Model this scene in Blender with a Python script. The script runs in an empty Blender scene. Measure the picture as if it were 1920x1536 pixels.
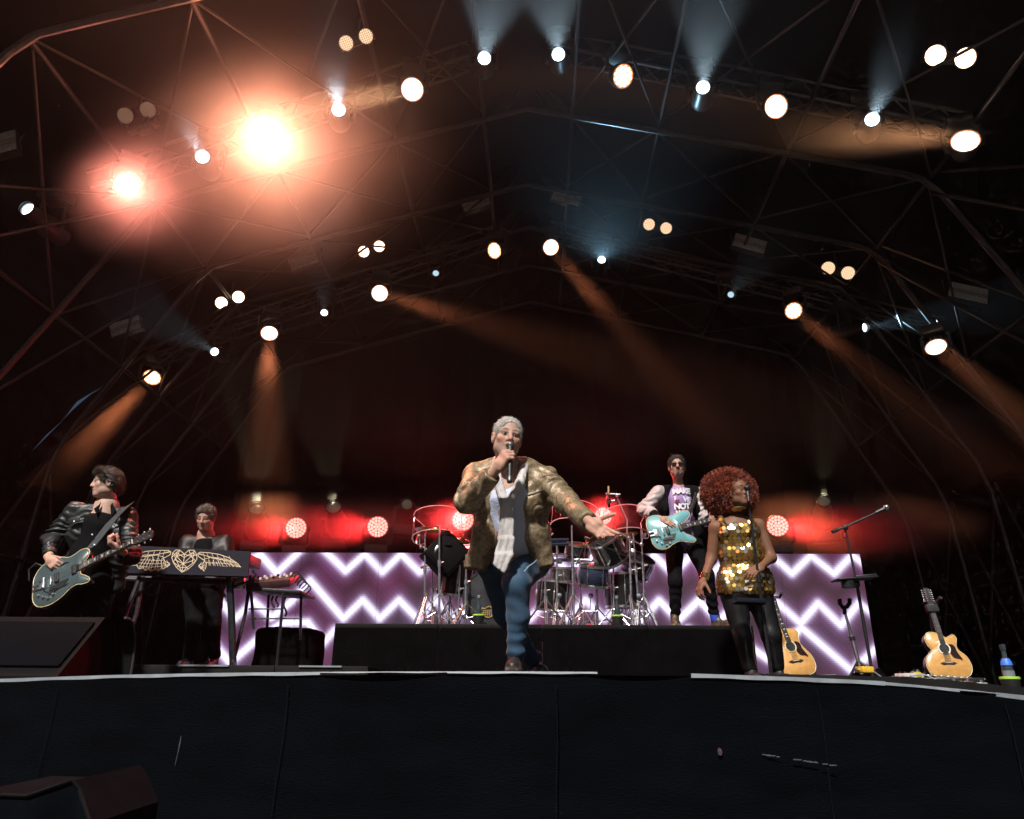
import bpy, bmesh, math, random
import numpy as np
from mathutils import Vector, Matrix

random.seed(7); RNG = np.random.default_rng(11)
S = bpy.context.scene
COL = S.collection
R = math.radians

# ------------------------------------------------------------------ camera
W_PX, H_PX, FOC = 1920., 1536., 1380.
CAM = Vector((0, 0, -0.10))
CM = Matrix.Rotation(R(2.0), 3, 'Z') @ Matrix.Rotation(R(90 + 21.1), 3, 'X') @ Matrix.Rotation(R(0.5), 3, 'Z')
cd = bpy.data.cameras.new('camera'); cam = bpy.data.objects.new('camera', cd); COL.objects.link(cam)
cam.location = CAM; cam.rotation_euler = CM.to_euler()
cd.sensor_width = 36; cd.sensor_fit = 'HORIZONTAL'; cd.lens = 36 * FOC / W_PX; cd.clip_start = .05; cd.clip_end = 500
S.camera = cam

# ------------------------------------------------------------------ sky, sun, exposure
SUN_EL, SUN_AZ = 47., 195.          # sun stands behind the camera, to its left
w = bpy.data.worlds.new('World'); S.world = w; w.use_nodes = True
wn = w.node_tree; bg = wn.nodes['Background']
sky = wn.nodes.new('ShaderNodeTexSky'); sky.sky_type = 'NISHITA'; sky.sun_disc = False
sky.sun_elevation = R(SUN_EL); sky.sun_rotation = R(SUN_AZ); sky.air_density = 1.0; sky.dust_density = 2.0
wn.links.new(sky.outputs['Color'], bg.inputs['Color']); bg.inputs['Strength'].default_value = 0.02
sl = bpy.data.lights.new('sun', 'SUN'); so = bpy.data.objects.new('sun', sl); COL.objects.link(so)
sl.energy = 5.0; sl.angle = R(4); sl.color = (1.0, .96, .90)
sd = Vector((math.sin(R(SUN_AZ)) * math.cos(R(SUN_EL)), math.cos(R(SUN_AZ)) * math.cos(R(SUN_EL)), math.sin(R(SUN_EL))))
so.rotation_euler = (-sd).to_track_quat('-Z', 'Y').to_euler(); so.location = (-6, -12, 14)
S.view_settings.view_transform = 'Standard'; S.view_settings.look = 'None'
S.view_settings.exposure = 0.25; S.view_settings.gamma = 1.0; S.view_settings.use_curve_mapping = False
S.render.engine = 'CYCLES'
cy = S.cycles
cy.use_denoising = True
try: cy.denoiser = 'OPENIMAGEDENOISE'; cy.denoising_prefilter = 'ACCURATE'; cy.denoising_input_passes = 'RGB_ALBEDO_NORMAL'
except Exception: pass
cy.max_bounces = 5; cy.diffuse_bounces = 2; cy.glossy_bounces = 3; cy.transmission_bounces = 4
cy.volume_bounces = 0; cy.transparent_max_bounces = 12; cy.sample_clamp_indirect = 3.0; cy.sample_clamp_direct = 0
cy.use_adaptive_sampling = True; cy.adaptive_threshold = 0.016; cy.adaptive_min_samples = 16; cy.volume_step_rate = 5.0; cy.volume_max_steps = 64; cy.use_light_tree = True; cy.caustics_reflective = False; cy.caustics_refractive = False

HAZE, KL, KR = 0.0005, 1.25, 2.1        # haze density, gain of the roof lamps, gain of the floor lamps
# ------------------------------------------------------------------ helpers
def ray(px, py):
    return CM @ Vector(((px - W_PX / 2) / FOC, -(py - H_PX / 2) / FOC, -1.))
def at(px, py, Y):
    """world point seen at that pixel of the photograph, on the plane y = Y"""
    d = ray(px, py)
    return CAM + d * (Y / d.y)
def V(*a): return Vector(a)

def frame(y, zhint):
    """3x3 with columns x, y, z: y given, z as near zhint as possible"""
    y = Vector(y).normalized(); z = Vector(zhint); z = (z - y * z.dot(y)).normalized()
    x = y.cross(z).normalized()
    return Matrix((x, y, z)).transposed()

def tag(o, label=None, cat=None, group=None, kind=None):
    if label: o['label'] = label
    if cat: o['category'] = cat
    if group: o['group'] = group
    if kind: o['kind'] = kind
    return o

BASE = {}
def thing(name, loc, label, cat, group=None, rot=None):
    o = bpy.data.objects.new(name, None); COL.objects.link(o)
    o.empty_display_size = .1
    Mx = Matrix.Translation(Vector(loc)) @ (rot.to_4x4() if rot is not None else Matrix())
    o.matrix_basis = Mx; BASE[o.name] = Mx
    tag(o, label, cat, group)
    return o
def base_of(o):
    while o.parent is not None: o = o.parent
    return BASE.get(o.name, Matrix())

def link_mesh(name, me, parent=None, matrix=None):
    o = bpy.data.objects.new(name, me); COL.objects.link(o)
    if parent is not None: o.parent = parent
    if matrix is not None: o.matrix_basis = matrix
    return o

def fix_normals(me):
    bm = bmesh.new(); bm.from_mesh(me); bmesh.ops.recalc_face_normals(bm, faces=bm.faces); bm.to_mesh(me); bm.free()

class MB:
    """collects geometry in WORLD coordinates (or local ones) and links it as one mesh object"""
    def __init__(s): s.v = []; s.f = []
    def add(s, vs, fs):
        n = len(s.v); s.v += [tuple(p) for p in vs]; s.f += [tuple(i + n for i in q) for q in fs]; return s
    def box(s, c, size, rot=None, bev=0.0):
        c = Vector(c); hx, hy, hz = [a / 2 for a in size]
        rot = rot or Matrix.Identity(3)
        b = min(bev, hx * .9, hy * .9, hz * .9)
        if b <= 0:
            vs = [c + rot @ Vector((x, y, z)) for x in (-hx, hx) for y in (-hy, hy) for z in (-hz, hz)]
            return s.add(vs, [(0, 1, 3, 2), (4, 6, 7, 5), (0, 4, 5, 1), (2, 3, 7, 6), (0, 2, 6, 4), (1, 5, 7, 3)])
        # chamfered box
        bm = bmesh.new(); bmesh.ops.create_cube(bm, size=1)
        for v in bm.verts: v.co = Vector((v.co.x * size[0], v.co.y * size[1], v.co.z * size[2]))
        bmesh.ops.bevel(bm, geom=list(bm.edges), offset=b, segments=2, affect='EDGES', profile=.5)
        bm.verts.index_update()
        s.add([c + rot @ v.co for v in bm.verts], [[v.index for v in f.verts] for f in bm.faces]); bm.free(); return s
    def tube(s, pts, r, n=8, cap=True, closed=False):
        pts = [Vector(p) for p in pts]
        rs = r if isinstance(r, (list, tuple)) else [r] * len(pts)
        m = len(pts); rings = []
        t0 = (pts[1] - pts[0]).normalized()
        up = Vector((0, 0, 1)) if abs(t0.z) < .9 else Vector((1, 0, 0))
        u = t0.cross(up).normalized()
        for i, p in enumerate(pts):
            if closed: t = (pts[(i + 1) % m] - pts[i - 1]).normalized()
            elif i == 0: t = t0
            elif i == m - 1: t = (pts[-1] - pts[-2]).normalized()
            else: t = ((pts[i + 1] - p).normalized() + (p - pts[i - 1]).normalized())
            if t.length < 1e-6: t = t0
            t.normalize()
            u = (u - t * u.dot(t))
            if u.length < 1e-6: u = t.orthogonal()
            u.normalize(); q = t.cross(u)
            rings.append([p + (u * math.cos(2 * math.pi * k / n) + q * math.sin(2 * math.pi * k / n)) * rs[i] for k in range(n)])
        vs = [p for g in rings for p in g]; fs = []
        for i in range(m if closed else m - 1):
            a = i * n; b = ((i + 1) % m) * n
            for k in range(n): fs.append((a + k, a + (k + 1) % n, b + (k + 1) % n, b + k))
        if cap and not closed:
            fs.append(tuple(range(n))[::-1]); fs.append(tuple(range((m - 1) * n, m * n)))
        return s.add(vs, fs)
    def lathe(s, prof, o, rot=None, n=20, cap=True):
        """profile of (radius, height along local z)"""
        o = Vector(o); rot = rot or Matrix.Identity(3); vs = []; fs = []
        for r, z in prof:
            for k in range(n):
                a = 2 * math.pi * k / n; vs.append(o + rot @ Vector((r * math.cos(a), r * math.sin(a), z)))
        for i in range(len(prof) - 1):
            for k in range(n): fs.append((i * n + k, i * n + (k + 1) % n, (i + 1) * n + (k + 1) % n, (i + 1) * n + k))
        if cap:
            fs.append(tuple(range(n))[::-1]); fs.append(tuple(range((len(prof) - 1) * n, len(prof) * n)))
        return s.add(vs, fs)
    def prism(s, out, o, rot, z0, z1, bev=0.0):
        """2-D outline in local xy, extruded along local z"""
        o = Vector(o); n = len(out)
        if bev > 0:
            cx = sum(p[0] for p in out) / n; cyy = sum(p[1] for p in out) / n
            ins = []
            for i in range(n):
                p0 = Vector(out[i - 1]); p1 = Vector(out[i]); p2 = Vector(out[(i + 1) % n])
                t = (p2 - p0)
                t = t.normalized() if t.length > 1e-9 else Vector((1, 0))
                ins.append((p1.x - t.y * bev, p1.y + t.x * bev))
            A = lambda q: sum(q[i - 1][0] * q[i][1] - q[i][0] * q[i - 1][1] for i in range(n))
            if abs(A(ins)) > abs(A(out)): ins = [(2 * p[0] - q[0], 2 * p[1] - q[1]) for p, q in zip(out, ins)]
            rings = [(ins, z0), (out, z0 + bev), (out, z1 - bev), (ins, z1)]
        else: rings = [(out, z0), (out, z1)]
        vs = [o + rot @ Vector((p[0], p[1], z)) for g, z in rings for p in g]; fs = []
        for i in range(len(rings) - 1):
            for k in range(n): fs.append((i * n + k, i * n + (k + 1) % n, (i + 1) * n + (k + 1) % n, (i + 1) * n + k))
        fs.append(tuple(range(n))[::-1]); fs.append(tuple(range((len(rings) - 1) * n, len(rings) * n)))
        return s.add(vs, fs)
    def ball(s, c, r, n=10, rot=None):
        c = Vector(c); rr = r if isinstance(r, (tuple, list)) else (r, r, r); rot = rot or Matrix.Identity(3)
        vs = [c + rot @ Vector((0, 0, -rr[2]))]; fs = []; m = max(4, n // 2)
        for i in range(1, m):
            a = -math.pi / 2 + math.pi * i / m
            for k in range(n):
                b = 2 * math.pi * k / n
                vs.append(c + rot @ Vector((rr[0] * math.cos(a) * math.cos(b), rr[1] * math.cos(a) * math.sin(b), rr[2] * math.sin(a))))
        vs.append(c + rot @ Vector((0, 0, rr[2]))); L = len(vs) - 1
        for k in range(n): fs.append((0, 1 + (k + 1) % n, 1 + k)); fs.append((L, L - n + k, L - n + (k + 1) % n))
        for i in range(m - 2):
            for k in range(n):
                a = 1 + i * n; fs.append((a + k, a + (k + 1) % n, a + n + (k + 1) % n, a + n + k))
        return s.add(vs, fs)
    def ribbon(s, pts, wid, nrm, thick):
        """flat strip of given width along pts, standing on nrm"""
        nrm = Vector(nrm).normalized()
        for a, b in zip(pts[:-1], pts[1:]):
            a = Vector(a); b = Vector(b); d = (b - a)
            if d.length < 1e-6: continue
            t = d.normalized(); q = t.cross(nrm).normalized() * wid / 2; e = t * wid * .35
            s.add([a - e - q, a - e + q, b + e + q, b + e - q, a - e - q + nrm * thick, a - e + q + nrm * thick, b + e + q + nrm * thick, b + e - q + nrm * thick],
                  [(0, 1, 2, 3), (4, 7, 6, 5), (0, 4, 5, 1), (1, 5, 6, 2), (2, 6, 7, 3), (3, 7, 4, 0)])
        return s
    def mesh(s, name, m, smooth=True, ang=35):
        me = bpy.data.meshes.new(name); me.from_pydata(s.v, [], s.f); me.validate(); fix_normals(me)
        if m is not None: me.materials.append(m)
        if smooth:
            me.polygons.foreach_set('use_smooth', [True] * len(me.polygons))
            me.set_sharp_from_angle(angle=R(ang))
        return me
    def build(s, name, m, parent=None, smooth=True, ang=35, world=True):
        if parent is not None and world:
            I = base_of(parent).inverted(); s.v = [tuple(I @ Vector(p)) for p in s.v]
        return link_mesh(name, s.mesh(name, m, smooth, ang), parent)

def spline(pts, n=6, closed=True):
    """Catmull-Rom through 2-D / 3-D points"""
    P = [np.array(p, float) for p in pts]; m = len(P); out = []
    for i in range(m if closed else m - 1):
        p0 = P[(i - 1) % m] if closed or i > 0 else P[0]; p1 = P[i]; p2 = P[(i + 1) % m]
        p3 = P[(i + 2) % m] if closed or i + 2 < m else P[-1]
        for k in range(n):
            t = k / n
            out.append(tuple(.5 * ((2 * p1) + (-p0 + p2) * t + (2 * p0 - 5 * p1 + 4 * p2 - p3) * t * t + (-p0 + 3 * p1 - 3 * p2 + p3) * t ** 3)))
    if not closed: out.append(tuple(P[-1]))
    return out

# unit bar shared by every truss tube
_bars = {}
def bar(name, p0, p1, r, m, parent=None, n=8):
    """a straight tube as an object of its own, sharing one mesh per material"""
    p0 = Vector(p0); p1 = Vector(p1)
    if parent is not None:
        I = base_of(parent).inverted(); p0 = I @ p0; p1 = I @ p1
    k = (m.name, n)
    if k not in _bars: _bars[k] = MB().tube([(0, 0, 0), (0, 0, 1)], 1.0, n).mesh('bar', m, True, 60)
    d = p1 - p0; L = d.length
    Q = d.to_track_quat('Z', 'Y').to_matrix().to_4x4()
    return link_mesh(name, _bars[k], parent, Matrix.Translation(p0) @ Q @ Matrix.Diagonal((r, r, L, 1)))

# ------------------------------------------------------------------ materials
MATS = {}
def pmat(name, col, rough=.5, metal=0., var=.18, scale=6., bump=0., bscale=60., coat=0., spec=.5, sheen=0., stretch=None, col2=None, detail=4.):
    """principled material, colour broken up by noise, optional noise bump"""
    m = bpy.data.materials.new(name); m.use_nodes = True; nt = m.node_tree; b = nt.nodes['Principled BSDF']
    b.inputs['Roughness'].default_value = rough; b.inputs['Metallic'].default_value = metal
    b.inputs['Specular IOR Level'].default_value = spec; b.inputs['Coat Weight'].default_value = coat; b.inputs['Coat Roughness'].default_value = .08
    b.inputs['Sheen Weight'].default_value = sheen
    tc = nt.nodes.new('ShaderNodeTexCoord'); mp = nt.nodes.new('ShaderNodeMapping'); nt.links.new(tc.outputs['Object'], mp.inputs['Vector'])
    if stretch: mp.inputs['Scale'].default_value = stretch
    nz = nt.nodes.new('ShaderNodeTexNoise'); nz.inputs['Scale'].default_value = scale; nz.inputs['Detail'].default_value = detail
    nt.links.new(mp.outputs['Vector'], nz.inputs['Vector'])
    rp = nt.nodes.new('ShaderNodeValToRGB'); e = rp.color_ramp.elements
    e[0].position = .3; e[1].position = .7
    c0 = tuple(max(0, c * (1 - var)) for c in col); c1 = tuple(min(1, c * (1 + var)) for c in col)
    if col2: c1 = col2; c0 = col
    e[0].color = (*c0, 1); e[1].color = (*c1, 1)
    nt.links.new(nz.outputs['Fac'], rp.inputs['Fac']); nt.links.new(rp.outputs['Color'], b.inputs['Base Color'])
    mr = nt.nodes.new('ShaderNodeMapRange'); mr.inputs['To Min'].default_value = max(0.02, rough - .1); mr.inputs['To Max'].default_value = min(1, rough + .1)
    nt.links.new(nz.outputs['Fac'], mr.inputs['Value']); nt.links.new(mr.outputs['Result'], b.inputs['Roughness'])
    if bump > 0:
        n2 = nt.nodes.new('ShaderNodeTexNoise'); n2.inputs['Scale'].default_value = bscale; n2.inputs['Detail'].default_value = 4
        nt.links.new(mp.outputs['Vector'], n2.inputs['Vector'])
        bp = nt.nodes.new('ShaderNodeBump'); bp.inputs['Strength'].default_value = min(1, bump * 2); bp.inputs['Distance'].default_value = bump * .05
        nt.links.new(n2.outputs['Fac'], bp.inputs['Height']); nt.links.new(bp.outputs['Normal'], b.inputs['Normal'])
    MATS[name] = m; return m
def emat(name, col, strength, base=(.02, .02, .02)):
    m = bpy.data.materials.new(name); m.use_nodes = True; b = m.node_tree.nodes['Principled BSDF']
    b.inputs['Base Color'].default_value = (*base, 1); b.inputs['Roughness'].default_value = .2
    b.inputs['Emission Color'].default_value = (*col, 1); b.inputs['Emission Strength'].default_value = strength
    m.cycles.emission_sampling = 'NONE'
    MATS[name] = m; return m
def attr_mat(name, rough=.5, metal=0., bump=0., bscale=150., spec=.4, subsurf=0., coat=0.):
    """colour from the mesh's own 'Col' attribute (skin, hair, prints)"""
    m = pmat(name, (.5, .5, .5), rough, metal, 0, 20, bump, bscale, coat, spec); nt = m.node_tree; b = nt.nodes['Principled BSDF']
    a = nt.nodes.new('ShaderNodeVertexColor'); a.layer_name = 'Col'
    mx = nt.nodes.new('ShaderNodeMix'); mx.data_type = 'RGBA'; mx.blend_type = 'MULTIPLY'; mx.inputs[0].default_value = .35
    nz = nt.nodes.new('ShaderNodeTexNoise'); nz.inputs['Scale'].default_value = 35; rp = nt.nodes.new('ShaderNodeValToRGB')
    rp.color_ramp.elements[0].color = (.55, .5, .48, 1); rp.color_ramp.elements[0].position = .3; rp.color_ramp.elements[1].position = .65
    nt.links.new(nz.outputs['Fac'], rp.inputs['Fac'])
    nt.links.new(a.outputs['Color'], mx.inputs[6]); nt.links.new(rp.outputs['Color'], mx.inputs[7])
    nt.links.new(mx.outputs[2], b.inputs['Base Color'])
    if subsurf: b.inputs['Subsurface Weight'].default_value = subsurf; b.inputs['Subsurface Radius'].default_value = (.01, .004, .002); b.inputs['Subsurface Scale'].default_value = 1
    return m

M_steel   = pmat('galvanised_steel', (.065, .062, .06), .45, .7, .2, 14)
M_alu     = pmat('truss_aluminium', (.14, .135, .13), .42, .7, .2, 20)
M_black   = pmat('black_plastic', (.010, .010, .011), .48, 0, .3, 30, .06, 200)
M_blackmt = pmat('black_metal', (.02, .02, .022), .35, .3, .3, 25, .03, 150)
M_cloth   = pmat('black_stage_cloth', (.0035, .0033, .0033), .95, 0, .2, 1, 0, 30, spec=.0)
M_canopy  = pmat('roof_canopy_sheet', (.003, .0028, .0028), .9, 0, .2, 1, 0, 8, spec=.0)
M_floor   = pmat('black_stage_deck', (.006, .0058, .0055), .7, 0, .5, 3, .05, 40, spec=.15)
M_matte   = pmat('matte_black_paint', (.003, .0033, .0036), .8, 0, .4, 18, .05, 150, spec=.12)
M_ground  = pmat('trodden_pit_ground', (.07, .065, .055), .9, 0, .4, 2, .3, 20)
M_chrome  = pmat('chrome', (.78, .78, .80), .30, 1.0, .1, 30)
M_white   = pmat('white_edge_trim', (.19, .21, .235), .55, 0, .22, 9, .1, 60)
M_rubber  = pmat('rubber', (.012, .012, .012), .8, 0, .2, 30)
# ------------------------------------------------------------------ signed-distance modelling (bodies, clothes, hands)
def _lat(ix, iy, iz):
    h = (ix * 374761393 + iy * 668265263 + iz * 1274126177) & 0x7fffffff
    h = (h ^ (h >> 13)) * 1103515245 & 0x7fffffff
    return ((h ^ (h >> 16)) & 0xffff) / 65535.0
def vnoise(P):
    """value noise -1..1 at points (...,3)"""
    F = np.floor(P).astype(np.int64); t = P - F; t = t * t * (3 - 2 * t); out = 0
    for dx in (0, 1):
        for dy in (0, 1):
            for dz in (0, 1):
                wgt = (t[..., 0] if dx else 1 - t[..., 0]) * (t[..., 1] if dy else 1 - t[..., 1]) * (t[..., 2] if dz else 1 - t[..., 2])
                out = out + wgt * _lat(F[..., 0] + dx, F[..., 1] + dy, F[..., 2] + dz)
    return out * 2 - 1

def A3(p): return np.array(p, float)
def cap(a, b, ra, rb=None, k=.03):
    """tapered capsule"""
    a = A3(a); b = A3(b); rb = ra if rb is None else rb
    def f(P):
        ab = b - a; t = np.clip(((P - a) @ ab) / max(1e-9, ab @ ab), 0, 1)
        return np.linalg.norm(P - a - t[..., None] * ab, axis=-1) - (ra + (rb - ra) * t)
    m = max(ra, rb); return (f, np.minimum(a, b) - m, np.maximum(a, b) + m, k, '+')
def ell(c, r, rot=None, k=.03, op='+'):
    c = A3(c); r = A3(r if not np.isscalar(r) else (r, r, r)); Rm = np.array(rot if rot is not None else Matrix.Identity(3))
    def f(P):
        q = (P - c) @ Rm; k0 = np.linalg.norm(q / r, axis=-1); k1 = np.linalg.norm(q / (r * r), axis=-1)
        return k0 * (k0 - 1) / np.maximum(k1, 1e-6)
    e = np.abs(Rm) @ r; return (f, c - e, c + e, k, op)
def rbox(c, h, rad, rot=None, k=.02, op='+'):
    """box with half-sizes h and rounded edges"""
    c = A3(c); h = A3(h); Rm = np.array(rot if rot is not None else Matrix.Identity(3))
    def f(P):
        q = np.abs((P - c) @ Rm) - (h - rad)
        return np.linalg.norm(np.maximum(q, 0), axis=-1) + np.minimum(q.max(-1), 0) - rad
    e = np.abs(Rm) @ h; return (f, c - e, c + e, k, op)
def chain(pts, rs, k=.03):
    return [cap(pts[i], pts[i + 1], rs[i], rs[i + 1], k) for i in range(len(pts) - 1)]
def minus(p, k=.008): return (p[0], p[1], p[2], k, '-')
def planecut(o, n, lo=None, hi=None):
    """cuts away the side the normal points to (inside the given bounds)"""
    o = A3(o); n = A3(n) / np.linalg.norm(A3(n))
    return (lambda P: (P - o) @ n, A3(lo) if lo is not None else None, A3(hi) if hi is not None else None, 0, 'cut')

def sdf_mesh(prims, h, disp=None, pad=.03):
    """evaluate the primitives on a grid and extract the surface (surface nets). Returns verts (N,3), quads (M,4)"""
    plus = [p for p in prims if p[4] == '+']
    lo = np.min([p[1] for p in plus], 0) - pad; hi = np.max([p[2] for p in plus], 0) + pad
    n = np.ceil((hi - lo) / h).astype(int) + 1
    D = np.full(n, .08, np.float32)
    ax = [lo[i] + h * np.arange(n[i]) for i in range(3)]
    for f, a, b, k, op in prims:
        if a is None: s = [slice(0, n[i]) for i in range(3)]
        else:
            m = .06 + k
            i0 = np.clip(np.floor((a - m - lo) / h).astype(int), 0, n); i1 = np.clip(np.ceil((b + m - lo) / h).astype(int) + 1, 0, n)
            if (i1 <= i0).any(): continue
            s = [slice(i0[i], i1[i]) for i in range(3)]
        P = np.stack(np.meshgrid(ax[0][s[0]], ax[1][s[1]], ax[2][s[2]], indexing='ij'), -1)
        d = f(P).astype(np.float32); s = tuple(s); O = D[s]
        if op == '+':
            if k > 0:
                t = np.clip(.5 + .5 * (O - d) / k, 0, 1); D[s] = O * (1 - t) + d * t - k * t * (1 - t)
            else: D[s] = np.minimum(O, d)
        elif op == '-':
            if k > 0:
                t = np.clip(.5 - .5 * (O + d) / k, 0, 1); D[s] = O * (1 - t) - d * t + k * t * (1 - t)
            else: D[s] = np.maximum(O, -d)
        elif op == 'cut': D[s] = np.maximum(O, d)
    if disp is not None:
        near = np.abs(D) < .05
        idx = np.argwhere(near)
        D[near] += disp(lo + h * idx)
    # keep the border outside
    for a_ in range(3):
        q = [slice(None)] * 3; q[a_] = 0; D[tuple(q)] = np.maximum(D[tuple(q)], .001); q[a_] = -1; D[tuple(q)] = np.maximum(D[tuple(q)], .001)
    ins = D < 0
    c = np.zeros(n - 1, np.int8)
    for dx in (0, 1):
        for dy in (0, 1):
            for dz in (0, 1): c += ins[dx:n[0] - 1 + dx, dy:n[1] - 1 + dy, dz:n[2] - 1 + dz]
    act = (c > 0) & (c < 8); idx = np.argwhere(act)
    vid = np.full(n - 1, -1, np.int64); vid[act] = np.arange(len(idx))
    acc = np.zeros((len(idx), 3)); cnt = np.zeros(len(idx))
    corners = [(x, y, z) for x in (0, 1) for y in (0, 1) for z in (0, 1)]
    for c0 in corners:
        for a_ in range(3):
            if c0[a_]: continue
            c1 = list(c0); c1[a_] = 1
            d0 = D[idx[:, 0] + c0[0], idx[:, 1] + c0[1], idx[:, 2] + c0[2]]; d1 = D[idx[:, 0] + c1[0], idx[:, 1] + c1[1], idx[:, 2] + c1[2]]
            x = (d0 < 0) != (d1 < 0); t = np.where(x, d0 / np.where(x, d0 - d1, 1), 0)
            p = np.repeat(np.array([c0], float), len(idx), 0); p[:, a_] += t
            acc[x] += p[x]; cnt[x] += 1
    verts = lo + h * (idx + acc / cnt[:, None])
    quads = []
    for a_ in range(3):
        u, v_ = (a_ + 1) % 3, (a_ + 2) % 3
        sl0 = [slice(None)] * 3; sl1 = [slice(None)] * 3; sl0[a_] = slice(0, -1); sl1[a_] = slice(1, None)
        s0 = ins[tuple(sl0)]; s1 = ins[tuple(sl1)]
        e = np.argwhere(s0 != s1)
        e = e[(e[:, u] > 0) & (e[:, v_] > 0) & (e[:, u] < n[u] - 1) & (e[:, v_] < n[v_] - 1)]
        if not len(e): continue
        flip = s0[e[:, 0], e[:, 1], e[:, 2]]
        def g(du, dv):
            q = e.copy(); q[:, u] += du; q[:, v_] += dv; return vid[q[:, 0], q[:, 1], q[:, 2]]
        Q = np.stack([g(-1, -1), g(0, -1), g(0, 0), g(-1, 0)], 1)
        Q[~flip] = Q[~flip][:, ::-1]
        quads.append(Q)
    return verts, np.concatenate(quads)

def np_mesh(name, verts, quads, m, parent=None, cols=None, smooth=True):
    if parent is not None:
        I = np.array(base_of(parent).inverted()); lv = verts @ I[:3, :3].T + I[:3, 3]
    else: lv = verts
    me = bpy.data.meshes.new(name)
    me.vertices.add(len(lv)); me.vertices.foreach_set('co', np.ascontiguousarray(lv, np.float32).ravel())
    k = quads.shape[1]
    me.loops.add(quads.size); me.loops.foreach_set('vertex_index', np.ascontiguousarray(quads, np.int32).ravel())
    me.polygons.add(len(quads)); me.polygons.foreach_set('loop_start', np.arange(0, quads.size, k, dtype=np.int32))
    me.update(calc_edges=True); me.validate()
    if smooth: me.polygons.foreach_set('use_smooth', np.ones(len(me.polygons), bool))
    if cols is not None:
        a = me.color_attributes.new('Col', 'FLOAT_COLOR', 'POINT')
        c4 = np.concatenate([cols, np.ones((len(cols), 1))], 1).astype(np.float32); a.data.foreach_set('color', c4.ravel())
    me.materials.append(m)
    return link_mesh(name, me, parent)

def laplace(verts, quads, it=1, lam=.5):
    for _ in range(it):
        acc = np.zeros_like(verts); c = np.zeros(len(verts))
        for i in range(4):
            for j in ((i + 1) % 4, (i - 1) % 4):
                np.add.at(acc, quads[:, i], verts[quads[:, j]]); np.add.at(c, quads[:, i], 1)
        verts = verts * (1 - lam) + lam * acc / np.maximum(c, 1)[:, None]
    return verts

def sdf_obj(name, prims, h, m, parent=None, disp=None, colf=None, smooth_it=1):
    v, q = sdf_mesh(prims, h, disp)
    if smooth_it: v = laplace(v, q, smooth_it, .4)
    return np_mesh(name, v, q, m, parent, colf(v) if colf else None)

def folds(amp, freq, stretch=(1, 1, 1), seed=0.):
    """cloth creases: ridged noise added to the distance"""
    st = np.array(stretch)
    def f(P):
        q = P * st * freq + seed
        return amp * (np.abs(vnoise(q)) * 2 - .7) + amp * .5 * vnoise(q * 2.3 + 5)
    return f

# ------------------------------------------------------------------ anatomy
def wp(o, Rm, p): return A3(o) + np.array(Rm) @ A3(p)

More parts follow.
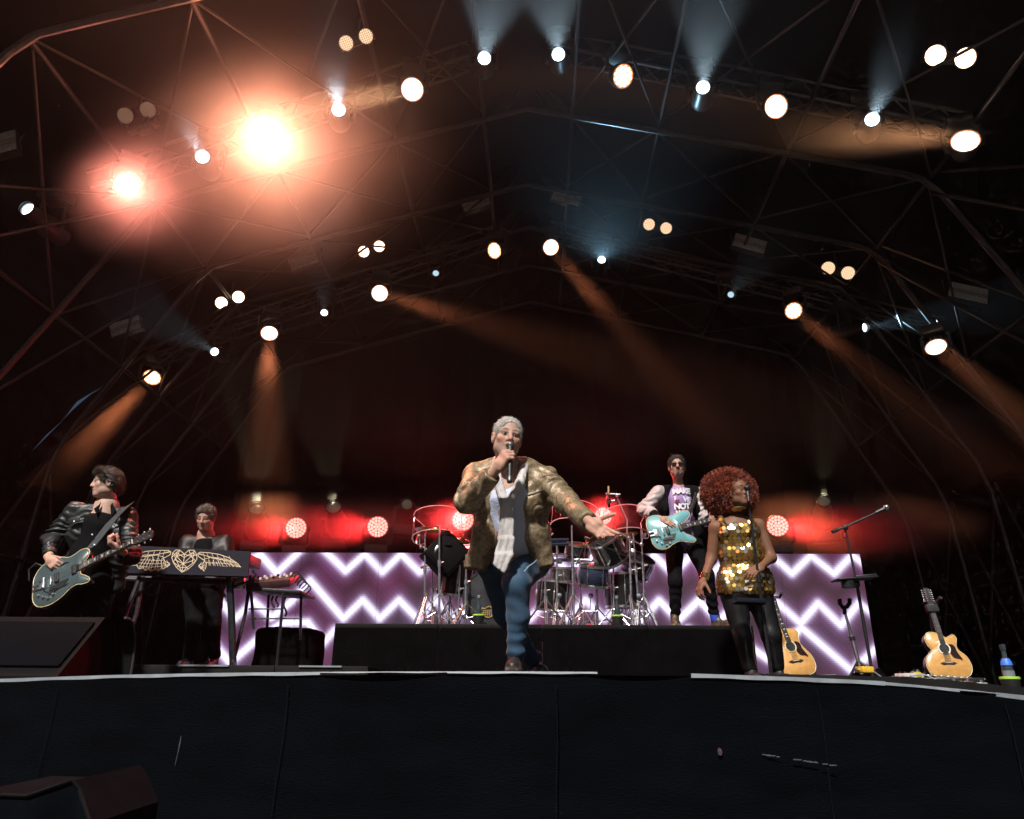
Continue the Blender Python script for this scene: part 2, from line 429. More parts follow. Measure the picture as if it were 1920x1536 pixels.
class Head:
    """o: head centre at eye level, columns of Rm: right, forward (face), up"""
    def __init__(s, o, Rm, sc=1., nose=1., jaw=1., brow=1., mouth=0.):
        s.o, s.R, s.sc = A3(o), np.array(Rm), sc; s.nose, s.jaw, s.brow, s.mouth = nose, jaw, brow, mouth
    def P(s, x, y, z): return wp(s.o, s.R * s.sc, (x, y, z))
    def prims(s):
        P, c, Rm = s.P, s.sc, s.R
        E = lambda p, r, k=.02, op='+': ell(P(*p), [a * c for a in r], Rm, k * c, op)
        j = s.jaw
        o = [E((0, -.014, .036), (.077, .098, .086)), E((0, .020, -.040), (.064 * j, .070, .080), .03),
             E((0, .058, -.096), (.030 * j, .026, .022), .03), E((.048 * j, .004, -.066), (.022, .040, .028), .03), E((-.048 * j, .004, -.066), (.022, .040, .028), .03)]
        for sg in (-1, 1):
            o += [E((sg * .041, .054, -.020), (.026, .024, .022), .02),
                  E((sg * .080, -.008, -.010), (.010, .022, .034), .008), E((sg * .084, -.016, .004), (.007, .016, .022), .006),
                  minus(E((sg * .0865, -.004, -.006), (.006, .010, .016)), .006 * c),
                  minus(E((sg * .031, .094, .004), (.019, .017, .0125)), .012 * c),
                  E((sg * .031, .0715, .003), (.0135, .0135, .0125), .003)]
        o += [cap(P(-.040, .074, .024), P(.040, .074, .024), .0125 * c * s.brow, None, .02 * c),
              cap(P(0, .084, .016), P(0, .104 * (.5 + .5 * s.nose), -.026), .0085 * c, .0135 * c * s.nose, .012 * c),
              E((.0125, .090, -.031), (.009, .012, .008), .008), E((-.0125, .090, -.031), (.009, .012, .008), .008),
              E((0, .083, -.0575), (.024, .011, .0065), .008), E((0, .081, -.0705), (.021, .011, .0075), .008),
              minus(E((0, .097, -.064), (.021, .018, .0022 + s.mouth)), .004 * c)]
        return o
    def cols(s, skin, lips, brow, iris=(.05, .04, .03), stubble=None, beard=None, closed=False, lines=False):
        skin, lips, brow = A3(skin), A3(lips), A3(brow)
        def f(v):
            q = ((v - s.o) @ s.R) / s.sc; c = np.repeat(skin[None], len(v), 0)
            x, y, z = q[:, 0], q[:, 1], q[:, 2]; ax = np.abs(x)
            def mixc(col, wgt):
                nonlocal c
                wgt = np.clip(wgt, 0, 1)[:, None]; c = c * (1 - wgt) + A3(col)[None] * wgt
            face = y > .02
            mixc(skin * A3((1.08, .82, .8)), (1 - np.hypot((ax - .042) / .03, (z + .028) / .026)) * 1.2 * face)
            mixc(skin * A3((1.08, .8, .78)), (1 - np.hypot(x / .02, (z + .026) / .022)) * 1.2 * (y > .085))
            if stubble is not None: mixc(stubble, .55 * ((z < -.030) & (y > -.01) & (z > -.125)) * np.clip(((-z - .035) / .02), 0, 1))
            if beard is not None:
                mixc(beard, 1.3 - np.hypot(x / .026, (z + .050) / .007)); mixc(beard, 1.4 - np.hypot(x / .020, (z + .092) / .020))
            if lines:  # crease shade put into the skin colour: forehead, mouth, under the eyes
                for zz, amp in ((.052, .5), (.061, .6), (.070, .5)): mixc(skin * .45, amp * (1 - np.abs(z - zz - .004 * np.cos(x * 60)) / .0022) * (ax < .045) * (y > .05))
                fold = np.abs(ax - (.018 + (-z - .03) * .45)); mixc(skin * .42, .6 * (1 - fold / .0028) * (z < -.03) * (z > -.075) * (y > .05))
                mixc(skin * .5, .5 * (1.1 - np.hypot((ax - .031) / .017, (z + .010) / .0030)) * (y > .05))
            mixc(lips, (1.4 - np.hypot(x / .024, (z + .064) / .012)) * (y > .07))
            mixc(A3((.05, .015, .012)), (1.3 - np.hypot(x / .020, (z + .064) / (.0025 + s.mouth))) * 2 * (y > .06))
            arch = .0265 + .006 * np.cos((ax - .032) / .022 * 1.3)
            mixc(brow, (1.25 - np.hypot((ax - .032) / .022, (z - arch) / .0062)) * 2 * (y > .05))
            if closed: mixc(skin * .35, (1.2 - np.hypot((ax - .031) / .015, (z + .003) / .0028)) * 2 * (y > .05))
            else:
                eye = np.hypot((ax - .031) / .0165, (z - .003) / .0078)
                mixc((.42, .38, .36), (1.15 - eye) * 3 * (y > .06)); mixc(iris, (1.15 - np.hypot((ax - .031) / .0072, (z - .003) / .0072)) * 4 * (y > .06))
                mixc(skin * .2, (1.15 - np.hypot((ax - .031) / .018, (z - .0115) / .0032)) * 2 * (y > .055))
            return c
        return f
    def mask(s, v, lo, hi):
        q = ((v - s.o) @ s.R) / s.sc; return ((q > A3(lo)) & (q < A3(hi))).all(1)

def hand_prims(wrist, Rm, sc=1., curl=(.3, .4, .3), spread=.06, thumb=(.9, .4, .3), sgn=1, finger_curl=None):
    """columns of Rm: x towards the thumb side (times sgn), y along the fingers, z out of the palm"""
    Rm = np.array(Rm); o = A3(wrist)
    def P(x, y, z): return o + Rm @ (A3((x * sgn, y, z)) * sc)
    pr = [rbox(P(0, .052, 0), A3((.039, .046, .0135)) * sc, .013 * sc, Rm, .012), cap(P(.002, -.03, 0), P(0, .03, 0), .025 * sc, .029 * sc, .02),
          ell(P(.026, .034, .012), A3((.016, .030, .015)) * sc, Rm, .012), ell(P(-.026, .036, .010), A3((.014, .030, .012)) * sc, Rm, .012)]
    bx = (.0295, .0100, -.0100, -.0285); ln = (.074, .083, .077, .060); by = (.094, .098, .094, .086)
    for i in range(4):
        a = spread * (1.5 - i); c = finger_curl[i] if finger_curl else curl
        p = A3((bx[i], by[i], 0)); ang = 0; r = .0095 if i < 3 else .0082; pts = [p]
        for j, fr in enumerate((.46, .30, .24)):
            ang += c[j]; d = A3((math.sin(a) * math.cos(ang), math.cos(a) * math.cos(ang), math.sin(ang)))
            p = p + d * ln[i] * fr; pts.append(p)
        W = [P(*q) for q in pts]
        rr = [r * 1.06 * sc, r * sc, r * .92 * sc, r * .78 * sc]
        pr += [cap(W[j], W[j + 1], rr[j], rr[j + 1], .004 if j else .007) for j in range(3)]
    # thumb leaves the side of the palm near its base
    out, inw, bend = thumb
    p = A3((.030, .024, .006)); pts = [p]; ang = out; zi = inw
    for j, L in enumerate((.042, .032, .026)):
        d = A3((math.sin(ang) * math.cos(zi), math.cos(ang) * math.cos(zi), math.sin(zi))); p = p + d * L; pts.append(p); ang -= bend * .8; zi += bend * .35
    W = [P(*q) for q in pts]; rr = [.0135 * sc, .0115 * sc, .0105 * sc, .0085 * sc]
    pr += [cap(W[j], W[j + 1], rr[j], rr[j + 1], .008 if j == 0 else .004) for j in range(3)]
    return pr

def hframe(y, z):
    """hand frame: y along fingers, z out of the palm; x = y x z"""
    return frame(y, z)

def shoe(o, fwd, up=(0, 0, 1), L=.29):
    """list of primitives for one shoe; o = heel on the floor"""
    f = Vector(fwd).normalized(); x = f.cross(Vector(up)).normalized(); Rm = Matrix((x, f, Vector(up))).transposed(); o = Vector(o)
    P = lambda a, b, c: o + Rm @ Vector((a, b, c))
    return [rbox(P(0, L * .5, .016), (.046, L * .5, .016), .012, Rm, .01), ell(P(0, L * .70, .045), (.044, L * .30, .036), Rm, .02),
            ell(P(0, L * .25, .06), (.038, L * .24, .055), Rm, .03), cap(P(0, L * .2, .07), P(0, L * .2, .13), .042, .045, .02)]
# ================================================================== THE SETTING
# pit ground
g = MB().add([(-16, -8, -1.8), (16, -8, -1.8), (16, 20, -1.8), (-16, 20, -1.8)], [(0, 1, 2, 3)])
tag(g.build('ground', M_ground, smooth=False), kind='structure')

# crowned stage deck: lip and floor fall away a little to both sides
LIP = [(-400, 1290, 5.2), (0, 1275, 4.62), (200, 1268, 4.42), (400, 1264, 4.32), (650, 1261.5, 4.27), (960, 1261, 4.25), (1300, 1263, 4.28), (1500, 1270, 4.33), (1650, 1277, 4.40), (1800, 1291, 4.50), (1920, 1304, 4.60), (2350, 1345, 5.2)]
lip = [at(*p) for p in LIP]
LX = [p.x for p in lip]; LZ = [p.z for p in lip]; LY = [p.y for p in lip]
def floor_z(x, y=None):
    return float(np.interp(x, LX, LZ)) - .012
xs = np.linspace(-9.2, 9.2, 56)
d = MB(); vs = []; fs = []
for i, x in enumerate(xs):
    yl = float(np.interp(x, LX, LY)); z = floor_z(x)
    for y in (yl, 7.0, 17.4): vs.append((x, y, z))
for i in range(len(xs) - 1):
    for j in range(2): a = i * 3 + j; fs.append((a, a + 3, a + 4, a + 1))
tag(d.add(vs, fs).build('stage_floor', M_floor), kind='structure')

# backdrop, wings, roof cloth  (a black box that keeps the daylight to the front)
XW = 8.6; YB = 15.2
b = MB(); vs = []; fs = []
nx = 90
for i in range(nx + 1):
    x = -XW + 2 * XW * i / nx; y = YB + .05 * math.sin(i * 1.9) + .03 * math.sin(i * 4.1)
    vs += [(x, y, -.3), (x, y, 8.3)]
for i in range(nx): a = 2 * i; fs.append((a, a + 2, a + 3, a + 1))
bd = b.add(vs, fs).build('backdrop_curtain', M_cloth)
tag(bd, 'black backdrop cloth across the whole rear of the stage', 'curtain')

RIDGE_X = -.12
PROF = [(-7.45, 0), (-7.25, 3.3), (-5.45, 6.42), (-4.95, 6.58), (RIDGE_X, 8.02), (5.0, 6.78), (5.5, 6.62), (7.2, 3.2), (7.4, 0)]
def prof_z(x):
    return float(np.interp(x, [p[0] for p in PROF[1:-1]], [p[1] for p in PROF[1:-1]]))

# side cloths: upper and lower sheets do not quite meet on the left (daylight shows in the slit)
def on_x(px, py, X):
    d = ray(px, py); return CAM + d * ((X - CAM.x) / d.x)
sl0 = [on_x(x, y, -XW) for x, y in ((60, 846), (88, 818), (120, 786), (134, 771), (146, 760), (168, 741), (196, 724))]
up_ = [on_x(x, y, -XW) for x, y in ((60, 846), (87, 816), (120, 786), (136, 764), (143, 754), (164, 741), (196, 724))]
lo_pts = [(-XW, 0.5, sl0[0].z)] if False else []
yA, yZ = sl0[0].y, sl0[-1].y
def side(name, X, ys, zs0, zs1, label):
    m = MB(); vs = []; fs = []
    for y, a, b_ in zip(ys, zs0, zs1): vs += [(X, y, a), (X, y, b_)]
    for i in range(len(ys) - 1): a = 2 * i; fs.append((a, a + 2, a + 3, a + 1))
    return tag(m.add(vs, fs).build(name, M_cloth, smooth=False), label, 'curtain')
ys = [4.4] + [p.y for p in sl0] + [YB + .3]
side('wing_curtain', -XW, ys, [-.3] * len(ys), [sl0[0].z] + [p.z for p in sl0] + [sl0[-1].z], 'lower black wing cloth on the left below the slit of daylight')
ys = [4.4] + [p.y for p in up_] + [YB + .3]
side('wing_curtain', -XW, ys, [up_[0].z] + [p.z for p in up_] + [up_[-1].z], [7.2] * len(ys), 'upper black wing cloth on the left above the slit of daylight')
side('wing_curtain', XW, [4.4, 8, 12, YB + .3], [-.3] * 4, [7.2] * 4, 'black wing cloth closing the right side of the stage')

# ---- roof: gambrel arches of twin steel tubes, X-braced, under a black sheet
roof = thing('stage_roof', (0, 9, 0), 'dark gabled steel tube roof frame over the stage, braced in crosses', 'stage roof')
c = MB(); vs = []; fs = []
rp = [(-XW - .1, 3.0), (-7.4, 4.1), (-5.6, 7.0), (RIDGE_X, 8.55), (5.6, 7.2), (7.5, 4.0), (XW + .1, 3.0)]
rp = [(-XW - .1, 6.9), (-5.6, 7.2), (RIDGE_X, 8.65), (5.6, 7.35), (XW + .1, 6.9)]
for y in np.linspace(3.2, YB + .6, 12):  # sheet extended forward, unseen, to keep the sun off the roof smoke
    for x, z in rp: vs.append((x, y, z + .03 * math.sin(y * 3)))
n = len(rp)
for i in range(11):
    for k in range(n - 1): a = i * n + k; fs.append((a, a + 1, a + n + 1, a + n))
c.add(vs, fs).build('canopy_sheet', M_canopy, roof)
ARCH_Y = [5.75, 8.6, 10.35, 11.6, 12.9, 14.4]
def lerp_prof(t):
    """point at fraction t along the profile, by x"""
    x = -7.25 + t * 14.45; return x, prof_z(x)
for i, Y in enumerate(ARCH_Y):
    # each arch: two chord tubes side by side plus ties, with web bars
    for half in (0, 1):
        pass
    m = MB()
    pts = [V(x, Y, z) for x, z in PROF]
    # round the hips a little
    path = []
    for k, p in enumerate(pts):
        if 0 < k < len(pts) - 1 and k != 4:
            path += [p.lerp(pts[k - 1], min(.25, .25 / (p - pts[k - 1]).length)), p.lerp(pts[k + 1], min(.25, .25 / (p - pts[k + 1]).length))]
        else: path.append(p)
    m.tube(path, .045, 8)
    arch = m.build('arch', M_steel, roof)
    # crown: little fan of posts under the ridge
    for dx in (-.55, -.25, .25, .55):
        bar('web', V(RIDGE_X + dx * 1.4, Y, prof_z(RIDGE_X + dx * 1.4)), V(RIDGE_X + dx * .6, Y + .1, 8.45), .016, M_steel, arch, 6)
# purlins and cross braces between arches
nodeX = [-6.5, -5.45, -3.75, -2.05, -.75, .55, 1.8, 3.6, 5.5, 6.5]
for i in range(len(ARCH_Y) - 1):
    y0, y1 = ARCH_Y[i], ARCH_Y[i + 1]
    for x in nodeX:
        bar('purlin', V(x, y0 + .05, prof_z(x) + .02), V(x, y1 - .05, prof_z(x) + .02), .03, M_steel, roof, 8)
    for k in range(len(nodeX) - 1):
        x0, x1 = nodeX[k], nodeX[k + 1]
        if k == 4: continue
        bar('cross_brace', V(x0, y0 + .06, prof_z(x0) + .05), V(x1, y1 - .06, prof_z(x1) + .05), .02, M_steel, roof, 6)
        bar('cross_brace', V(x1, y0 + .06, prof_z(x1) + .09), V(x0, y1 - .06, prof_z(x0) + .09), .02, M_steel, roof, 6)
    for sx, xs_ in ((-1, -7.3), (1, 7.3)):
        bar('side_brace', V(xs_, y0, .1), V(xs_, y1, 3.1), .022, M_steel, roof, 6)
        bar('side_brace', V(xs_, y1, .1), V(xs_, y0, 3.1), .022, M_steel, roof, 6)
        bar('side_rail', V(xs_ + sx * .02, y0 + .05, 1.6), V(xs_ + sx * .02, y1 - .05, 1.6), .025, M_steel, roof, 6)
        bar('side_brace', V(sx * 7.15, y0, 3.4), V(sx * 5.5, y1, 6.4), .022, M_steel, roof, 6)

# ---- stage front: hanging skirt cloth with sagging top, white edge trim in lengths
sk = MB(); vs = []; fs = []
SX = np.linspace(-5.2, 5.2, 420)
nrow = 16
def sag(px):
    s = 0.
    for cx_, wd, am in ((710, 115, 9.), (1190, 100, 7.5), (1810, 40, 5.), (480, 60, 1.5)):
        t = (px - cx_) / wd
        if abs(t) < 1: s += am * (1 - t * t)
    return s
def px_of(x, z, y):
    q = CM.inverted() @ (Vector((x, y, z)) - CAM); return W_PX / 2 + FOC * q.x / -q.z
for i, x in enumerate(SX):
    yl = float(np.interp(x, LX, LY)); zl = float(np.interp(x, LX, LZ)); s = sag(px_of(x, zl, yl)) * .0034
    ztop = zl - .016 - s
    for j in range(nrow):
        t = j / (nrow - 1); z = ztop + (-1.8 - ztop) * t
        rip = .012 * math.sin(x * 5.3 + 1.2 * math.sin(x * 2.1)) * min(1, t * 3) + .006 * math.sin(x * 17 + z * 3) * min(1, t * 4)
        belly = -.9 * s * math.exp(-((t - .02) / .03) ** 2) - .35 * s * math.exp(-((t - .075) / .03) ** 2) + .4 * s * math.exp(-((t - .05) / .02) ** 2)
        vs.append((x, yl - .045 + rip + belly - .03 * t, z))
for i in range(len(SX) - 1):
    for j in range(nrow - 1):
        a = i * nrow + j; fs.append((a, a + nrow, a + nrow + 1, a + 1))
M_skirt = pmat('blue_black_skirt_cloth', (.0014, .0022, .0034), .85, 0, .35, 2.2, .3, 55, spec=.03, stretch=(1, 1, 3.5))
tag(sk.add(vs, fs).build('stage_skirt', M_skirt), 'blue-black cloth skirt hanging over the front of the stage', 'stage skirt')

SKIRT = bpy.data.objects['stage_skirt']; M_seam_ = pmat('skirt_seam_cloth', (.004, .006, .009), .9, 0, .4, 30, spec=.03)
for jx in (-2.75, -1.35, .1, 1.5, 2.6):
    yl = float(np.interp(jx, LX, LY)); zl = float(np.interp(jx, LX, LZ)); MB().tube([(jx + .006 * math.sin(k), yl - .066 - .03 * k / 9, zl - .06 - k * .12) for k in range(10)], .0028, 5).build('seam', M_seam_, SKIRT)
def trim(x0, x1, hpx, label, off=0., yoff=0.):
    m = MB(); pts = np.linspace(x0, x1, 40); vs = []; fs = []
    for px in pts:
        py = float(np.interp(px, [q[0] for q in LIP], [q[1] for q in LIP])); Y = float(np.interp(px, [q[0] for q in LIP], [q[2] for q in LIP])) - .055 + yoff
        a = at(px, py + off, Y); b_ = at(px, py + off + hpx + .6 * math.sin(px * .05), Y - .004); e = a + V(0, .06, .002)
        vs += [a, b_, e]
    for i in range(len(pts) - 1):
        a = i * 3; fs += [(a, a + 3, a + 4, a + 1), (a, a + 2, a + 5, a + 3)]
    tag(m.add(vs, fs).build('edge_trim', M_white), label, 'edge strip', 'white strips along the stage lip')
trim(-120, 600, 6, 'long white strip along the stage lip on the left, below the keyboard', -2)
trim(600, 838, 2.2, 'thin white strip along the stage lip over the left cloth sag', -2)
trim(838, 1120, 4.0, 'cream white strip along the stage lip under the front singer', -2)
trim(1296, 1660, 7.5, 'broad pale blue strip along the stage lip below the sequin-dress singer', 0)
trim(1655, 1800, 5, 'narrow pale strip along the stage lip before the pedals', 1)
trim(1868, 1990, 8, 'pale blue strip at the far right end of the stage lip', 0)
trim(1796, 1872, 2, 'thin white strip on the stage lip near the right end', 1)

# black deck edge board on the right between trim and floor
# ---- risers
riser_y0, riser_y1 = 7.15, 9.0
a = at(628, 1170, riser_y0); b_ = at(1412, 1172, riser_y0); RZ = .505
dr = thing('drum_riser', ((a.x + b_.x) / 2, 8.1, floor_z(0)), 'long black drum riser in the middle of the stage', 'riser')
nb = 4
M_riser = pmat('black_riser_skirt', (.0025, .0025, .0028), .95, 0, .3, 5, .15, 40, spec=.02)
for k in range(nb):
    x0 = a.x + (b_.x - a.x) * k / nb; x1 = a.x + (b_.x - a.x) * (k + 1) / nb
    MB().box(((x0 + x1) / 2, riser_y0 + .012, RZ / 2 - .03), (x1 - x0 - .003, .02, RZ - .02)).build('skirt_panel', M_riser, dr)
    MB().box(((x0 + x1) / 2, (riser_y0 + riser_y1) / 2, RZ - .02), (x1 - x0 - .004, riser_y1 - riser_y0, .04), bev=.004).build('deck_panel', M_floor, dr)
# keyboard platform
pf = thing('keyboard_platform', (-3.2, 7.5, 0), 'low black platform under the keyboard on the left', 'platform')
PZ = .105
x0 = at(165, 1262, 6.55).x; x1 = at(690, 1258, 6.55).x
for k in range(3):
    xa = x0 + (x1 - x0) * k / 3; xb = x0 + (x1 - x0) * (k + 1) / 3
    MB().box(((xa + xb) / 2, 7.75, PZ / 2 - .02), (xb - xa - .004, 2.4, PZ + .04), bev=.006).build('deck_panel', M_floor, pf)
for (p0, p1, mm) in ((330, 428, M_white), (560, 640, M_white)):
    q0 = at(p0, 1255, 6.54); q1 = at(p1, 1255, 6.54)
    MB().box(((q0.x + q1.x) / 2, 6.541, PZ - .004), (q1.x - q0.x, .012, .014)).build('edge_tape', mm, pf)
# ================================================================== LED WALL
SY = 9.35
s0 = at(421, 1037, SY); s1 = at(1612, 1038, SY)
SXL, SXR, SZT, SZB = s0.x, s1.x, (s0.z + s1.z) / 2, .015
ZIG = [  # zigzag polylines of the picture on the wall, in photo pixels
 [(415, 1078), (440, 1062), (488, 1040), (519, 1074), (566, 1030)],
 [(606, 1030), (648, 1071), (684, 1039), (717, 1073), (752, 1039), (787, 1073), (822, 1039), (857, 1073), (892, 1039), (927, 1073), (962, 1039), (997, 1073), (1032, 1039), (1067, 1073), (1102, 1039), (1137, 1073), (1172, 1039), (1207, 1075), (1226, 1041), (1262, 1076), (1296, 1041), (1334, 1078), (1370, 1042), (1408, 1078), (1447, 1042), (1485, 1076), (1520, 1042), (1564, 1076), (1598, 1041), (1625, 1062)],
 [(405, 1118), (441, 1160), (475, 1128), (510, 1158), (546, 1128), (581, 1088), (644, 1160), (680, 1125), (712, 1160), (748, 1125), (783, 1160), (818, 1125), (853, 1160), (888, 1125), (923, 1160), (958, 1125), (993, 1160), (1028, 1125), (1063, 1160), (1098, 1125), (1133, 1160), (1168, 1125), (1203, 1162), (1236, 1126), (1272, 1163), (1310, 1126), (1348, 1164), (1388, 1126), (1425, 1100), (1453, 1126), (1501, 1169), (1534, 1131), (1577, 1173), (1610, 1131), (1635, 1150)],
 [(398, 1204), (432, 1243), (488, 1194), (530, 1168), (577, 1167), (606, 1206), (628, 1181), (655, 1204)],
 [(1395, 1206), (1440, 1236), (1503, 1177), (1597, 1258), (1650, 1210)],
 [(1290, 1180), (1340, 1230), (1395, 1206)]]
segs = []
for L in ZIG:
    P_ = [at(x, y, SY) for x, y in L]
    segs += [((p.x, p.z), (q.x, q.z)) for p, q in zip(P_[:-1], P_[1:])]
segs = np.array(segs)
def screen_col(X, Z):
    d = np.full(X.shape, 9.)
    for (ax_, az), (bx, bz) in segs:
        t = np.clip(((X - ax_) * (bx - ax_) + (Z - az) * (bz - az)) / ((bx - ax_) ** 2 + (bz - az) ** 2 + 1e-9), 0, 1)
        d = np.minimum(d, np.hypot(X - ax_ - t * (bx - ax_), Z - az - t * (bz - az)))
    core = np.exp(-(d / .047) ** 2); glow = np.exp(-(d / .060)); wide = np.exp(-(d / .2) ** 2)
    nz = vnoise(np.stack([X * 1.1, Z * 1.6, X * 0 + 3], -1)); n2 = vnoise(np.stack([X * 2.7 + 9, Z * 2.7, X * 0], -1))
    base = np.stack([.085 + .05 * nz + .02 * n2, .020 + .008 * n2, .066 + .03 * n2], -1)
    base = np.clip(base * (.50 + .30 * n2[..., None]), .006, 1)
    c = base + wide[..., None] * A3((.022, .005, .016)) + glow[..., None] * A3((.24, .15, .32)) + core[..., None] * A3((.72, .76, .95))
    return c
scr = thing('led_wall', ((SXL + SXR) / 2, SY, SZB), 'wide video wall showing white zigzags on purple behind the drums', 'led wall')
M_led = bpy.data.materials.new('led_wall_picture'); M_led.use_nodes = True
nt = M_led.node_tree; b = nt.nodes['Principled BSDF']; b.inputs['Base Color'].default_value = (.02, .02, .02, 1); b.inputs['Roughness'].default_value = .16; b.inputs['Specular IOR Level'].default_value = .5
va = nt.nodes.new('ShaderNodeVertexColor'); va.layer_name = 'Col'
tc = nt.nodes.new('ShaderNodeTexCoord'); wv = nt.nodes.new('ShaderNodeTexWave'); wv.bands_direction = 'Z'; wv.inputs['Scale'].default_value = 14; wv.inputs['Distortion'].default_value = .4; wv.inputs['Detail'].default_value = 1
wx = nt.nodes.new('ShaderNodeTexWave'); wx.bands_direction = 'DIAGONAL'; wx.inputs['Scale'].default_value = 9; wx.inputs['Distortion'].default_value = .8
nt.links.new(tc.outputs['Object'], wv.inputs['Vector']); nt.links.new(tc.outputs['Object'], wx.inputs['Vector'])
m1 = nt.nodes.new('ShaderNodeMapRange'); m1.inputs['To Min'].default_value = .86; m1.inputs['To Max'].default_value = 1.05
m2 = nt.nodes.new('ShaderNodeMapRange'); m2.inputs['To Min'].default_value = .95; m2.inputs['To Max'].default_value = 1.06
nt.links.new(wv.outputs['Fac'], m1.inputs['Value']); nt.links.new(wx.outputs['Fac'], m2.inputs['Value'])
mm = nt.nodes.new('ShaderNodeMath'); mm.operation = 'MULTIPLY'; nt.links.new(m1.outputs['Result'], mm.inputs[0]); nt.links.new(m2.outputs['Result'], mm.inputs[1])
m3 = nt.nodes.new('ShaderNodeMath'); m3.operation = 'MULTIPLY'; m3.inputs[1].default_value = 1.25; nt.links.new(mm.outputs[0], m3.inputs[0])
nt.links.new(va.outputs['Color'], b.inputs['Emission Color']); nt.links.new(m3.outputs[0], b.inputs['Emission Strength'])
M_led.cycles.emission_sampling = 'NONE'
NP = 8; H_ = .0125
for k in range(NP):
    xa = SXL + (SXR - SXL) * k / NP + .0015; xb = SXL + (SXR - SXL) * (k + 1) / NP - .0015
    nx = int((xb - xa) / H_); nz_ = int((SZT - SZB) / H_)
    gx, gz = np.meshgrid(np.linspace(xa, xb, nx), np.linspace(SZB, SZT, nz_), indexing='ij')
    v = np.stack([gx.ravel(), np.full(gx.size, SY), gz.ravel()], 1)
    i, j = np.meshgrid(np.arange(nx - 1), np.arange(nz_ - 1), indexing='ij'); q0 = (i * nz_ + j).ravel()
    q = np.stack([q0, q0 + nz_, q0 + nz_ + 1, q0 + 1], 1)
    np_mesh('led_panel', v, q, M_led, scr, screen_col(gx, gz).reshape(-1, 3) * A3((1, .97, .98)) * (1 + .07 * math.sin(k * 2.4 + 1)), smooth=False)
    MB().box(((xa + xb) / 2, SY + .055, (SZT + SZB) / 2), (xb - xa, .1, SZT - SZB)).build('panel_case', M_black, scr)
bar('support_frame', V(SXL + .1, SY + .2, SZT - .1), V(SXR - .1, SY + .2, SZT - .1), .03, M_alu, scr)

# ================================================================== HAZE
hz = MB().box((0, 6, 3.7), (33, 29, 13.4)).build('haze', None, smooth=False); hz['kind'] = 'stuff'; hz['label'] = 'thin stage smoke hanging in the air'
M_haze = bpy.data.materials.new('stage_haze'); M_haze.use_nodes = True; nt = M_haze.node_tree; nt.nodes.remove(nt.nodes['Principled BSDF'])
pv = nt.nodes.new('ShaderNodeVolumePrincipled'); pv.inputs['Color'].default_value = (.95, .95, .95, 1); pv.inputs['Density'].default_value = HAZE; pv.inputs['Anisotropy'].default_value = .3
nt.links.new(pv.outputs['Volume'], nt.nodes['Material Output'].inputs['Volume'])
try: M_haze.cycles.volume_sampling = 'MULTIPLE_IMPORTANCE'; M_haze.cycles.homogeneous_volume = True
except Exception: pass
hz.data.materials.append(M_haze); hz.display_type = 'WIRE'

# thicker smoke drifting round some lamps
def smoke(c, r, dens, label, seed, g=.3, nscale=1.0):
    m = MB().ball((0, 0, 0), 1., 24); me = m.mesh('drifting_smoke', None)
    o = link_mesh('drifting_smoke', me, None, Matrix.Translation(Vector(c)) @ Matrix.Diagonal((*r, 1))); o['kind'] = 'stuff'; o['label'] = label
    mt = bpy.data.materials.new('smoke_' + str(seed)); mt.use_nodes = True; nt = mt.node_tree; nt.nodes.remove(nt.nodes['Principled BSDF'])
    pv = nt.nodes.new('ShaderNodeVolumePrincipled'); pv.inputs['Color'].default_value = (.95, .95, .95, 1); pv.inputs['Anisotropy'].default_value = g
    tc = nt.nodes.new('ShaderNodeTexCoord'); ln = nt.nodes.new('ShaderNodeVectorMath'); ln.operation = 'LENGTH'; nt.links.new(tc.outputs['Object'], ln.inputs[0])
    mr = nt.nodes.new('ShaderNodeMapRange'); mr.interpolation_type = 'SMOOTHSTEP'; mr.inputs['From Min'].default_value = 1.; mr.inputs['From Max'].default_value = .1; mr.inputs['To Max'].default_value = dens
    nt.links.new(ln.outputs['Value'], mr.inputs['Value'])
    nz = nt.nodes.new('ShaderNodeTexNoise'); nz.noise_dimensions = '4D'; nz.inputs['W'].default_value = seed; nz.inputs['Scale'].default_value = 2.2 * nscale; nz.inputs['Detail'].default_value = 3
    nt.links.new(tc.outputs['Object'], nz.inputs['Vector'])
    m2 = nt.nodes.new('ShaderNodeMapRange'); m2.inputs['From Min'].default_value = .35; m2.inputs['From Max'].default_value = .65; m2.inputs['To Min'].default_value = .5; m2.inputs['To Max'].default_value = 1.45
    nt.links.new(nz.outputs['Fac'], m2.inputs['Value'])
    mu = nt.nodes.new('ShaderNodeMath'); mu.operation = 'MULTIPLY'; nt.links.new(mr.outputs['Result'], mu.inputs[0]); nt.links.new(m2.outputs['Result'], mu.inputs[1])
    nt.links.new(mu.outputs[0], pv.inputs['Density']); nt.links.new(pv.outputs['Volume'], nt.nodes['Material Output'].inputs['Volume'])
    me.materials.clear(); me.materials.append(mt)
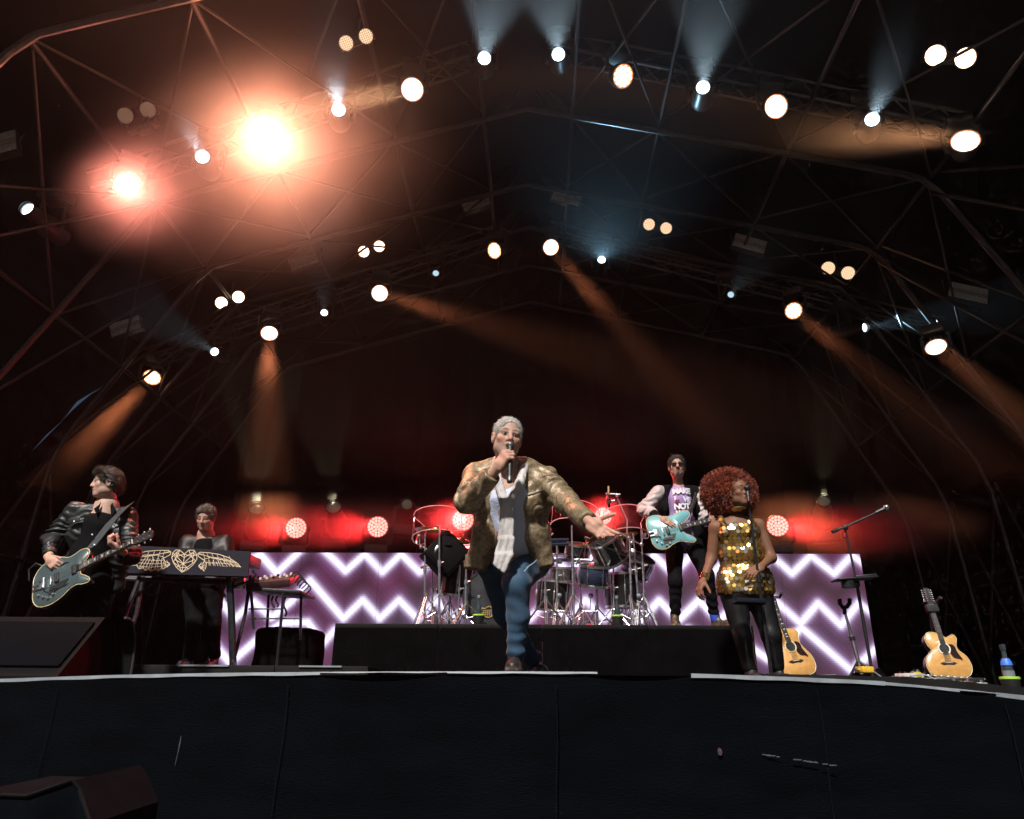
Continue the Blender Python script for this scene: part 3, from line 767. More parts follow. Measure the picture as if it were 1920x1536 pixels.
# thin smoke that has risen under the roof
def roof_smoke(dens, z0, zs, label, yb=14.9, ln=7.4):
    me = MB().prism([(-7.6, z0), (7.6, z0), (7.6, zs), (5.7, 7.1), (RIDGE_X, 8.5), (-5.7, 7.0), (-7.6, zs)], (0, yb, 0), Matrix(((1, 0, 0), (0, 0, -1), (0, 1, 0))), 0, ln).mesh('drifting_smoke', None, False)
    o = link_mesh('drifting_smoke', me); o['kind'] = 'stuff'; o['label'] = label
    mt = bpy.data.materials.new('roof_smoke'); mt.use_nodes = True; nt = mt.node_tree; nt.nodes.remove(nt.nodes['Principled BSDF'])
    pv = nt.nodes.new('ShaderNodeVolumePrincipled'); pv.inputs['Color'].default_value = (.95, .95, .95, 1); pv.inputs['Anisotropy'].default_value = .3; pv.inputs['Density'].default_value = dens
    nt.links.new(pv.outputs['Volume'], nt.nodes['Material Output'].inputs['Volume'])
    me.materials.clear(); me.materials.append(mt)
roof_smoke(.0050, 2.5, 4.6, 'thin smoke gathered under the rear of the roof')
roof_smoke(.0095, 5.9, 6.1, 'thin smoke gathered under the front of the roof', 7.48, 2.6)
smoke(at(505, 270, 7.25), (2.8, 1.2, 2.2), .14, 'orange-lit smoke round the brightest lamp', 1, nscale=.8)
smoke(at(238, 352, 7.3), (1.2, .7, 1.05), .24, 'orange-lit smoke round the left glaring lamp', 7, nscale=.8)
smoke(at(868, 978, 9.5), (.65, .35, .38), .9, 'red smoke behind the shoulder of the front singer', 8)
smoke(at(1131, 972, 9.5), (.6, .35, .36), .9, 'red smoke behind the outstretched hand', 9)
smoke(at(700, 280, 7.3), (1.3, .7, .6), .05, 'orange-lit smoke left of the ridge', 10)
smoke(at(560, 985, 9.75), (2.9, .5, .50), .95, 'red smoke over the left half of the video wall', 2, nscale=1.2)
smoke(at(1585, 990, 9.75), (2.1, .5, .58), .85, 'red smoke over the right end of the video wall', 3, nscale=1.2)
smoke(at(1640, 255, 7.2), (1.5, .8, .45), .10, 'orange-lit smoke wisps before the large oval lamp', 4, nscale=1.5)
smoke(at(190, 800, 10.6), (1.3, .8, 1.2), .08, 'orange-lit smoke wisps over the guitarist', 5, nscale=1.6)

for i_, (px_, py_, r_, dn_) in enumerate(((505, 690, .75, .030), (775, 578, .95, .024), (1085, 545, .9, .024), (1540, 625, .8, .024), (1815, 705, .95, .034), (245, 755, .8, .034), (690, 185, .9, .03))):  # puffs added near the lamps so the beams fade sooner
    smoke(at(px_, py_, 7.2 if i_ == 6 else 11.0), (r_, .7, r_ * .9), dn_, 'smoke added to fade the lamp beam ' + ('above the left red light', 'crossing left of centre', 'falling right of the ridge', 'slanting over the boom stand', 'at the right picture edge', 'over the guitarist', 'left of the ridge')[i_], 20 + i_, nscale=1.7)

# ================================================================== LAMPS
def frame_z(z, xh=(1, 0, 0)):
    z = Vector(z).normalized(); x = Vector(xh); x = (x - z * x.dot(z))
    if x.length < 1e-3: x = Vector((0, 1, 0)) - z * z.y
    x.normalize(); return Matrix((x, z.cross(x), z)).transposed()
def spot(parent, pos, dirv, power, col, cone, size=.1, blend=.6, name='light'):
    l = bpy.data.lights.new(name, 'SPOT'); l.energy = power; l.color = col; l.spot_size = R(cone); l.spot_blend = blend; l.shadow_soft_size = size
    o = bpy.data.objects.new(name, l); COL.objects.link(o)
    Q = Vector(dirv).to_track_quat('-Z', 'Y').to_matrix().to_4x4()
    I = base_of(parent).inverted(); o.parent = parent; o.matrix_basis = I @ Matrix.Translation(Vector(pos)) @ Q
    return o
E_warm = emat('warm_lens_bright', (1., .80, .64), 4.0); E_warm2 = emat('warm_lens_cells', (1., .62, .36), 3.2); E_warmd = emat('warm_lens_dim', (1., .34, .12), .9)
E_cool = emat('cool_lens', (.72, .90, 1.), 5.0); E_cool2 = emat('cool_lens_soft', (.55, .80, .95), .8); E_off = emat('idle_lens', (.8, .75, .5), .05, (.05, .05, .05))  # idle lens carries a faint emission in place of glints
E_red = emat('red_lens_cells', (1., .46, .38), 1.5); E_red2 = emat('red_lens_face', (1., .03, .03), .7)
E_bl = [emat('blinder_filament_%d' % i, c, s) for i, (c, s) in enumerate((((1., .55, .35), .16), ((1., .60, .36), 1.3), ((1., .66, .44), 6.)))]
M_body = pmat('fixture_black_casing', (.055, .05, .048), .38, .1, .3, 20, .04, 120)
M_glass = pmat('fixture_glass_rim', (.10, .10, .11), .1, .6, .2, 20)

def cells(m, o, rot, rings, r):
    m.lathe([(r, 0), (r * .75, .006), (.001, .008)], o, rot, 8, False)
    for k, (rad, cnt) in enumerate(rings):
        for i in range(cnt):
            a = 2 * math.pi * (i + .5 * (k % 2)) / cnt
            m.lathe([(r, 0), (r * .75, .006), (.001, .008)], Vector(o) + rot @ Vector((rad * math.cos(a), rad * math.sin(a), 0)), rot, 8, False)
def yoke(t, o, rot, rad, hung=True, depth=.11, base=(.30, .26, .12), drop=.34):
    """yoke arms and base of a moving head; pivot behind the lens"""
    o = Vector(o); piv = o - rot.col[2] * depth; ax = Vector((0, 0, 1)).cross(rot.col[2]); ax = ax.normalized() if ax.length > .05 else Vector((1, 0, 0))
    s = 1 if hung else -1
    for sg in (-1, 1):
        m = MB(); e = piv + ax * sg * (rad + .035); top = e + V(0, 0, s * (drop - .09))
        m.tube([e - V(0, 0, s * .03), e.lerp(top, .5), top, top - ax * sg * .05 + V(0, 0, s * .04)], [.018, .024, .026, .022], 6)
        m.tube([e - ax * sg * .05, e + ax * sg * .012], .035, 10)
        m.build('yoke_arm', M_body, t)
    bc = piv + V(0, 0, s * (drop + base[2] / 2 - .04))
    MB().box(bc, base, Matrix((ax, Vector((0, 0, 1)).cross(ax), V(0, 0, 1))).transposed(), .015).build('base', M_body, t)
    if hung:
        for sg in (-1, 1): MB().tube([bc + ax * sg * .08, bc + ax * sg * .08 + V(0, 0, .14)], .014, 6).build('clamp', M_alu, t)
    return bc
def wash(px, py, Y, tgt, label, group, power=1500, col=(1., .52, .26), cone=16, style='bright', rad=.15, hung=True, drop=.34, face=None):
    o = at(px, py, Y); d = (at(*tgt) - o).normalized() if len(tgt) == 3 else Vector(tgt).normalized()
    if face and face[0] == 'turn':      # lens axis turned sideways / tipped up from the line to the pit
        fd = (Matrix.Rotation(R(face[1]), 3, 'Z') @ (V(0, 0, 0) - o).normalized()); ax_ = V(fd.y, -fd.x, 0).normalized(); fd = Matrix.Rotation(R(face[2]), 3, ax_) @ fd
    else: fd = (at(*face) - o).normalized() if face else d
    rot = frame_z(fd); t = thing('wash_light', o, label, 'stage light', group)
    MB().lathe([(rad * .45, -.26), (rad * .72, -.25), (rad * .9, -.16), (rad * 1.04, -.06), (rad * 1.06, 0), (rad * 1.0, .012), (rad * .97, -.004)], o, rot, 24, False).build('housing', M_body, t)
    m = MB(); n = 8
    for k in range(n):
        a = 2 * math.pi * k / n; p = o + rot @ Vector((rad * .97 * math.cos(a), rad * .97 * math.sin(a), .012))
        MB().box(p, (rad * .06, rad * .03, .016), rot @ Matrix.Rotation(a, 3, 'Z')).build('rim_clip', M_black, t, False)
    face_m, cell_m = {'bright': (E_warm, E_warm), 'cells': (E_warmd, E_warm2), 'red': (E_red2, E_red)}[style]
    MB().lathe([(.001, .0), (rad * .90, -.002)], o, rot, 28, False).build('lens', face_m, t)
    MB().lathe([(rad * .90, -.001), (rad * .985, .004)], o, rot, 28, False).build('lens_rim', E_red2 if style == 'red' else E_warmd, t)
    m = MB(); rr = rad * .135 if style == 'red' else rad * .2
    if style == 'red': cells(m, o + rot.col[2] * .004, rot, ((rad * .28, 6), (rad * .54, 12), (rad * .80, 18)), rr)
    else: cells(m, o + rot.col[2] * .004, rot, ((rad * .40, 6), (rad * .70, 12)), rr)
    x = m.build('led_cells', cell_m, t); x['kind'] = 'stuff'
    bc = yoke(t, o, rot, rad * 1.02, hung, .11, (.30, .26, .12), drop)
    if power > 0: spot(t, o + fd * .03, d, power, col, cone, rad * .8)
    return t, bc
def profile(px, py, Y, tgt, label, group, power=900, col=(.62, .85, 1.), cone=18, r=.085, hung=True, dim=False, beams=None, drop=.42):
    o = at(px, py, Y); d = (at(*tgt) - o).normalized(); rot = frame_z(d); t = thing('profile_light', o, label, 'stage light', group)
    MB().lathe([(r * .8, -.62), (r * 1.5, -.60), (r * 1.75, -.5), (r * 1.7, -.34), (r * 1.25, -.16), (r * 1.12, -.02), (r * 1.12, .03), (r * 1.02, .035), (r * 1.0, .0)], o, rot, 24, False).build('housing', M_body, t)
    MB().lathe([(r * 1.14, .02), (r * 1.24, .03), (r * 1.24, .055), (r * 1.14, .06)], o, rot, 24, False).build('lens_ring', M_glass, t)
    MB().lathe([(r, .0), (r * .8, .03), (r * .4, .05), (.001, .055)], o, rot, 20, False).build('lens', E_off if not hung else (E_cool2 if dim else E_cool), t)
    yoke(t, o, rot, r * 1.75, hung, .34, (.34, .28, .14), drop)
    if power > 0:
        if beams:
            for bt in beams: spot(t, o + d * .07, (at(*bt) - o), power, col, cone, r * .4, .4)
        else: spot(t, o + d * .07, d, power, col, cone, r * .6, .5)
    return t
def blinder(pa, pb, Y, lvl, label, group):
    a = at(*pa, Y); b_ = at(*pb, Y); o = (a + b_) / 2; ax = (b_ - a).normalized(); L = (b_ - a).length
    face = (V(o.x * .4, -2, .2) - o).normalized(); rot = frame_z(face, ax); t = thing('blinder_light', o, label, 'stage light', group)
    r = L * .34
    m = MB()
    for q in (a, b_):
        m.lathe([(r * .5, -.16), (r * .95, -.10), (r * 1.06, 0), (r * 1.06, .012), (r * .98, .012), (r * .96, 0)], q, rot, 20, False)
    m.build('housing', M_body, t)
    for q in (a, b_):
        ln = MB().lathe([(r * .97, 0), (r * .6, .012), (.001, .02)], q, rot, 20, False).build('lamp', E_bl[lvl], t)
        m = MB()
        for k in range(-3, 4):
            w_ = math.sqrt(max(0, 1 - (k / 3.6) ** 2)) * r * .95; x = k * r / 3.6
            m.tube([q + rot @ Vector((x, -w_, .022)), q + rot @ Vector((x, w_, .022))], .0025, 4); m.tube([q + rot @ Vector((-w_, x, .022)), q + rot @ Vector((w_, x, .022))], .0025, 4)
        m.build('wire_guard', M_blackmt, t)
    MB().box(o - face * .09 + V(0, 0, .0), (L * 1.75, r * 1.2, .08), rot, .01).build('bracket', M_body, t)
    MB().tube([o - face * .09, o - face * .09 + V(0, 0, .36)], .016, 6).build('clamp', M_alu, t)
    return t
E_str = pmat('strobe_panel_face', (.72, .68, .67), .35, 0, .25, 30, .05, 80)
def strobe(corners, Y, label):
    P4 = [at(x, y, Y) for x, y in corners]     # TL TR BR BL
    o = sum(P4, Vector()) / 4; ux = ((P4[1] - P4[0]) + (P4[2] - P4[3])) / 2; uy = ((P4[0] - P4[3]) + (P4[1] - P4[2])) / 2
    W_ = ux.length; H2 = uy.length; rot = frame_z(ux.cross(uy), ux)
    if rot.col[2].y > 0: rot = Matrix((rot.col[0], -rot.col[1], -rot.col[2])).transposed()
    t = thing('strobe_panel', o, label, 'strobe light', 'pale striped strobe panels in the roof')
    MB().box(o - rot.col[2] * .07, (W_ * 1.02, H2 * 1.05, .12), rot, .01).build('housing', M_body, t)
    for sy, hh in ((.30, .36), (-.30, .36), (.045, .035), (-.045, .035)):
        MB().box(o + rot.col[1] * sy * H2, (W_ * .97, H2 * hh, .016), rot, .003).build('diffuser', E_str, t)
    for sg in (-1, 1): MB().tube([o - rot.col[2] * .07 + rot.col[0] * sg * W_ * .53 + V(0, 0, -.02), o - rot.col[2] * .1 + rot.col[0] * sg * W_ * .53 + V(0, 0, .22)], .012, 6).build('yoke_arm', M_body, t)

Y1, Y2 = 7.45, 11.5
G1, G2 = 'warm wash lights on the front truss', 'warm wash lights on the rear truss'
wash(238, 348, Y1, (640, 1000, .6), 'glaring warm light low on the left of the front truss', G1, 520, (1., .27, .19), 150, face=(420, 900, .6))
wash(500, 255, Y1, (700, 800, .4), 'brightest warm light with a huge orange glare, upper left', G1, 1650, (1., .34, .20), 150, face=(700, 800, .6))
wash(773, 168, Y1, (430, 225, 6.6), 'warm light throwing its beam left near the roof ridge', G1, 3000 * KL, (1., .5, .25), 15, face=(700, 380, 3.))
wash(1168, 143, Y1, (820, 145, 6.9), 'narrow-looking turned warm light right of the roof ridge', G1, 800 * KL, (1., .40, .17), 16, 'cells', face=('turn', 42, 0))
wash(1455, 200, Y1, (1080, 160, 6.9), 'turned warm light in the middle of the right roof slope', G1, 1000 * KL, (1., .34, .12), 16, 'bright', face=('turn', 26, 8))
wash(1810, 265, Y1, (1420, 262, 7.0), 'large oval warm light at the right end of the front truss', G1, 2000 * KL, (1., .45, .2), 17, rad=.165, face=('turn', 14, 36))
wash(285, 708, Y2, (60, 935, 9.6), 'warm light at the left end of the rear truss, beam falling left', G2, 3600 * KL, (1., .27, .10), 12, 'cells', face=('turn', 10, 30))
wash(505, 625, Y2, (498, 900, 9.4), 'warm light with a beam straight down, rear truss left', G2, 4200 * KL, (1., .28, .11), 12)
wash(712, 550, Y2, (1180, 690, 10.6), 'warm light with a wide beam crossing right, rear truss', G2, 6500 * KL, (1., .27, .10), 13, face=(760, 640, 6.))
wash(927, 470, Y2, (1200, 482, 11.), 'dimmer turned warm light left of the ridge on the rear truss', G2, 450 * KL, (1., .30, .10), 13, 'cells', face=('turn', -42, 0))
wash(1033, 464, Y2, (1330, 800, 10.2), 'warm light with a long diagonal beam, right of the ridge', G2, 8500 * KL, (1., .27, .10), 9, face=('turn', -16, 8))
wash(1488, 583, Y2, (1760, 800, 9.8), 'warm light with a beam slanting right, rear truss right', G2, 4500 * KL, (1., .27, .10), 10, 'cells', face=('turn', -14, 14))
wash(1755, 651, 10.15, (1990, 850, 8.6), 'wide oval warm light at the right end of the rear truss', G2, 7000 * KL, (1., .31, .13), 12, rad=.152, face=('turn', -8, 40))

G3 = 'cool white profile spots on the front truss'
cw = (.60, .84, 1.)
profile(55, 395, Y1, (-260, 130, 5.2), 'cool spot at the far left edge, beam up left', G3, 520 * KL, cw, 15)
profile(380, 295, Y1, (250, 60, 4.6), 'cool spot between the two glaring warm lights', G3, 150 * KL, cw, 15)
profile(635, 207, Y1, (600, -60, 4.2), 'cool spot right of the brightest warm light', G3, 420 * KL, cw, 16)
profile(908, 110, Y1, (960, -260, 3.4), 'cool spot left of the roof ridge with a tall beam', G3, 1000 * KL, cw, 19)
profile(1047, 103, Y1, (1010, -260, 3.4), 'cool spot right of the roof ridge with a tall beam', G3, 1000 * KL, cw, 18)
profile(1318, 165, Y1, (1350, -220, 3.6), 'cool spot with a broad beam above the right truss', G3, 1000 * KL, cw, 19)
profile(1635, 225, Y1, (1760, -120, 3.8), 'cool spot at the right with a faint beam', G3, 520 * KL, cw, 15)
G4 = 'cool white profile spots on the rear truss'
profile(403, 660, Y2, (300, 600, 9.), 'small cool spot at the left of the rear truss', G4, 260 * KL, cw, 15, .07)
profile(608, 587, Y2, (600, 480, 8.8), 'small cool spot left of centre on the rear truss', G4, 110 * KL, cw, 14, .06)
profile(817, 513, Y2, (830, 420, 8.8), 'dim small cool spot near the ridge on the rear truss', G4, 0, cw, 18, .055, dim=True)
profile(1128, 488, Y2, (1150, 300, 8.), 'cool spot fanning upward right of the ridge on the rear truss', G4, 420 * KL, (.36, .72, 1.), 50, .07)
profile(1370, 553, Y2, (1410, 500, 9.5), 'tiny cool spot right of centre on the rear truss', G4, 90 * KL, cw, 16, .055, dim=True)
profile(1618, 615, Y2, (1780, 590, 10.2), 'cool spot throwing its beam right on the rear truss', G4, 420 * KL, (.40, .75, 1.), 24, .075)
G5 = 'two-lamp blinders in the roof'
blinder((235, 217), (277, 206), Y1 - .1, 0, 'unlit two-lamp blinder above the left glaring light', G5)
blinder((649, 81), (686, 68), Y1 - 1.0, 1, 'softly lit two-lamp blinder high left of the ridge', G5)
blinder((1266, 27), (1307, 35), Y1 - .1, 1, 'two-lamp blinder at the top edge right of the ridge', G5)
blinder((1754, 104), (1810, 109), Y1 - .5, 2, 'bright two-lamp blinder in the upper right corner', G5)
blinder((415, 568), (447, 557), Y2 - .1, 2, 'bright two-lamp blinder on the left of the rear truss', G5)
blinder((682, 472), (711, 462), Y2 - .1, 2, 'bright two-lamp blinder left of the ridge on the rear truss', G5)
blinder((1217, 421), (1249, 428), Y2, 1, 'softly lit two-lamp blinder right of the ridge, rear truss', G5)
blinder((1553, 503), (1590, 512), Y2, 1, 'two-lamp blinder with visible guard on the right rear truss', G5)
strobe([(401, 129), (471, 108), (484, 141), (414, 163)], Y1 + .3, 'pale striped panel above the brightest light')
strobe([(-20, 255), (22, 246), (38, 276), (-10, 290)], Y1 + .3, 'pale striped panel cut by the left picture edge')
strobe([(538, 489), (592, 470), (600, 490), (547, 510)], Y2 - .6, 'pale striped panel below the orange glare')
strobe([(201, 610), (258, 592), (268, 612), (212, 632)], Y2 - .6, 'pale striped panel at the left over the guitarist')
strobe([(864, 378), (916, 360), (922, 382), (870, 399)], Y2 - .6, 'pale striped panel left of the ridge')
strobe([(1038, 352), (1092, 365), (1087, 388), (1034, 373)], Y2 - .6, 'pinkish striped panel right of the ridge')
strobe([(1379, 437), (1440, 453), (1432, 477), (1372, 459)], Y2 - .6, 'dark striped panel on the right roof slope')
strobe([(1785, 529), (1860, 545), (1846, 569), (1772, 552)], Y2 - .6, 'dark striped panel near the right picture edge')
strobe([(1498, 13), (1587, 22), (1573, 60), (1486, 50)], Y1 + .3, 'grey striped panel at the top right')

# red wash heads standing behind the LED wall
RY = 9.62; G6 = 'red wash lights behind the video wall'
red = (1., .03, .03)
wash(555, 990, RY, (330, 1010, 8.9), 'red honeycomb light behind the wall, left of centre', G6, 420 * KR, red, 58, 'red', .143, False, .30, face=(590, 1020, 3))
wash(708, 988, RY, (430, 1000, 8.9), 'red honeycomb light behind the wall, beside the drums', G6, 420 * KR, red, 58, 'red', .143, False, .30, face=(740, 1020, 3))
wash(868, 975, RY, (700, 960, 8.4), 'glaring red light partly behind the front singer', G6, 260 * KR, red, 120, 'red', .15, False, .30, face=(870, 1000, 3))
wash(1131, 968, RY, (1131, 968 - 40, 8.4), 'red light glaring behind the outstretched hand', G6, 160 * KR, red, 120, 'red', .12, False, .30, face=(1131, 1000, 3))
wash(1458, 986, RY, (1760, 1010, 8.8), 'red honeycomb light behind the sequin-dress singer', G6, 460 * KR, red, 58, 'red', .143, False, .30, face=(1430, 1020, 3))
G7 = 'upright profile spots behind the video wall'
yw = (1., .88, .55)
profile(481, 956, RY + .1, (478, 780, 8.), 'pale upright spot left of the red lights, with striped beam', G7, 330 * KR, yw, 9, .09, False, True, [(440, 770, 8.2), (486, 770, 8.2), (530, 775, 8.2)], .3)
profile(626, 953, RY + .1, (600, 800, 8.), 'pale upright spot between two red lights', G7, 170 * KR, yw, 9, .09, False, True, [(575, 800, 8.2), (605, 790, 8.2), (640, 790, 8.2)], .3)
profile(763, 946, RY + .1, (763, 900, 8.), 'unlit upright spot left of the drums', G7, 0, yw, 9, .07, False, True, None, .3)
profile(1544, 941, RY + .1, (1550, 800, 8.), 'dim upright spot right of the red lights', G7, 90 * KR, yw, 9, .08, False, True, [(1525, 790, 8.2), (1550, 790, 8.2), (1575, 800, 8.2)], .3)

# ---- lattice trusses carrying the lamps, one per row and slope
def truss(P0, P1, label, n=9, w_=.26):
    t = thing('lighting_truss', (P0 + P1) / 2, label, 'truss'); ax = (P1 - P0).normalized(); sy = V(0, 1, 0); sz = ax.cross(sy).normalized()
    if sz.z < 0: sz = -sz
    cor = [sy * sg * w_ / 2 + sz * sh * w_ / 2 for sg in (-1, 1) for sh in (-1, 1)]
    for c_ in cor: bar('chord', P0 + c_, P1 + c_, .024, M_alu, t)
    for k in range(n):
        a = P0.lerp(P1, k / n); b_ = P0.lerp(P1, (k + 1) / n); m_ = P0.lerp(P1, (k + .5) / n)
        for c0, c1 in ((0, 1), (2, 3), (0, 2)):
            bar('lacing', a + cor[c0], m_ + cor[c1], .011, M_alu, t, 6); bar('lacing', m_ + cor[c1], b_ + cor[c0], .011, M_alu, t, 6)
    return t
up = V(0, .42, .62)
truss(at(120, 385, Y1) + up, at(905, 112, Y1) + up, 'left sloping lattice truss of the front light row')
truss(at(1050, 105, Y1) + up, at(1850, 268, Y1) + up, 'right sloping lattice truss of the front light row')
truss(at(240, 715, Y2) + up, at(930, 470, Y2) + up, 'left sloping lattice truss of the rear light row')
truss(at(1030, 462, Y2) + up, at(1800, 655, Y2) + up, 'right sloping lattice truss of the rear light row')
# ================================================================== PEOPLE
M_skin = attr_mat('skin', .55, 0, .12, 140, .3, .10)
M_hair = pmat('hair_brown', (.012, .0075, .005), .45, 0, .5, 40, .5, 160, stretch=(1, 1, .25), spec=.6)
def person(name_at, label):
    return thing('person', name_at, label, 'person')

def limb(pts, rs, k=.03): return chain([A3(p) for p in pts], rs, k)

def add_body(t, body, h, headobj, head_cols, skin, hands=()):
    """one continuous skin mesh: body, head and hands in one object"""
    V_, Q_, C_ = [], [], []; n = 0
    sk = A3(skin)
    v, q = sdf_mesh(body, h); v = laplace(v, q, 1, .4); V_.append(v); Q_.append(q); C_.append(np.repeat(sk[None], len(v), 0)); n += len(v)
    v, q = sdf_mesh(headobj, .0036, pad=.02); v = laplace(v, q, 1, .25); V_.append(v); Q_.append(q + n); C_.append(head_cols(v)); n += len(v)
    for hp in hands:
        v, q = sdf_mesh(hp, .0032, pad=.015); v = laplace(v, q, 1, .3); V_.append(v); Q_.append(q + n); C_.append(np.repeat(sk[None] * A3((1.02, .95, .93)), len(v), 0)); n += len(v)
    return np_mesh('body', np.concatenate(V_), np.concatenate(Q_), M_skin, t, np.concatenate(C_))

def face_frame(fwd, up=(0, 0, 1)):
    """columns right, forward, up for a Head"""
    f = Vector(fwd).normalized(); u = Vector(up); u = (u - f * u.dot(f)).normalized(); r = f.cross(u)
    return Matrix((r, f, u)).transposed()

def lens_glasses(t, hd):
    m = MB(); m2 = MB()
    for sg in (-1, 1):
        out = [(sg * .031 + .0265 * math.copysign(abs(math.cos(a)) ** .6, math.cos(a)), .003 + .0195 * math.copysign(abs(math.sin(a)) ** .7, math.sin(a))) for a in np.linspace(0, 2 * math.pi, 20, False)]
        m.add([hd.P(x, .097 - abs(x) * .22, z) for x, z in out] + [hd.P(x, .092 - abs(x) * .22, z) for x, z in out], [tuple(range(20)), tuple(range(20, 40))[::-1]] + [(i, (i + 1) % 20, 20 + (i + 1) % 20, 20 + i) for i in range(20)])
        m2.tube([hd.P(x, .097 - abs(x) * .22, z) for x, z in out], .0022, 6, closed=True)
        m2.tube([hd.P(sg * .057, .083, .010), hd.P(sg * .078, .03, .010), hd.P(sg * .082, -.02, .008)], .0025, 6)
    m2.tube([hd.P(-.008, .098, .008), hd.P(.008, .098, .008)], .0025, 6)
    fr = m2.build('sunglasses', M_black, t)
    m.build('dark_lens', pmat('sunglass_lens', (.01, .006, .008), .06, 0, .1, 5, coat=.5), fr)

def hair_cap(hd, inflate, cuts, h, m, parent, disp=None, extra=(), name='hair'):
    P, c, Rm = hd.P, hd.sc, hd.R
    pr = [ell(P(0, -.016, .038), A3((.077 + inflate, .100 + inflate, .087 + inflate)) * c, Rm, .01)] + list(extra)
    for q in cuts:
        if len(q) == 2: pr.append(planecut(P(*q[0]), Rm @ A3(q[1])))
        else: pr.append(minus(ell(P(*q[0]), A3(q[1]) * c, Rm), .006))
    return sdf_obj(name, pr, h, m, parent, disp, None, 1)

def strands(hd, hair, n, length, width, m, sweep, lift=.25, wav=.004, seed=1):
    """short hair strands combed over the hair mass along a sweep direction (head coordinates)"""
    rg = np.random.default_rng(seed); me = hair.data; co = np.empty(len(me.vertices) * 3, np.float32); me.vertices.foreach_get('co', co); co = co.reshape(-1, 3)
    B = np.array(base_of(hair)); co = co @ B[:3, :3].T + B[:3, 3]
    nv = np.empty(len(me.vertices) * 3, np.float32); me.vertices.foreach_get('normal', nv); nv = nv.reshape(-1, 3)
    c0 = hd.P(0, -.016, .03); out = co - c0; out /= np.linalg.norm(out, axis=1)[:, None]
    ok = np.where((nv * out).sum(1) > .35)[0]; pick = rg.choice(ok, n); P0 = co[pick] + rg.normal(size=(n, 3)) * .002; N = out[pick]
    sw = np.array([sweep(q) for q in ((P0 - hd.o) @ hd.R / hd.sc)]) @ hd.R.T; D = sw - (sw * N).sum(1)[:, None] * N; D /= np.linalg.norm(D, axis=1)[:, None] + 1e-9
    D = D + rg.normal(size=(n, 3)) * .22; D /= np.linalg.norm(D, axis=1)[:, None]
    L = length * rg.uniform(.6, 1.3, n)[:, None]; W_ = np.cross(D, N); W_ /= np.linalg.norm(W_, axis=1)[:, None] + 1e-9
    W_ = (W_ + N * rg.normal(size=(n, 1)) * .6) * width * rg.uniform(.6, 1.3, n)[:, None]; cv = rg.normal(size=(n, 3)) * wav
    vs = []
    for t in (0, .33, .66, 1.):
        p = P0 + D * L * t + N * (lift * L * (t - t * t * .9)) + cv * t * t; wt = W_ * (1 - .75 * t); vs += [p - wt, p + wt]
    A = np.stack(vs, 1).reshape(-1, 3); b = np.arange(n)[:, None] * 8
    q = np.concatenate([b + np.array([[0, 1, 3, 2]]), b + np.array([[2, 3, 5, 4]]), b + np.array([[4, 5, 7, 6]])])
    o = np_mesh('strands', A, q, m, hair, None, False); o['kind'] = 'stuff'; return o
BACK = lambda q: (q[0] * 4, -1., -.25 if q[2] < .05 else .05)

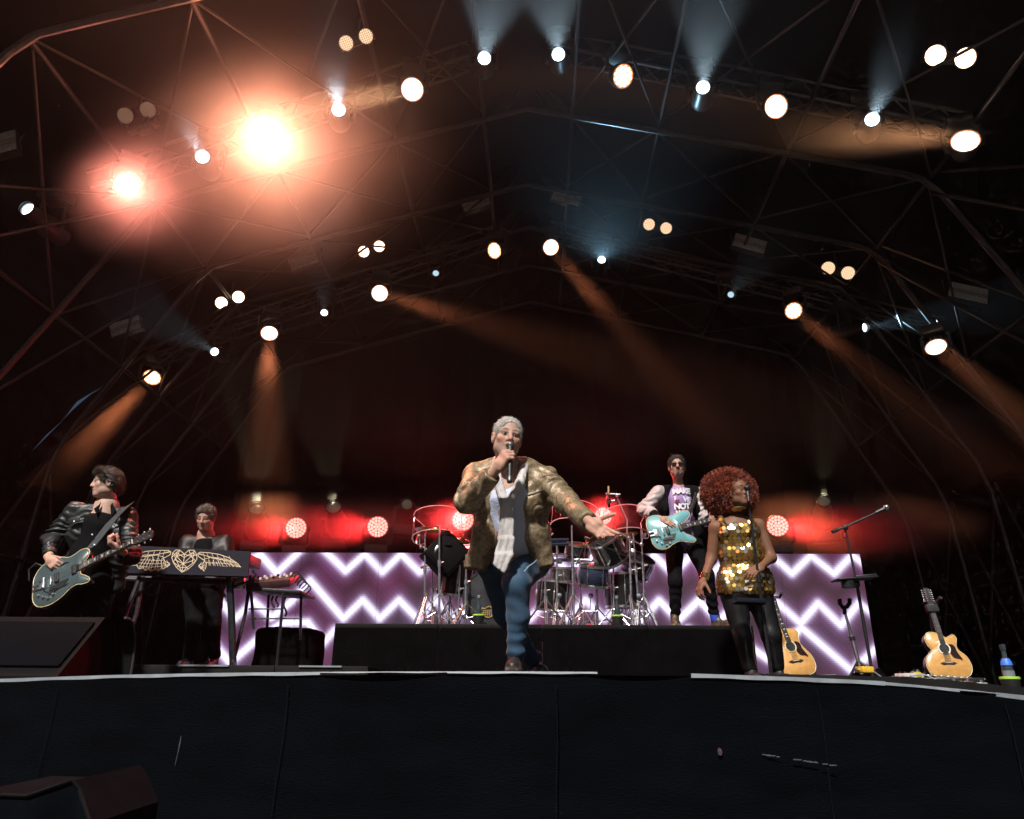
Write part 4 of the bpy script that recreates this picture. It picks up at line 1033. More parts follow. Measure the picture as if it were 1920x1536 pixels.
# ------------------------------------------------------------------ 1. front singer, lunging
def build_singer():
    Yb = 4.62
    t = person(V(at(967, 1256, Yb).x, Yb, floor_z(0)), 'grey-haired singer in bronze jacket lunging at the stage lip, microphone at mouth')
    J = lambda x, y, Y: A3(at(x, y, Y))
    hd = Head(J(951, 822, 4.26), face_frame((.26, -1, -.10), (.10, 0, 1)), 1.05, 1.05, .98, 1.1)
    neck = J(950, 878, 4.42); chest = J(955, 935, 4.46); belly = J(957, 1000, 4.56); pel = J(962, 1045, 4.68)
    rs, re, rw = J(893, 893, 4.46), J(876, 938, 4.22), J(930, 878, 4.10)
    ls, le, lw = J(1021, 900, 4.44), J(1066, 944, 4.22), J(1106, 980, 3.98)
    # hands
    rw = J(931, 880, 4.05)
    rh_y = (J(951, 850, 4.00) - rw); rh = hframe(rh_y, (.80, .58, .10))
    sgn_ = 1 if np.array(rh)[2, 0] > 0 else -1
    fist = hand_prims(rw, rh, 1.12, (1.15, 1.45, .8), .0, (.45, .85, .5), sgn_)
    grip = rw + np.array(rh) @ A3((0, .098, .034))
    mic_ax = (A3(at(957, 905, 4.02)) - A3(at(953, 846, 4.09)));
    lh_y = J(1139, 1006, 3.93) - lw; lhz = A3((-.10, -1, .05))
    F = hframe(lh_y, lhz)
    open_ = hand_prims(lw + A3(Vector(lh_y).normalized()) * .0, F, 1.12, (.25, .35, .25), .10, (.95, .25, .15), 1,
                       [(.12, .25, .2), (.32, .45, .3), (.48, .6, .4), (.55, .75, .5)])
    # check the thumb points up in the picture; otherwise mirror
    thumb_dir = np.array(F)[:, 0]
    if thumb_dir[2] < 0:
        open_ = hand_prims(lw, F, 1.12, (.25, .35, .25), .10, (.95, .25, .15), -1, [(.12, .25, .2), (.32, .45, .3), (.48, .6, .4), (.55, .75, .5)])
    body = [cap(neck, chest, .10, .15), cap(chest, belly, .15, .16), cap(belly, pel, .16, .15)] + limb([rs, re, rw], [.06, .045, .030]) + limb([ls, le, lw], [.06, .045, .030])
    head = hd.prims() + [cap(hd.P(0, -.025, -.05), neck, .062, .070, .03), cap(hd.P(0, .02, -.10), hd.P(0, .0, -.13), .045, .04, .03)]
    skin = (.48, .29, .22)
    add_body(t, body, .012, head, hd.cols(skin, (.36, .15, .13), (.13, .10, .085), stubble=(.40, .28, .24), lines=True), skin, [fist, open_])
    # hair: short, grey, receding
    M_grey = pmat('short_grey_hair', (.33, .31, .29), .8, 0, .45, 70, .2, 260)
    hr = hair_cap(hd, .004, [((0, .110, .004), (.066, .078, .088), 0), ((0, .055, -.09), (.12, .085, .085), 0), ((0, 0, -.045), (0, .25, -1))], .0034, M_grey, t, lambda P: .003 * vnoise(P * 75) + .002 * vnoise(P * 170))
    strands(hd, hr, 5000, .016, .0007, pmat('silver_hair_strands', (.34, .33, .31), .5, 0, .3, 30, col2=(.62, .60, .57)), BACK, .5, .003)
    # trousers
    lk, la = J(968, 1094, 4.38), J(967, 1232, 4.50)
    lhp, rhp = J(1000, 1050, 4.70), J(925, 1050, 4.72)
    rk, ra = J(948, 1150, 4.98), J(1000, 1240, 5.22)
    jean_pr = [cap(lhp, rhp, .115, .115, .05), cap(pel, belly, .15, .145, .05)] + limb([lhp, lk, (lk + la) / 2 + A3((.012, -.01, .02)), la], [.104, .080, .064, .052], .03) + limb([rhp, rk, ra], [.11, .075, .052], .04)
    jean_pr.append(planecut(J(960, 1024, 4.6), (0, .15, 1)))
    M_jean = pmat('blue_denim', (.015, .043, .085), .75, 0, .45, 7, .10, 130, sheen=.1, col2=(.028, .080, .150))
    def jf(P):
        a = np.exp(-(np.linalg.norm(P - la, axis=1) / .16) ** 2); b = np.exp(-(np.linalg.norm(P - lk, axis=1) / .17) ** 2); c = np.exp(-(np.linalg.norm(P - lhp, axis=1) / .2) ** 2)
        return .0055 * a * np.sin(P[:, 2] * 95 + 3 * vnoise(P * 9)) + (.003 * b + .004 * c) * np.sin((P[:, 2] * .8 + P[:, 0] * .6) * 75 + 4 * vnoise(P * 7)) + .005 * vnoise(P * 13)
    jeans = sdf_obj('jeans', jean_pr, .0075, M_jean, t, jf)
    sm = MB(); M_seam = pmat('denim_seam', (.20, .26, .30), .8, 0, .2, 30)
    for dz in (0, .006): sm.tube([at(982 + dz * 300, 1072, 4.215), at(990 + dz * 300, 1062, 4.25), at(1001 + dz * 200, 1055, 4.31), at(1006, 1050, 4.36)], .0022, 5)
    sm.build('pocket_seam', M_seam, jeans)
    # boots
    M_boot = pmat('dark_leather_boot', (.022, .016, .014), .35, 0, .3, 20, .1, 90, coat=.2)
    for nm, an, f in (('boot', la, (-.05, -1, 0)), ('boot', ra, (.25, -1, 0))):
        z = floor_z(an[0]); sdf_obj(nm, shoe((an[0], an[1] + .07, z + .005), f), .0075, M_boot, t)
    # shirt
    M_shirt = pmat('pale_blue_shirt', (.50, .56, .72), .8, 0, .12, 6, .2, 80)
    sh = [cap(neck + A3((0, .02, -.02)), chest, .09, .150, .05), cap(chest, belly, .150, .155, .05), cap(belly, J(960, 1035, 4.64), .155, .152, .05),
          planecut(J(940, 1056, 4.5), (.38, 0, -1)), planecut(hd.P(0, .03, -.155), (.0, -.25, 1))]
    sdf_obj('shirt', sh, .009, M_shirt, t, folds(.006, 9, (1, 1, .5), 3.))
    # jacket: solid torso and sleeves, front notch cut away
    M_jack = bpy.data.materials.new('crackled_bronze_leather'); M_jack.use_nodes = True; nt = M_jack.node_tree; b = nt.nodes['Principled BSDF']
    tc = nt.nodes.new('ShaderNodeTexCoord'); vo = nt.nodes.new('ShaderNodeTexVoronoi'); vo.feature = 'DISTANCE_TO_EDGE'; vo.inputs['Scale'].default_value = 42
    nz = nt.nodes.new('ShaderNodeTexNoise'); nz.inputs['Scale'].default_value = 38; nz.inputs['Detail'].default_value = 8; nz.inputs['Roughness'].default_value = .7
    ad = nt.nodes.new('ShaderNodeMixRGB'); ad.inputs[0].default_value = .12; nt.links.new(tc.outputs['Object'], ad.inputs[1]); nt.links.new(nz.outputs['Color'], ad.inputs[2])
    nt.links.new(tc.outputs['Object'], nz.inputs['Vector']); nt.links.new(ad.outputs[0], vo.inputs['Vector'])
    rp = nt.nodes.new('ShaderNodeValToRGB'); e = rp.color_ramp.elements; e[0].position = .34; e[0].color = (.13, .092, .058, 1); e[1].position = .68; e[1].color = (.42, .325, .20, 1)
    e2 = rp.color_ramp.elements.new(.50); e2.color = (.26, .195, .118, 1)
    nt.links.new(nz.outputs['Fac'], rp.inputs['Fac'])
    r2 = nt.nodes.new('ShaderNodeValToRGB'); r2.color_ramp.elements[0].position = .0; r2.color_ramp.elements[0].color = (.3, .27, .25, 1); r2.color_ramp.elements[1].position = .09
    nt.links.new(vo.outputs['Distance'], r2.inputs['Fac'])
    mu = nt.nodes.new('ShaderNodeMixRGB'); mu.blend_type = 'MULTIPLY'; mu.inputs[0].default_value = .85; nt.links.new(rp.outputs['Color'], mu.inputs[1]); nt.links.new(r2.outputs['Color'], mu.inputs[2])
    nt.links.new(mu.outputs[0], b.inputs['Base Color']); b.inputs['Metallic'].default_value = .25; b.inputs['Roughness'].default_value = .42
    bp = nt.nodes.new('ShaderNodeBump'); bp.inputs['Strength'].default_value = .6; bp.inputs['Distance'].default_value = .006; nt.links.new(nz.outputs['Fac'], bp.inputs['Height']); nt.links.new(bp.outputs['Normal'], b.inputs['Normal'])
    rwc = rw + (re - rw) * .20; lwc = lw + (le - lw) * .06
    hemL, hemR = J(893, 1062, 4.55), J(1024, 1062, 4.55)
    jp = [cap(rs, ls, .080, .080, .06), cap(J(925, 885, 4.46), J(985, 885, 4.44), .09, .09, .06),
          cap(J(925, 940, 4.47), J(996, 945, 4.46), .128, .122, .08), cap(J(924, 1000, 4.54), J(994, 1000, 4.54), .120, .112, .08),
          cap(J(918, 1000, 4.52), hemL, .095, .070, .05), cap(J(1002, 1000, 4.52), hemR, .092, .058, .05)]
    jp += limb([rs, re, rwc], [.080, .068, .056], .03) + limb([ls, le, lwc], [.080, .064, .056], .03)
    # notch: opens from collar to hem in front
    fw = A3((0, -1, 0))
    notch = []
    for y_, xa, xb in ((872, 942, 962), (900, 938, 972), (940, 936, 976), (985, 932, 984), (1025, 922, 996), (1075, 912, 1010)):
        notch.append((J(xa, y_, 4.30), J(xb, y_, 4.28)))
    jp2 = list(jp)
    for (a0, b0), (a1, b1) in zip(notch[:-1], notch[1:]):
        c0 = (a0 + b0) / 2; c1 = (a1 + b1) / 2; w0 = np.linalg.norm(b0 - a0) / 2; w1 = np.linalg.norm(b1 - a1) / 2
        jp2.append(minus(cap(c0 + fw * .02, c1 + fw * .02, w0, w1), .01)); jp2.append(minus(cap(c0 + fw * .12, c1 + fw * .12, w0 * 1.1, w1 * 1.1), .01))
        jp2.append(minus(cap(c0 - fw * .06, c1 - fw * .06, w0 * .9, w1 * .9), .01))
    jp2.append(minus(cap(hd.P(0, .02, -.06), neck + A3((0, -.03, .01)), .085, .075), .01))
    jp2.append(planecut(rwc + (rw - rwc) * .25, rw - re, rwc - .13, rwc + .13)); jp2.append(planecut(lwc + (lw - lwc) * .2, lw - le, lwc - .13, lwc + .13))
    zc = J(960, 1066, 4.5)[2]; xm = J(958, 1066, 4.5)[0]
    jp2.append(planecut(J(896, 1067, 4.5), (-.18, 0, -1), (xm - .6, 4.0, zc - .3), (xm - .01, 5.0, zc + .03)))
    jp2.append(planecut(J(1024, 1063, 4.5), (.30, 0, -1), (xm + .01, 4.0, zc - .3), (xm + .6, 5.0, zc + .03)))
    def jfold(P):
        arm = np.minimum(np.linalg.norm(P - re, axis=1), np.linalg.norm(P - (le + ls) / 2, axis=1)); wgt = np.exp(-(arm / .17) ** 2)
        ax_ = (le - ls) / np.linalg.norm(le - ls)
        return .013 * wgt * np.sin((P @ ax_) * 95 + 5 * vnoise(P * 11)) + .006 * vnoise(P * 9 + 2) + .006 * (np.abs(vnoise(P * A3((16, 16, 9)) + 7)) - .3) + .003 * vnoise(P * 30)
    jk = sdf_obj('jacket', jp2, .0075, M_jack, t, jfold)
    # lapel edges, cuff and pocket line
    M_dk = pmat('dark_jacket_edge', (.03, .022, .015), .5, 0, .3, 40)
    def on(pts, r, nm): MB().tube([at(*p) for p in pts], r, 6).build(nm, M_dk, jk)
    on([(987, 930, 4.285), (1003, 926, 4.30), (1020, 918, 4.325)], .006, 'pocket_welt')
    # scarf: round the neck, one long tail down the front
    M_scarf = pmat('pale_grey_scarf', (.40, .37, .36), .9, 0, .25, 14, .3, 60, col2=(.58, .55, .55), stretch=(1, 1, .4))
    sc = [cap(J(928, 868, 4.40), J(935, 905, 4.29), .026, .026, .02), cap(J(935, 905, 4.29), J(946, 945, 4.245), .026, .028, .02),
          cap(J(985, 872, 4.38), J(975, 905, 4.27), .026, .026, .02), cap(J(975, 905, 4.27), J(955, 945, 4.245), .026, .026, .02),
          cap(J(930, 866, 4.44), J(985, 866, 4.46), .034, .034, .02)]
    for (x0, y0, w0), (x1, y1, w1) in zip([(949, 938, 18), (951, 975, 26), (950, 1010, 33), (946, 1040, 38)], [(951, 975, 26), (950, 1010, 33), (946, 1040, 38), (936, 1072, 28)]):
        for k_ in range(-2, 3):
            sc.append(cap(J(x0 + k_ * w0 / 6, y0, 4.235 + .008 * (k_ % 2)), J(x1 + k_ * w1 / 6 - 2, y1, 4.245 + .008 * (k_ % 2)), .0125, .0135, .010))
    sc += [planecut(J(945, 1076, 4.2), (-.9, 0, -1))]
    sdf_obj('scarf', sc, .0065, M_scarf, t, folds(.004, 22, (1.6, 1, .25), 9.))
    # rim of belt line / ring
    # microphone (held)
    mt = thing('microphone', at(957, 905, 4.02), 'black handheld microphone in the fist of the front singer', 'microphone')
    g_ = Vector(grip); e = Vector(J(955.5, 904, g_.y - .06)); ax = (e - g_).normalized(); a = g_ - ax * .075
    MB().tube([a, a + ax * .06, e - ax * .012, e], [.020, .0175, .0150, .0150], 14).build('handle', M_black, mt)
    MB().ball(a - ax * .012, .026, 14).build('grille', M_alu, mt)
    MB().tube([e - ax * .035, e - ax * .030, e - ax * .006, e - ax * .004], [.0155, .0162, .0162, .0155], 14).build('end_ring', M_alu, mt)
build_singer()

# ------------------------------------------------------------------ 2. guitarist on the left
M_leather = pmat('black_leather', (.013, .015, .016), .46, 0, .4, 14, .16, 50, coat=.0, spec=.5)
M_tee = pmat('black_cotton', (.006, .006, .007), .92, 0, .3, 12, .1, 70, spec=.06)
M_trs = pmat('black_trousers', (.005, .005, .006), .9, 0, .3, 12, .1, 60, spec=.07)
def build_guitarist():
    Yb = 6.05
    t = person(V(at(160, 1258, Yb).x, Yb, floor_z(-3.5)), 'dark-haired guitarist in black leather jacket playing a grey guitar, face turned left')
    J = lambda x, y, Y=Yb: A3(at(x, y, Y))
    hd = Head(J(199, 907, 6.0), face_frame((-.80, -.62, -.07), (-.02, 0, 1)), 1.04, .95, 1.05, 1.1)
    neck = J(200, 950, 6.06); chest = J(190, 990, 6.06); belly = J(172, 1045, 6.05); pel = J(160, 1090, 6.08)
    rs, re, rw = J(140, 958, 6.02), J(96, 1010, 6.02), J(92, 1048, 5.78)
    ls, le, lw = J(240, 968, 6.04), J(246, 1042, 5.90), J(226, 1032, 5.72)
    # picking hand, fretting hand
    F1 = hframe(J(108, 1066, 5.70) - rw, (.5, .55, -.5)); F1 = hframe(J(112, 1068, 5.72) - rw, J(120, 1050, 6.1) - rw)
    h1 = hand_prims(rw, F1, 1.12, (.9, 1.0, .6), .03, (.5, .6, .3), 1)
    F2 = hframe(J(206, 1018, 5.66) - lw, A3((.25, .3, .9)))
    h2 = hand_prims(lw, F2, 1.08, (.8, 1.1, .7), .05, (.5, .5, .3), -1)
    body = [cap(neck, chest, .10, .14), cap(chest, belly, .14, .145), cap(belly, pel, .145, .14)] + limb([rs, re, rw], [.06, .045, .030]) + limb([ls, le, lw], [.06, .045, .030])
    head = hd.prims() + [cap(hd.P(0, -.03, -.05), neck, .062, .072, .03)]
    skin = (.52, .33, .26)
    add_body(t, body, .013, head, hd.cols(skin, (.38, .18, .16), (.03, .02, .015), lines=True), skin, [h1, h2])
    P = hd.P
    ex = [cap(P(-.045, .07, .085), P(.03, .075, .098), .026, .030, .02), cap(P(.03, .07, .095), P(.066, .02, .075), .03, .032, .02), cap(P(-.045, .07, .085), P(-.07, .02, .06), .026, .03, .02),
          cap(P(-.074, -.01, .05), P(-.076, -.03, -.03), .022, .016, .02), cap(P(.074, -.01, .05), P(.076, -.03, -.03), .022, .016, .02), cap(P(0, -.09, .0), P(0, -.085, -.06), .05, .036, .03), cap(P(.055, -.06, 0), P(.05, -.06, -.06), .03, .022, .02), cap(P(-.055, -.06, 0), P(-.05, -.06, -.06), .03, .022, .02)]
    hr = hair_cap(hd, .012, [((0, .10, .0), (0, 1, -.3)), ], .005, M_hair, t, lambda Q: .005 * vnoise(Q * A3((60, 60, 22))) + .004 * vnoise(Q * 90),
             ex + [minus(ell(P(0, .085, -.02), A3((.066, .06, .088)) * 1.12, hd.R), .01), minus(ell(P(-.08, .012, -.012), A3((.02, .03, .04)), hd.R), .006), minus(ell(P(.08, .012, -.012), A3((.02, .03, .04)), hd.R), .006)])
    strands(hd, hr, 6000, .040, .0011, pmat('brown_hair_strands', (.020, .012, .007), .4, 0, .3, 30, col2=(.060, .036, .018), spec=.6), lambda q: (q[0] * 5, -.9, -.5 if q[2] < .06 else .0), .14, .005, 2)
    # shirt, trousers
    sdf_obj('t_shirt', [cap(neck + A3((0, .01, -.03)), chest, .085, .15, .05), cap(chest, belly, .15, .155, .05), cap(belly, pel, .155, .15, .05)], .010, M_tee, t, folds(.006, 10, (1, 1, .6), 1.))
    kn1, an1 = J(112, 1165, 5.92), J(92, 1250, 6.0); kn2, an2 = J(180, 1170, 5.98), J(172, 1246, 6.1)
    sdf_obj('trousers', [cap(J(143, 1092, 6.06), J(180, 1092, 6.08), .12, .12, .05)] + limb([J(140, 1100, 6.06), kn1, an1], [.115, .085, .065]) + limb([J(182, 1100, 6.08), kn2, an2], [.115, .088, .065]), .010, M_trs, t, folds(.008, 8, (1, 1, .6), 6.))
    for an in (an1, an2): sdf_obj('boot', shoe((an[0], an[1] + .07, floor_z(an[0]) + .004), (-.3, -1, 0)), .009, M_leather, t)
    # jacket
    jp = [cap(rs, ls, .068, .068, .06), cap(J(160, 1000, 6.06), J(222, 1000, 6.06), .140, .135, .08), cap(J(155, 1050, 6.07), J(215, 1050, 6.07), .130, .125, .08),
          cap(J(215, 1050, 6.07), J(218, 1098, 6.10), .10, .065, .05), cap(J(150, 1050, 6.07), J(140, 1090, 6.1), .09, .06, .05)]
    jp += limb([rs, re, rw + (re - rw) * .08], [.074, .064, .052], .03) + limb([ls, le, lw + (le - lw) * .10], [.076, .066, .052], .03)
    fw = A3((-.1, -1, 0))
    line = [(196, 945, 15), (188, 975, 22), (178, 1010, 30), (170, 1060, 36), (166, 1110, 44)]
    for (x0, y0, w0), (x1, y1, w1) in zip(line[:-1], line[1:]):
        a, b = J(x0, y0, 5.93), J(x1, y1, 5.93); s_ = .0044
        for off in (-.05, .04, .14): jp.append(minus(cap(a + fw * off, b + fw * off, w0 * s_ * .8, w1 * s_ * .8), .012))
    jp.append(minus(cap(hd.P(0, .0, -.06), neck + A3((0, 0, .02)), .085, .075), .01))
    jp.append(planecut(rw + (re - rw) * .16, rw - re, rw - .14, rw + .14)); jp.append(planecut(lw + (le - lw) * .2, lw - le, lw - .14, lw + .14))
    def jfold(Q):
        wgt = np.exp(-(np.minimum(np.linalg.norm(Q - re, axis=1), np.linalg.norm(Q - le, axis=1)) / .17) ** 2)
        return .011 * (.35 + wgt) * np.sin(Q[:, 2] * 105 + 7 * vnoise(Q * 9)) + .006 * vnoise(Q * 10 + 4) + .004 * np.abs(vnoise(Q * 24))
    jk = sdf_obj('jacket', jp, .009, M_leather, t, jfold)
    # collar wings, pocket flaps, studs
    for pts in ([(186, 946, 5.92), (176, 954, 5.90), (181, 966, 5.885)], [(207, 948, 5.92), (216, 958, 5.90), (208, 970, 5.885)]):
        p = [at(*q) for q in pts]; MB().add([p[0], p[1], p[2], p[0] + V(0, .02, .03), p[1] + V(0, .02, 0), p[2] + V(0, .015, 0)], [(0, 1, 2), (3, 5, 4), (0, 3, 4, 1), (1, 4, 5, 2), (2, 5, 3, 0)]).build('collar_wing', M_tee, jk)
    for c in ((139, 975, 5.885), (212, 998, 5.87)):
        MB().box(at(*c), (.10, .012, .05), Matrix.Rotation(R(-14), 3, 'Y'), .005).build('pocket_flap', M_leather, jk)
        MB().ball(at(c[0], c[1] + 3, c[2] - .012), .007, 8).build('stud', M_chrome, jk)
build_guitarist()

# ------------------------------------------------------------------ 3. keyboard player
def build_keys():
    Yb = 7.75
    t = person(V(at(360, 1252, Yb).x, Yb, PZ), 'keyboard player in dark leather jacket looking down behind the winged-heart panel')
    J = lambda x, y, Y=Yb: A3(at(x, y, Y))
    hd = Head(J(386, 972, 7.62), face_frame((.02, -1, -.38)), 1.04, 1.05, 1.08)
    neck = J(386, 1003, 7.72); chest = J(388, 1035, 7.74); belly = J(385, 1075, 7.76); pel = J(380, 1110, 7.8)
    rs, re, rw = J(352, 1018, 7.74), J(338, 1062, 7.66), J(352, 1068, 7.35)
    ls, le, lw = J(421, 1018, 7.74), J(432, 1062, 7.66), J(418, 1068, 7.35)
    h1 = hand_prims(rw, hframe((.1, -1, -.2), (0, -.1, -1)), 1.05, (.4, .5, .3), .06, (.8, .3, .3), 1)
    h2 = hand_prims(lw, hframe((-.1, -1, -.2), (0, -.1, -1)), 1.05, (.4, .5, .3), .06, (.8, .3, .3), -1)
    body = [cap(neck, chest, .09, .12), cap(chest, belly, .12, .12), cap(belly, pel, .12, .11)] + limb([rs, re, rw], [.06, .045, .030]) + limb([ls, le, lw], [.06, .045, .030])
    skin = (.44, .25, .19)
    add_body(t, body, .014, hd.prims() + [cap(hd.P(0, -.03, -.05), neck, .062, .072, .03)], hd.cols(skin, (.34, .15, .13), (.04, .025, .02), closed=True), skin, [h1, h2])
    hr = hair_cap(hd, .012, [((0, .112, -.012), (.073, .078, .094), 0), ((0, .05, -.10), (.12, .09, .07), 0), ((0, 0, -.05), (0, .2, -1))], .005, M_hair, t, lambda Q: .004 * vnoise(Q * 60) + .003 * vnoise(Q * 110))
    strands(hd, hr, 5000, .028, .0011, MATS['brown_hair_strands'], lambda q: (q[0] * 3 + .3, -.6, -.6 if q[2] < .05 else .2), .7, .007, 3)
    jp = [cap(rs, ls, .080, .080, .06), cap(J(366, 1045), J(408, 1045), .14, .14, .08), cap(J(366, 1090, 7.77), J(404, 1090, 7.77), .13, .13, .08)]
    jp += limb([rs, re, rw], [.080, .070, .055]) + limb([ls, le, lw], [.080, .070, .055])
    for off in (.0, .1): jp.append(minus(cap(J(386, 1000, 7.62 - off), J(387, 1035, 7.60 - off), .05, .03), .01))
    jp.append(minus(cap(hd.P(0, 0, -.06), neck + A3((0, 0, .02)), .082, .07), .01))
    M_lb = pmat('brown_black_leather', (.007, .0045, .004), .5, 0, .4, 14, .12, 45, spec=.3)
    jp.append(planecut(rw + (re - rw) * .15, rw - re, rw - .14, rw + .14)); jp.append(planecut(lw + (le - lw) * .15, lw - le, lw - .14, lw + .14))
    sdf_obj('jacket', jp, .011, M_lb, t, folds(.009, 11, (1, 1, .7), 2.))
    sdf_obj('t_shirt', [cap(neck + A3((0, -.01, -.03)), chest, .075, .145, .05), cap(chest, belly, .145, .15, .05)], .012, M_tee, t)
    k1, a1 = J(366, 1172, 7.72), J(354, 1232, 7.86); k2, a2 = J(398, 1172, 7.76), J(402, 1228, 8.0)
    sdf_obj('trousers', [cap(J(366, 1108, 7.79), J(396, 1108, 7.79), .12, .12, .05)] + limb([J(364, 1112, 7.79), k1, a1], [.112, .082, .062]) + limb([J(398, 1112, 7.79), k2, a2], [.112, .085, .062]), .012, M_trs, t, folds(.008, 9))
    for an in (a1, a2): sdf_obj('shoe', shoe((an[0], an[1] + .07, PZ + .004), (.05, -1, 0)), .010, M_leather, t)
build_keys()
# ------------------------------------------------------------------ 4. bass/guitar player on the riser
def build_bassist():
    Yb = 7.60
    t = person(V(at(1275, 1170, Yb).x, Yb, RZ), 'moustached player in sunglasses and satin bomber jacket, standing on the riser')
    J = lambda x, y, Y=Yb: A3(at(x, y, Y))
    hd = Head(J(1269, 876, 7.56), face_frame((-.10, -1, .02)), 1.0, 1.05, .95)
    neck = J(1272, 908, 7.62); chest = J(1273, 940, 7.62); belly = J(1277, 980, 7.63); pel = J(1281, 1010, 7.64)
    rs, re, rw = J(1236, 924, 7.60), J(1208, 955, 7.62), J(1239, 973, 7.38)
    ls, le, lw = J(1306, 926, 7.62), J(1322, 972, 7.58), J(1336, 978, 7.36)
    h1 = hand_prims(rw, hframe(J(1262, 982, 7.34) - rw, (.1, .8, -.55)), 1.08, (.25, .35, .3), .05, (.6, .3, .2), 1)
    h2 = hand_prims(lw, hframe(J(1338, 962, 7.36) - lw, (-.4, .6, .3)), 1.05, (.8, 1., .7), .04, (.6, .4, .3), -1)
    body = [cap(neck, chest, .055, .11), cap(chest, belly, .11, .11), cap(belly, pel, .125, .125)] + limb([rs, re, rw], [.055, .042, .028]) + limb([ls, le, lw], [.055, .042, .028])
    skin = (.40, .24, .18)
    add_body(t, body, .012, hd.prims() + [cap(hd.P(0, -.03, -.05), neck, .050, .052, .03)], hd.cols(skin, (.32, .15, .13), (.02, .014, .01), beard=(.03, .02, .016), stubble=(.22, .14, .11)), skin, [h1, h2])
    M_hb = pmat('short_black_hair', (.012, .009, .008), .5, 0, .4, 60, .4, 200)
    hr = hair_cap(hd, .009, [((0, .112, -.012), (.073, .078, .094), 0), ((0, .05, -.10), (.12, .09, .07), 0), ((0, 0, -.04), (0, .2, -1))], .0045, M_hb, t, lambda Q: .004 * vnoise(Q * 70))
    strands(hd, hr, 3000, .022, .0012, pmat('black_hair_strands', (.006, .005, .004), .6, 0, .3, 30, col2=(.014, .011, .009)), BACK, .6, .004, 4)
    lens_glasses(t, hd)
    # lilac t-shirt with white lettering
    M_lil = pmat('lilac_cotton', (.30, .20, .42), .85, 0, .12, 10, .15, 80)
    ts = sdf_obj('t_shirt', [cap(neck + A3((0, .015, -.05)), chest, .075, .138, .05), cap(chest, belly, .138, .132, .05), cap(belly, pel, .132, .13, .05), planecut(J(1275, 913, 7.55), (0, -.5, 1))], .009, M_lil, t, folds(.005, 11, (1, 1, .6), 4.))
    M_ink = pmat('white_print', (.72, .70, .74), .8, 0, .08, 20)
    M_inkr = pmat('dark_red_print', (.22, .02, .06), .8, 0, .1, 20)
    for txt, px, py, sz, ang in (('MAKE', 1274, 927, .062, 3), ('L', 1261, 941, .060, 6), ('VE', 1276, 942, .060, -4), ('NOT', 1275, 955, .062, 2), ('WAR', 1277, 968, .055, -2)):
        fc = bpy.data.curves.new('lettering', 'FONT'); fc.body = txt; fc.size = sz * 1.25; fc.align_x = 'CENTER' if len(txt) > 2 else 'LEFT'; fc.extrude = .002; fc.offset = .004; fc.space_character = .88
        o = bpy.data.objects.new('tmp', fc); COL.objects.link(o); dg = bpy.context.evaluated_depsgraph_get(); me = bpy.data.meshes.new_from_object(o.evaluated_get(dg)); bpy.data.objects.remove(o)
        me.name = 'lettering'; me.materials.clear(); me.materials.append(M_ink)
        p = at(px, py, 7.60); rot = Matrix.Rotation(R(90), 3, 'X')
        # wrap onto the chest: push each vertex to the cloth's surface along y
        Mx = Matrix.Translation(p - V(0, 0, sz * .4)) @ (Matrix.Rotation(R(-ang), 3, 'Y') @ rot).to_4x4(); I = base_of(t).inverted()
        for v in me.vertices:
            wv_ = Mx @ v.co; cx_ = float(np.interp(wv_.z, [belly[2], chest[2]], [belly[0], chest[0]])); dx = min(abs(wv_.x - cx_), .12)
            wv_.y = 7.62 - math.sqrt(.138 ** 2 - dx ** 2) - .022 + (wv_.y - 7.60) * .5; v.co = I @ wv_
        link_mesh('lettering', me, ts)
    hp = [(.0, -.018), (.012, -.004), (.018, .008), (.012, .017), (.004, .014), (0, .008), (-.004, .014), (-.012, .017), (-.018, .008), (-.012, -.004)]
    MB().prism([(x * 1.3, z * 1.3) for x, z in hp], at(1270, 940, 7.455), Matrix.Rotation(R(90), 3, 'X'), -.006, .004).build('heart_print', M_inkr, ts)
    # bomber: black body, pale satin sleeves
    M_sat = pmat('pinkish_grey_satin', (.42, .35, .35), .38, 0, .15, 8, .3, 28, sheen=.3)
    jb = [cap(J(1246, 925, 7.62), J(1300, 925, 7.62), .085, .085, .05), cap(J(1256, 955, 7.63), J(1296, 955, 7.63), .128, .122, .06), cap(J(1258, 1000, 7.64), J(1300, 1000, 7.64), .115, .115, .06)]
    for (x0, y0, w0), (x1, y1, w1) in zip([(1272, 905, 16), (1273, 930, 20), (1276, 965, 24)], [(1273, 930, 20), (1276, 965, 24), (1279, 1030, 24)]):
        for off in (-.02, .06, .15): jb.append(minus(cap(J(x0, y0, 7.50 - off), J(x1, y1, 7.50 - off), w0 * .0054, w1 * .0054), .01))
    jb.append(minus(cap(hd.P(0, 0, -.06), neck + A3((0, 0, .01)), .078, .068), .01))
    jb.append(planecut(J(1280, 1022), (0, 0, -1)))
    sdf_obj('jacket', jb, .009, M_tee, t, folds(.006, 12, (1, 1, .7), 8.))
    for a, b_, c_ in ((rs, re, rw), (ls, le, lw)):
        cpt = c_ + (b_ - c_) * .42
        pr = limb([a + (b_ - a) * .0, b_, cpt], [.080, .072, .060], .03) + [planecut(cpt, c_ - b_, cpt - .12, cpt + .12)]
        def sf(Q, b_=b_): return .011 * np.exp(-(np.linalg.norm(Q - b_, axis=1) / .14) ** 2) * np.sin(Q[:, 2] * 110 + 4 * vnoise(Q * 12)) + .007 * vnoise(Q * 14)
        sv = sdf_obj('sleeve', pr, .008, M_sat, t, sf)
        sdf_obj('cuff', [cap(cpt + (b_ - cpt) * .12, c_ + (b_ - c_) * .22, .056, .046, .02)], .008, M_tee, sv)
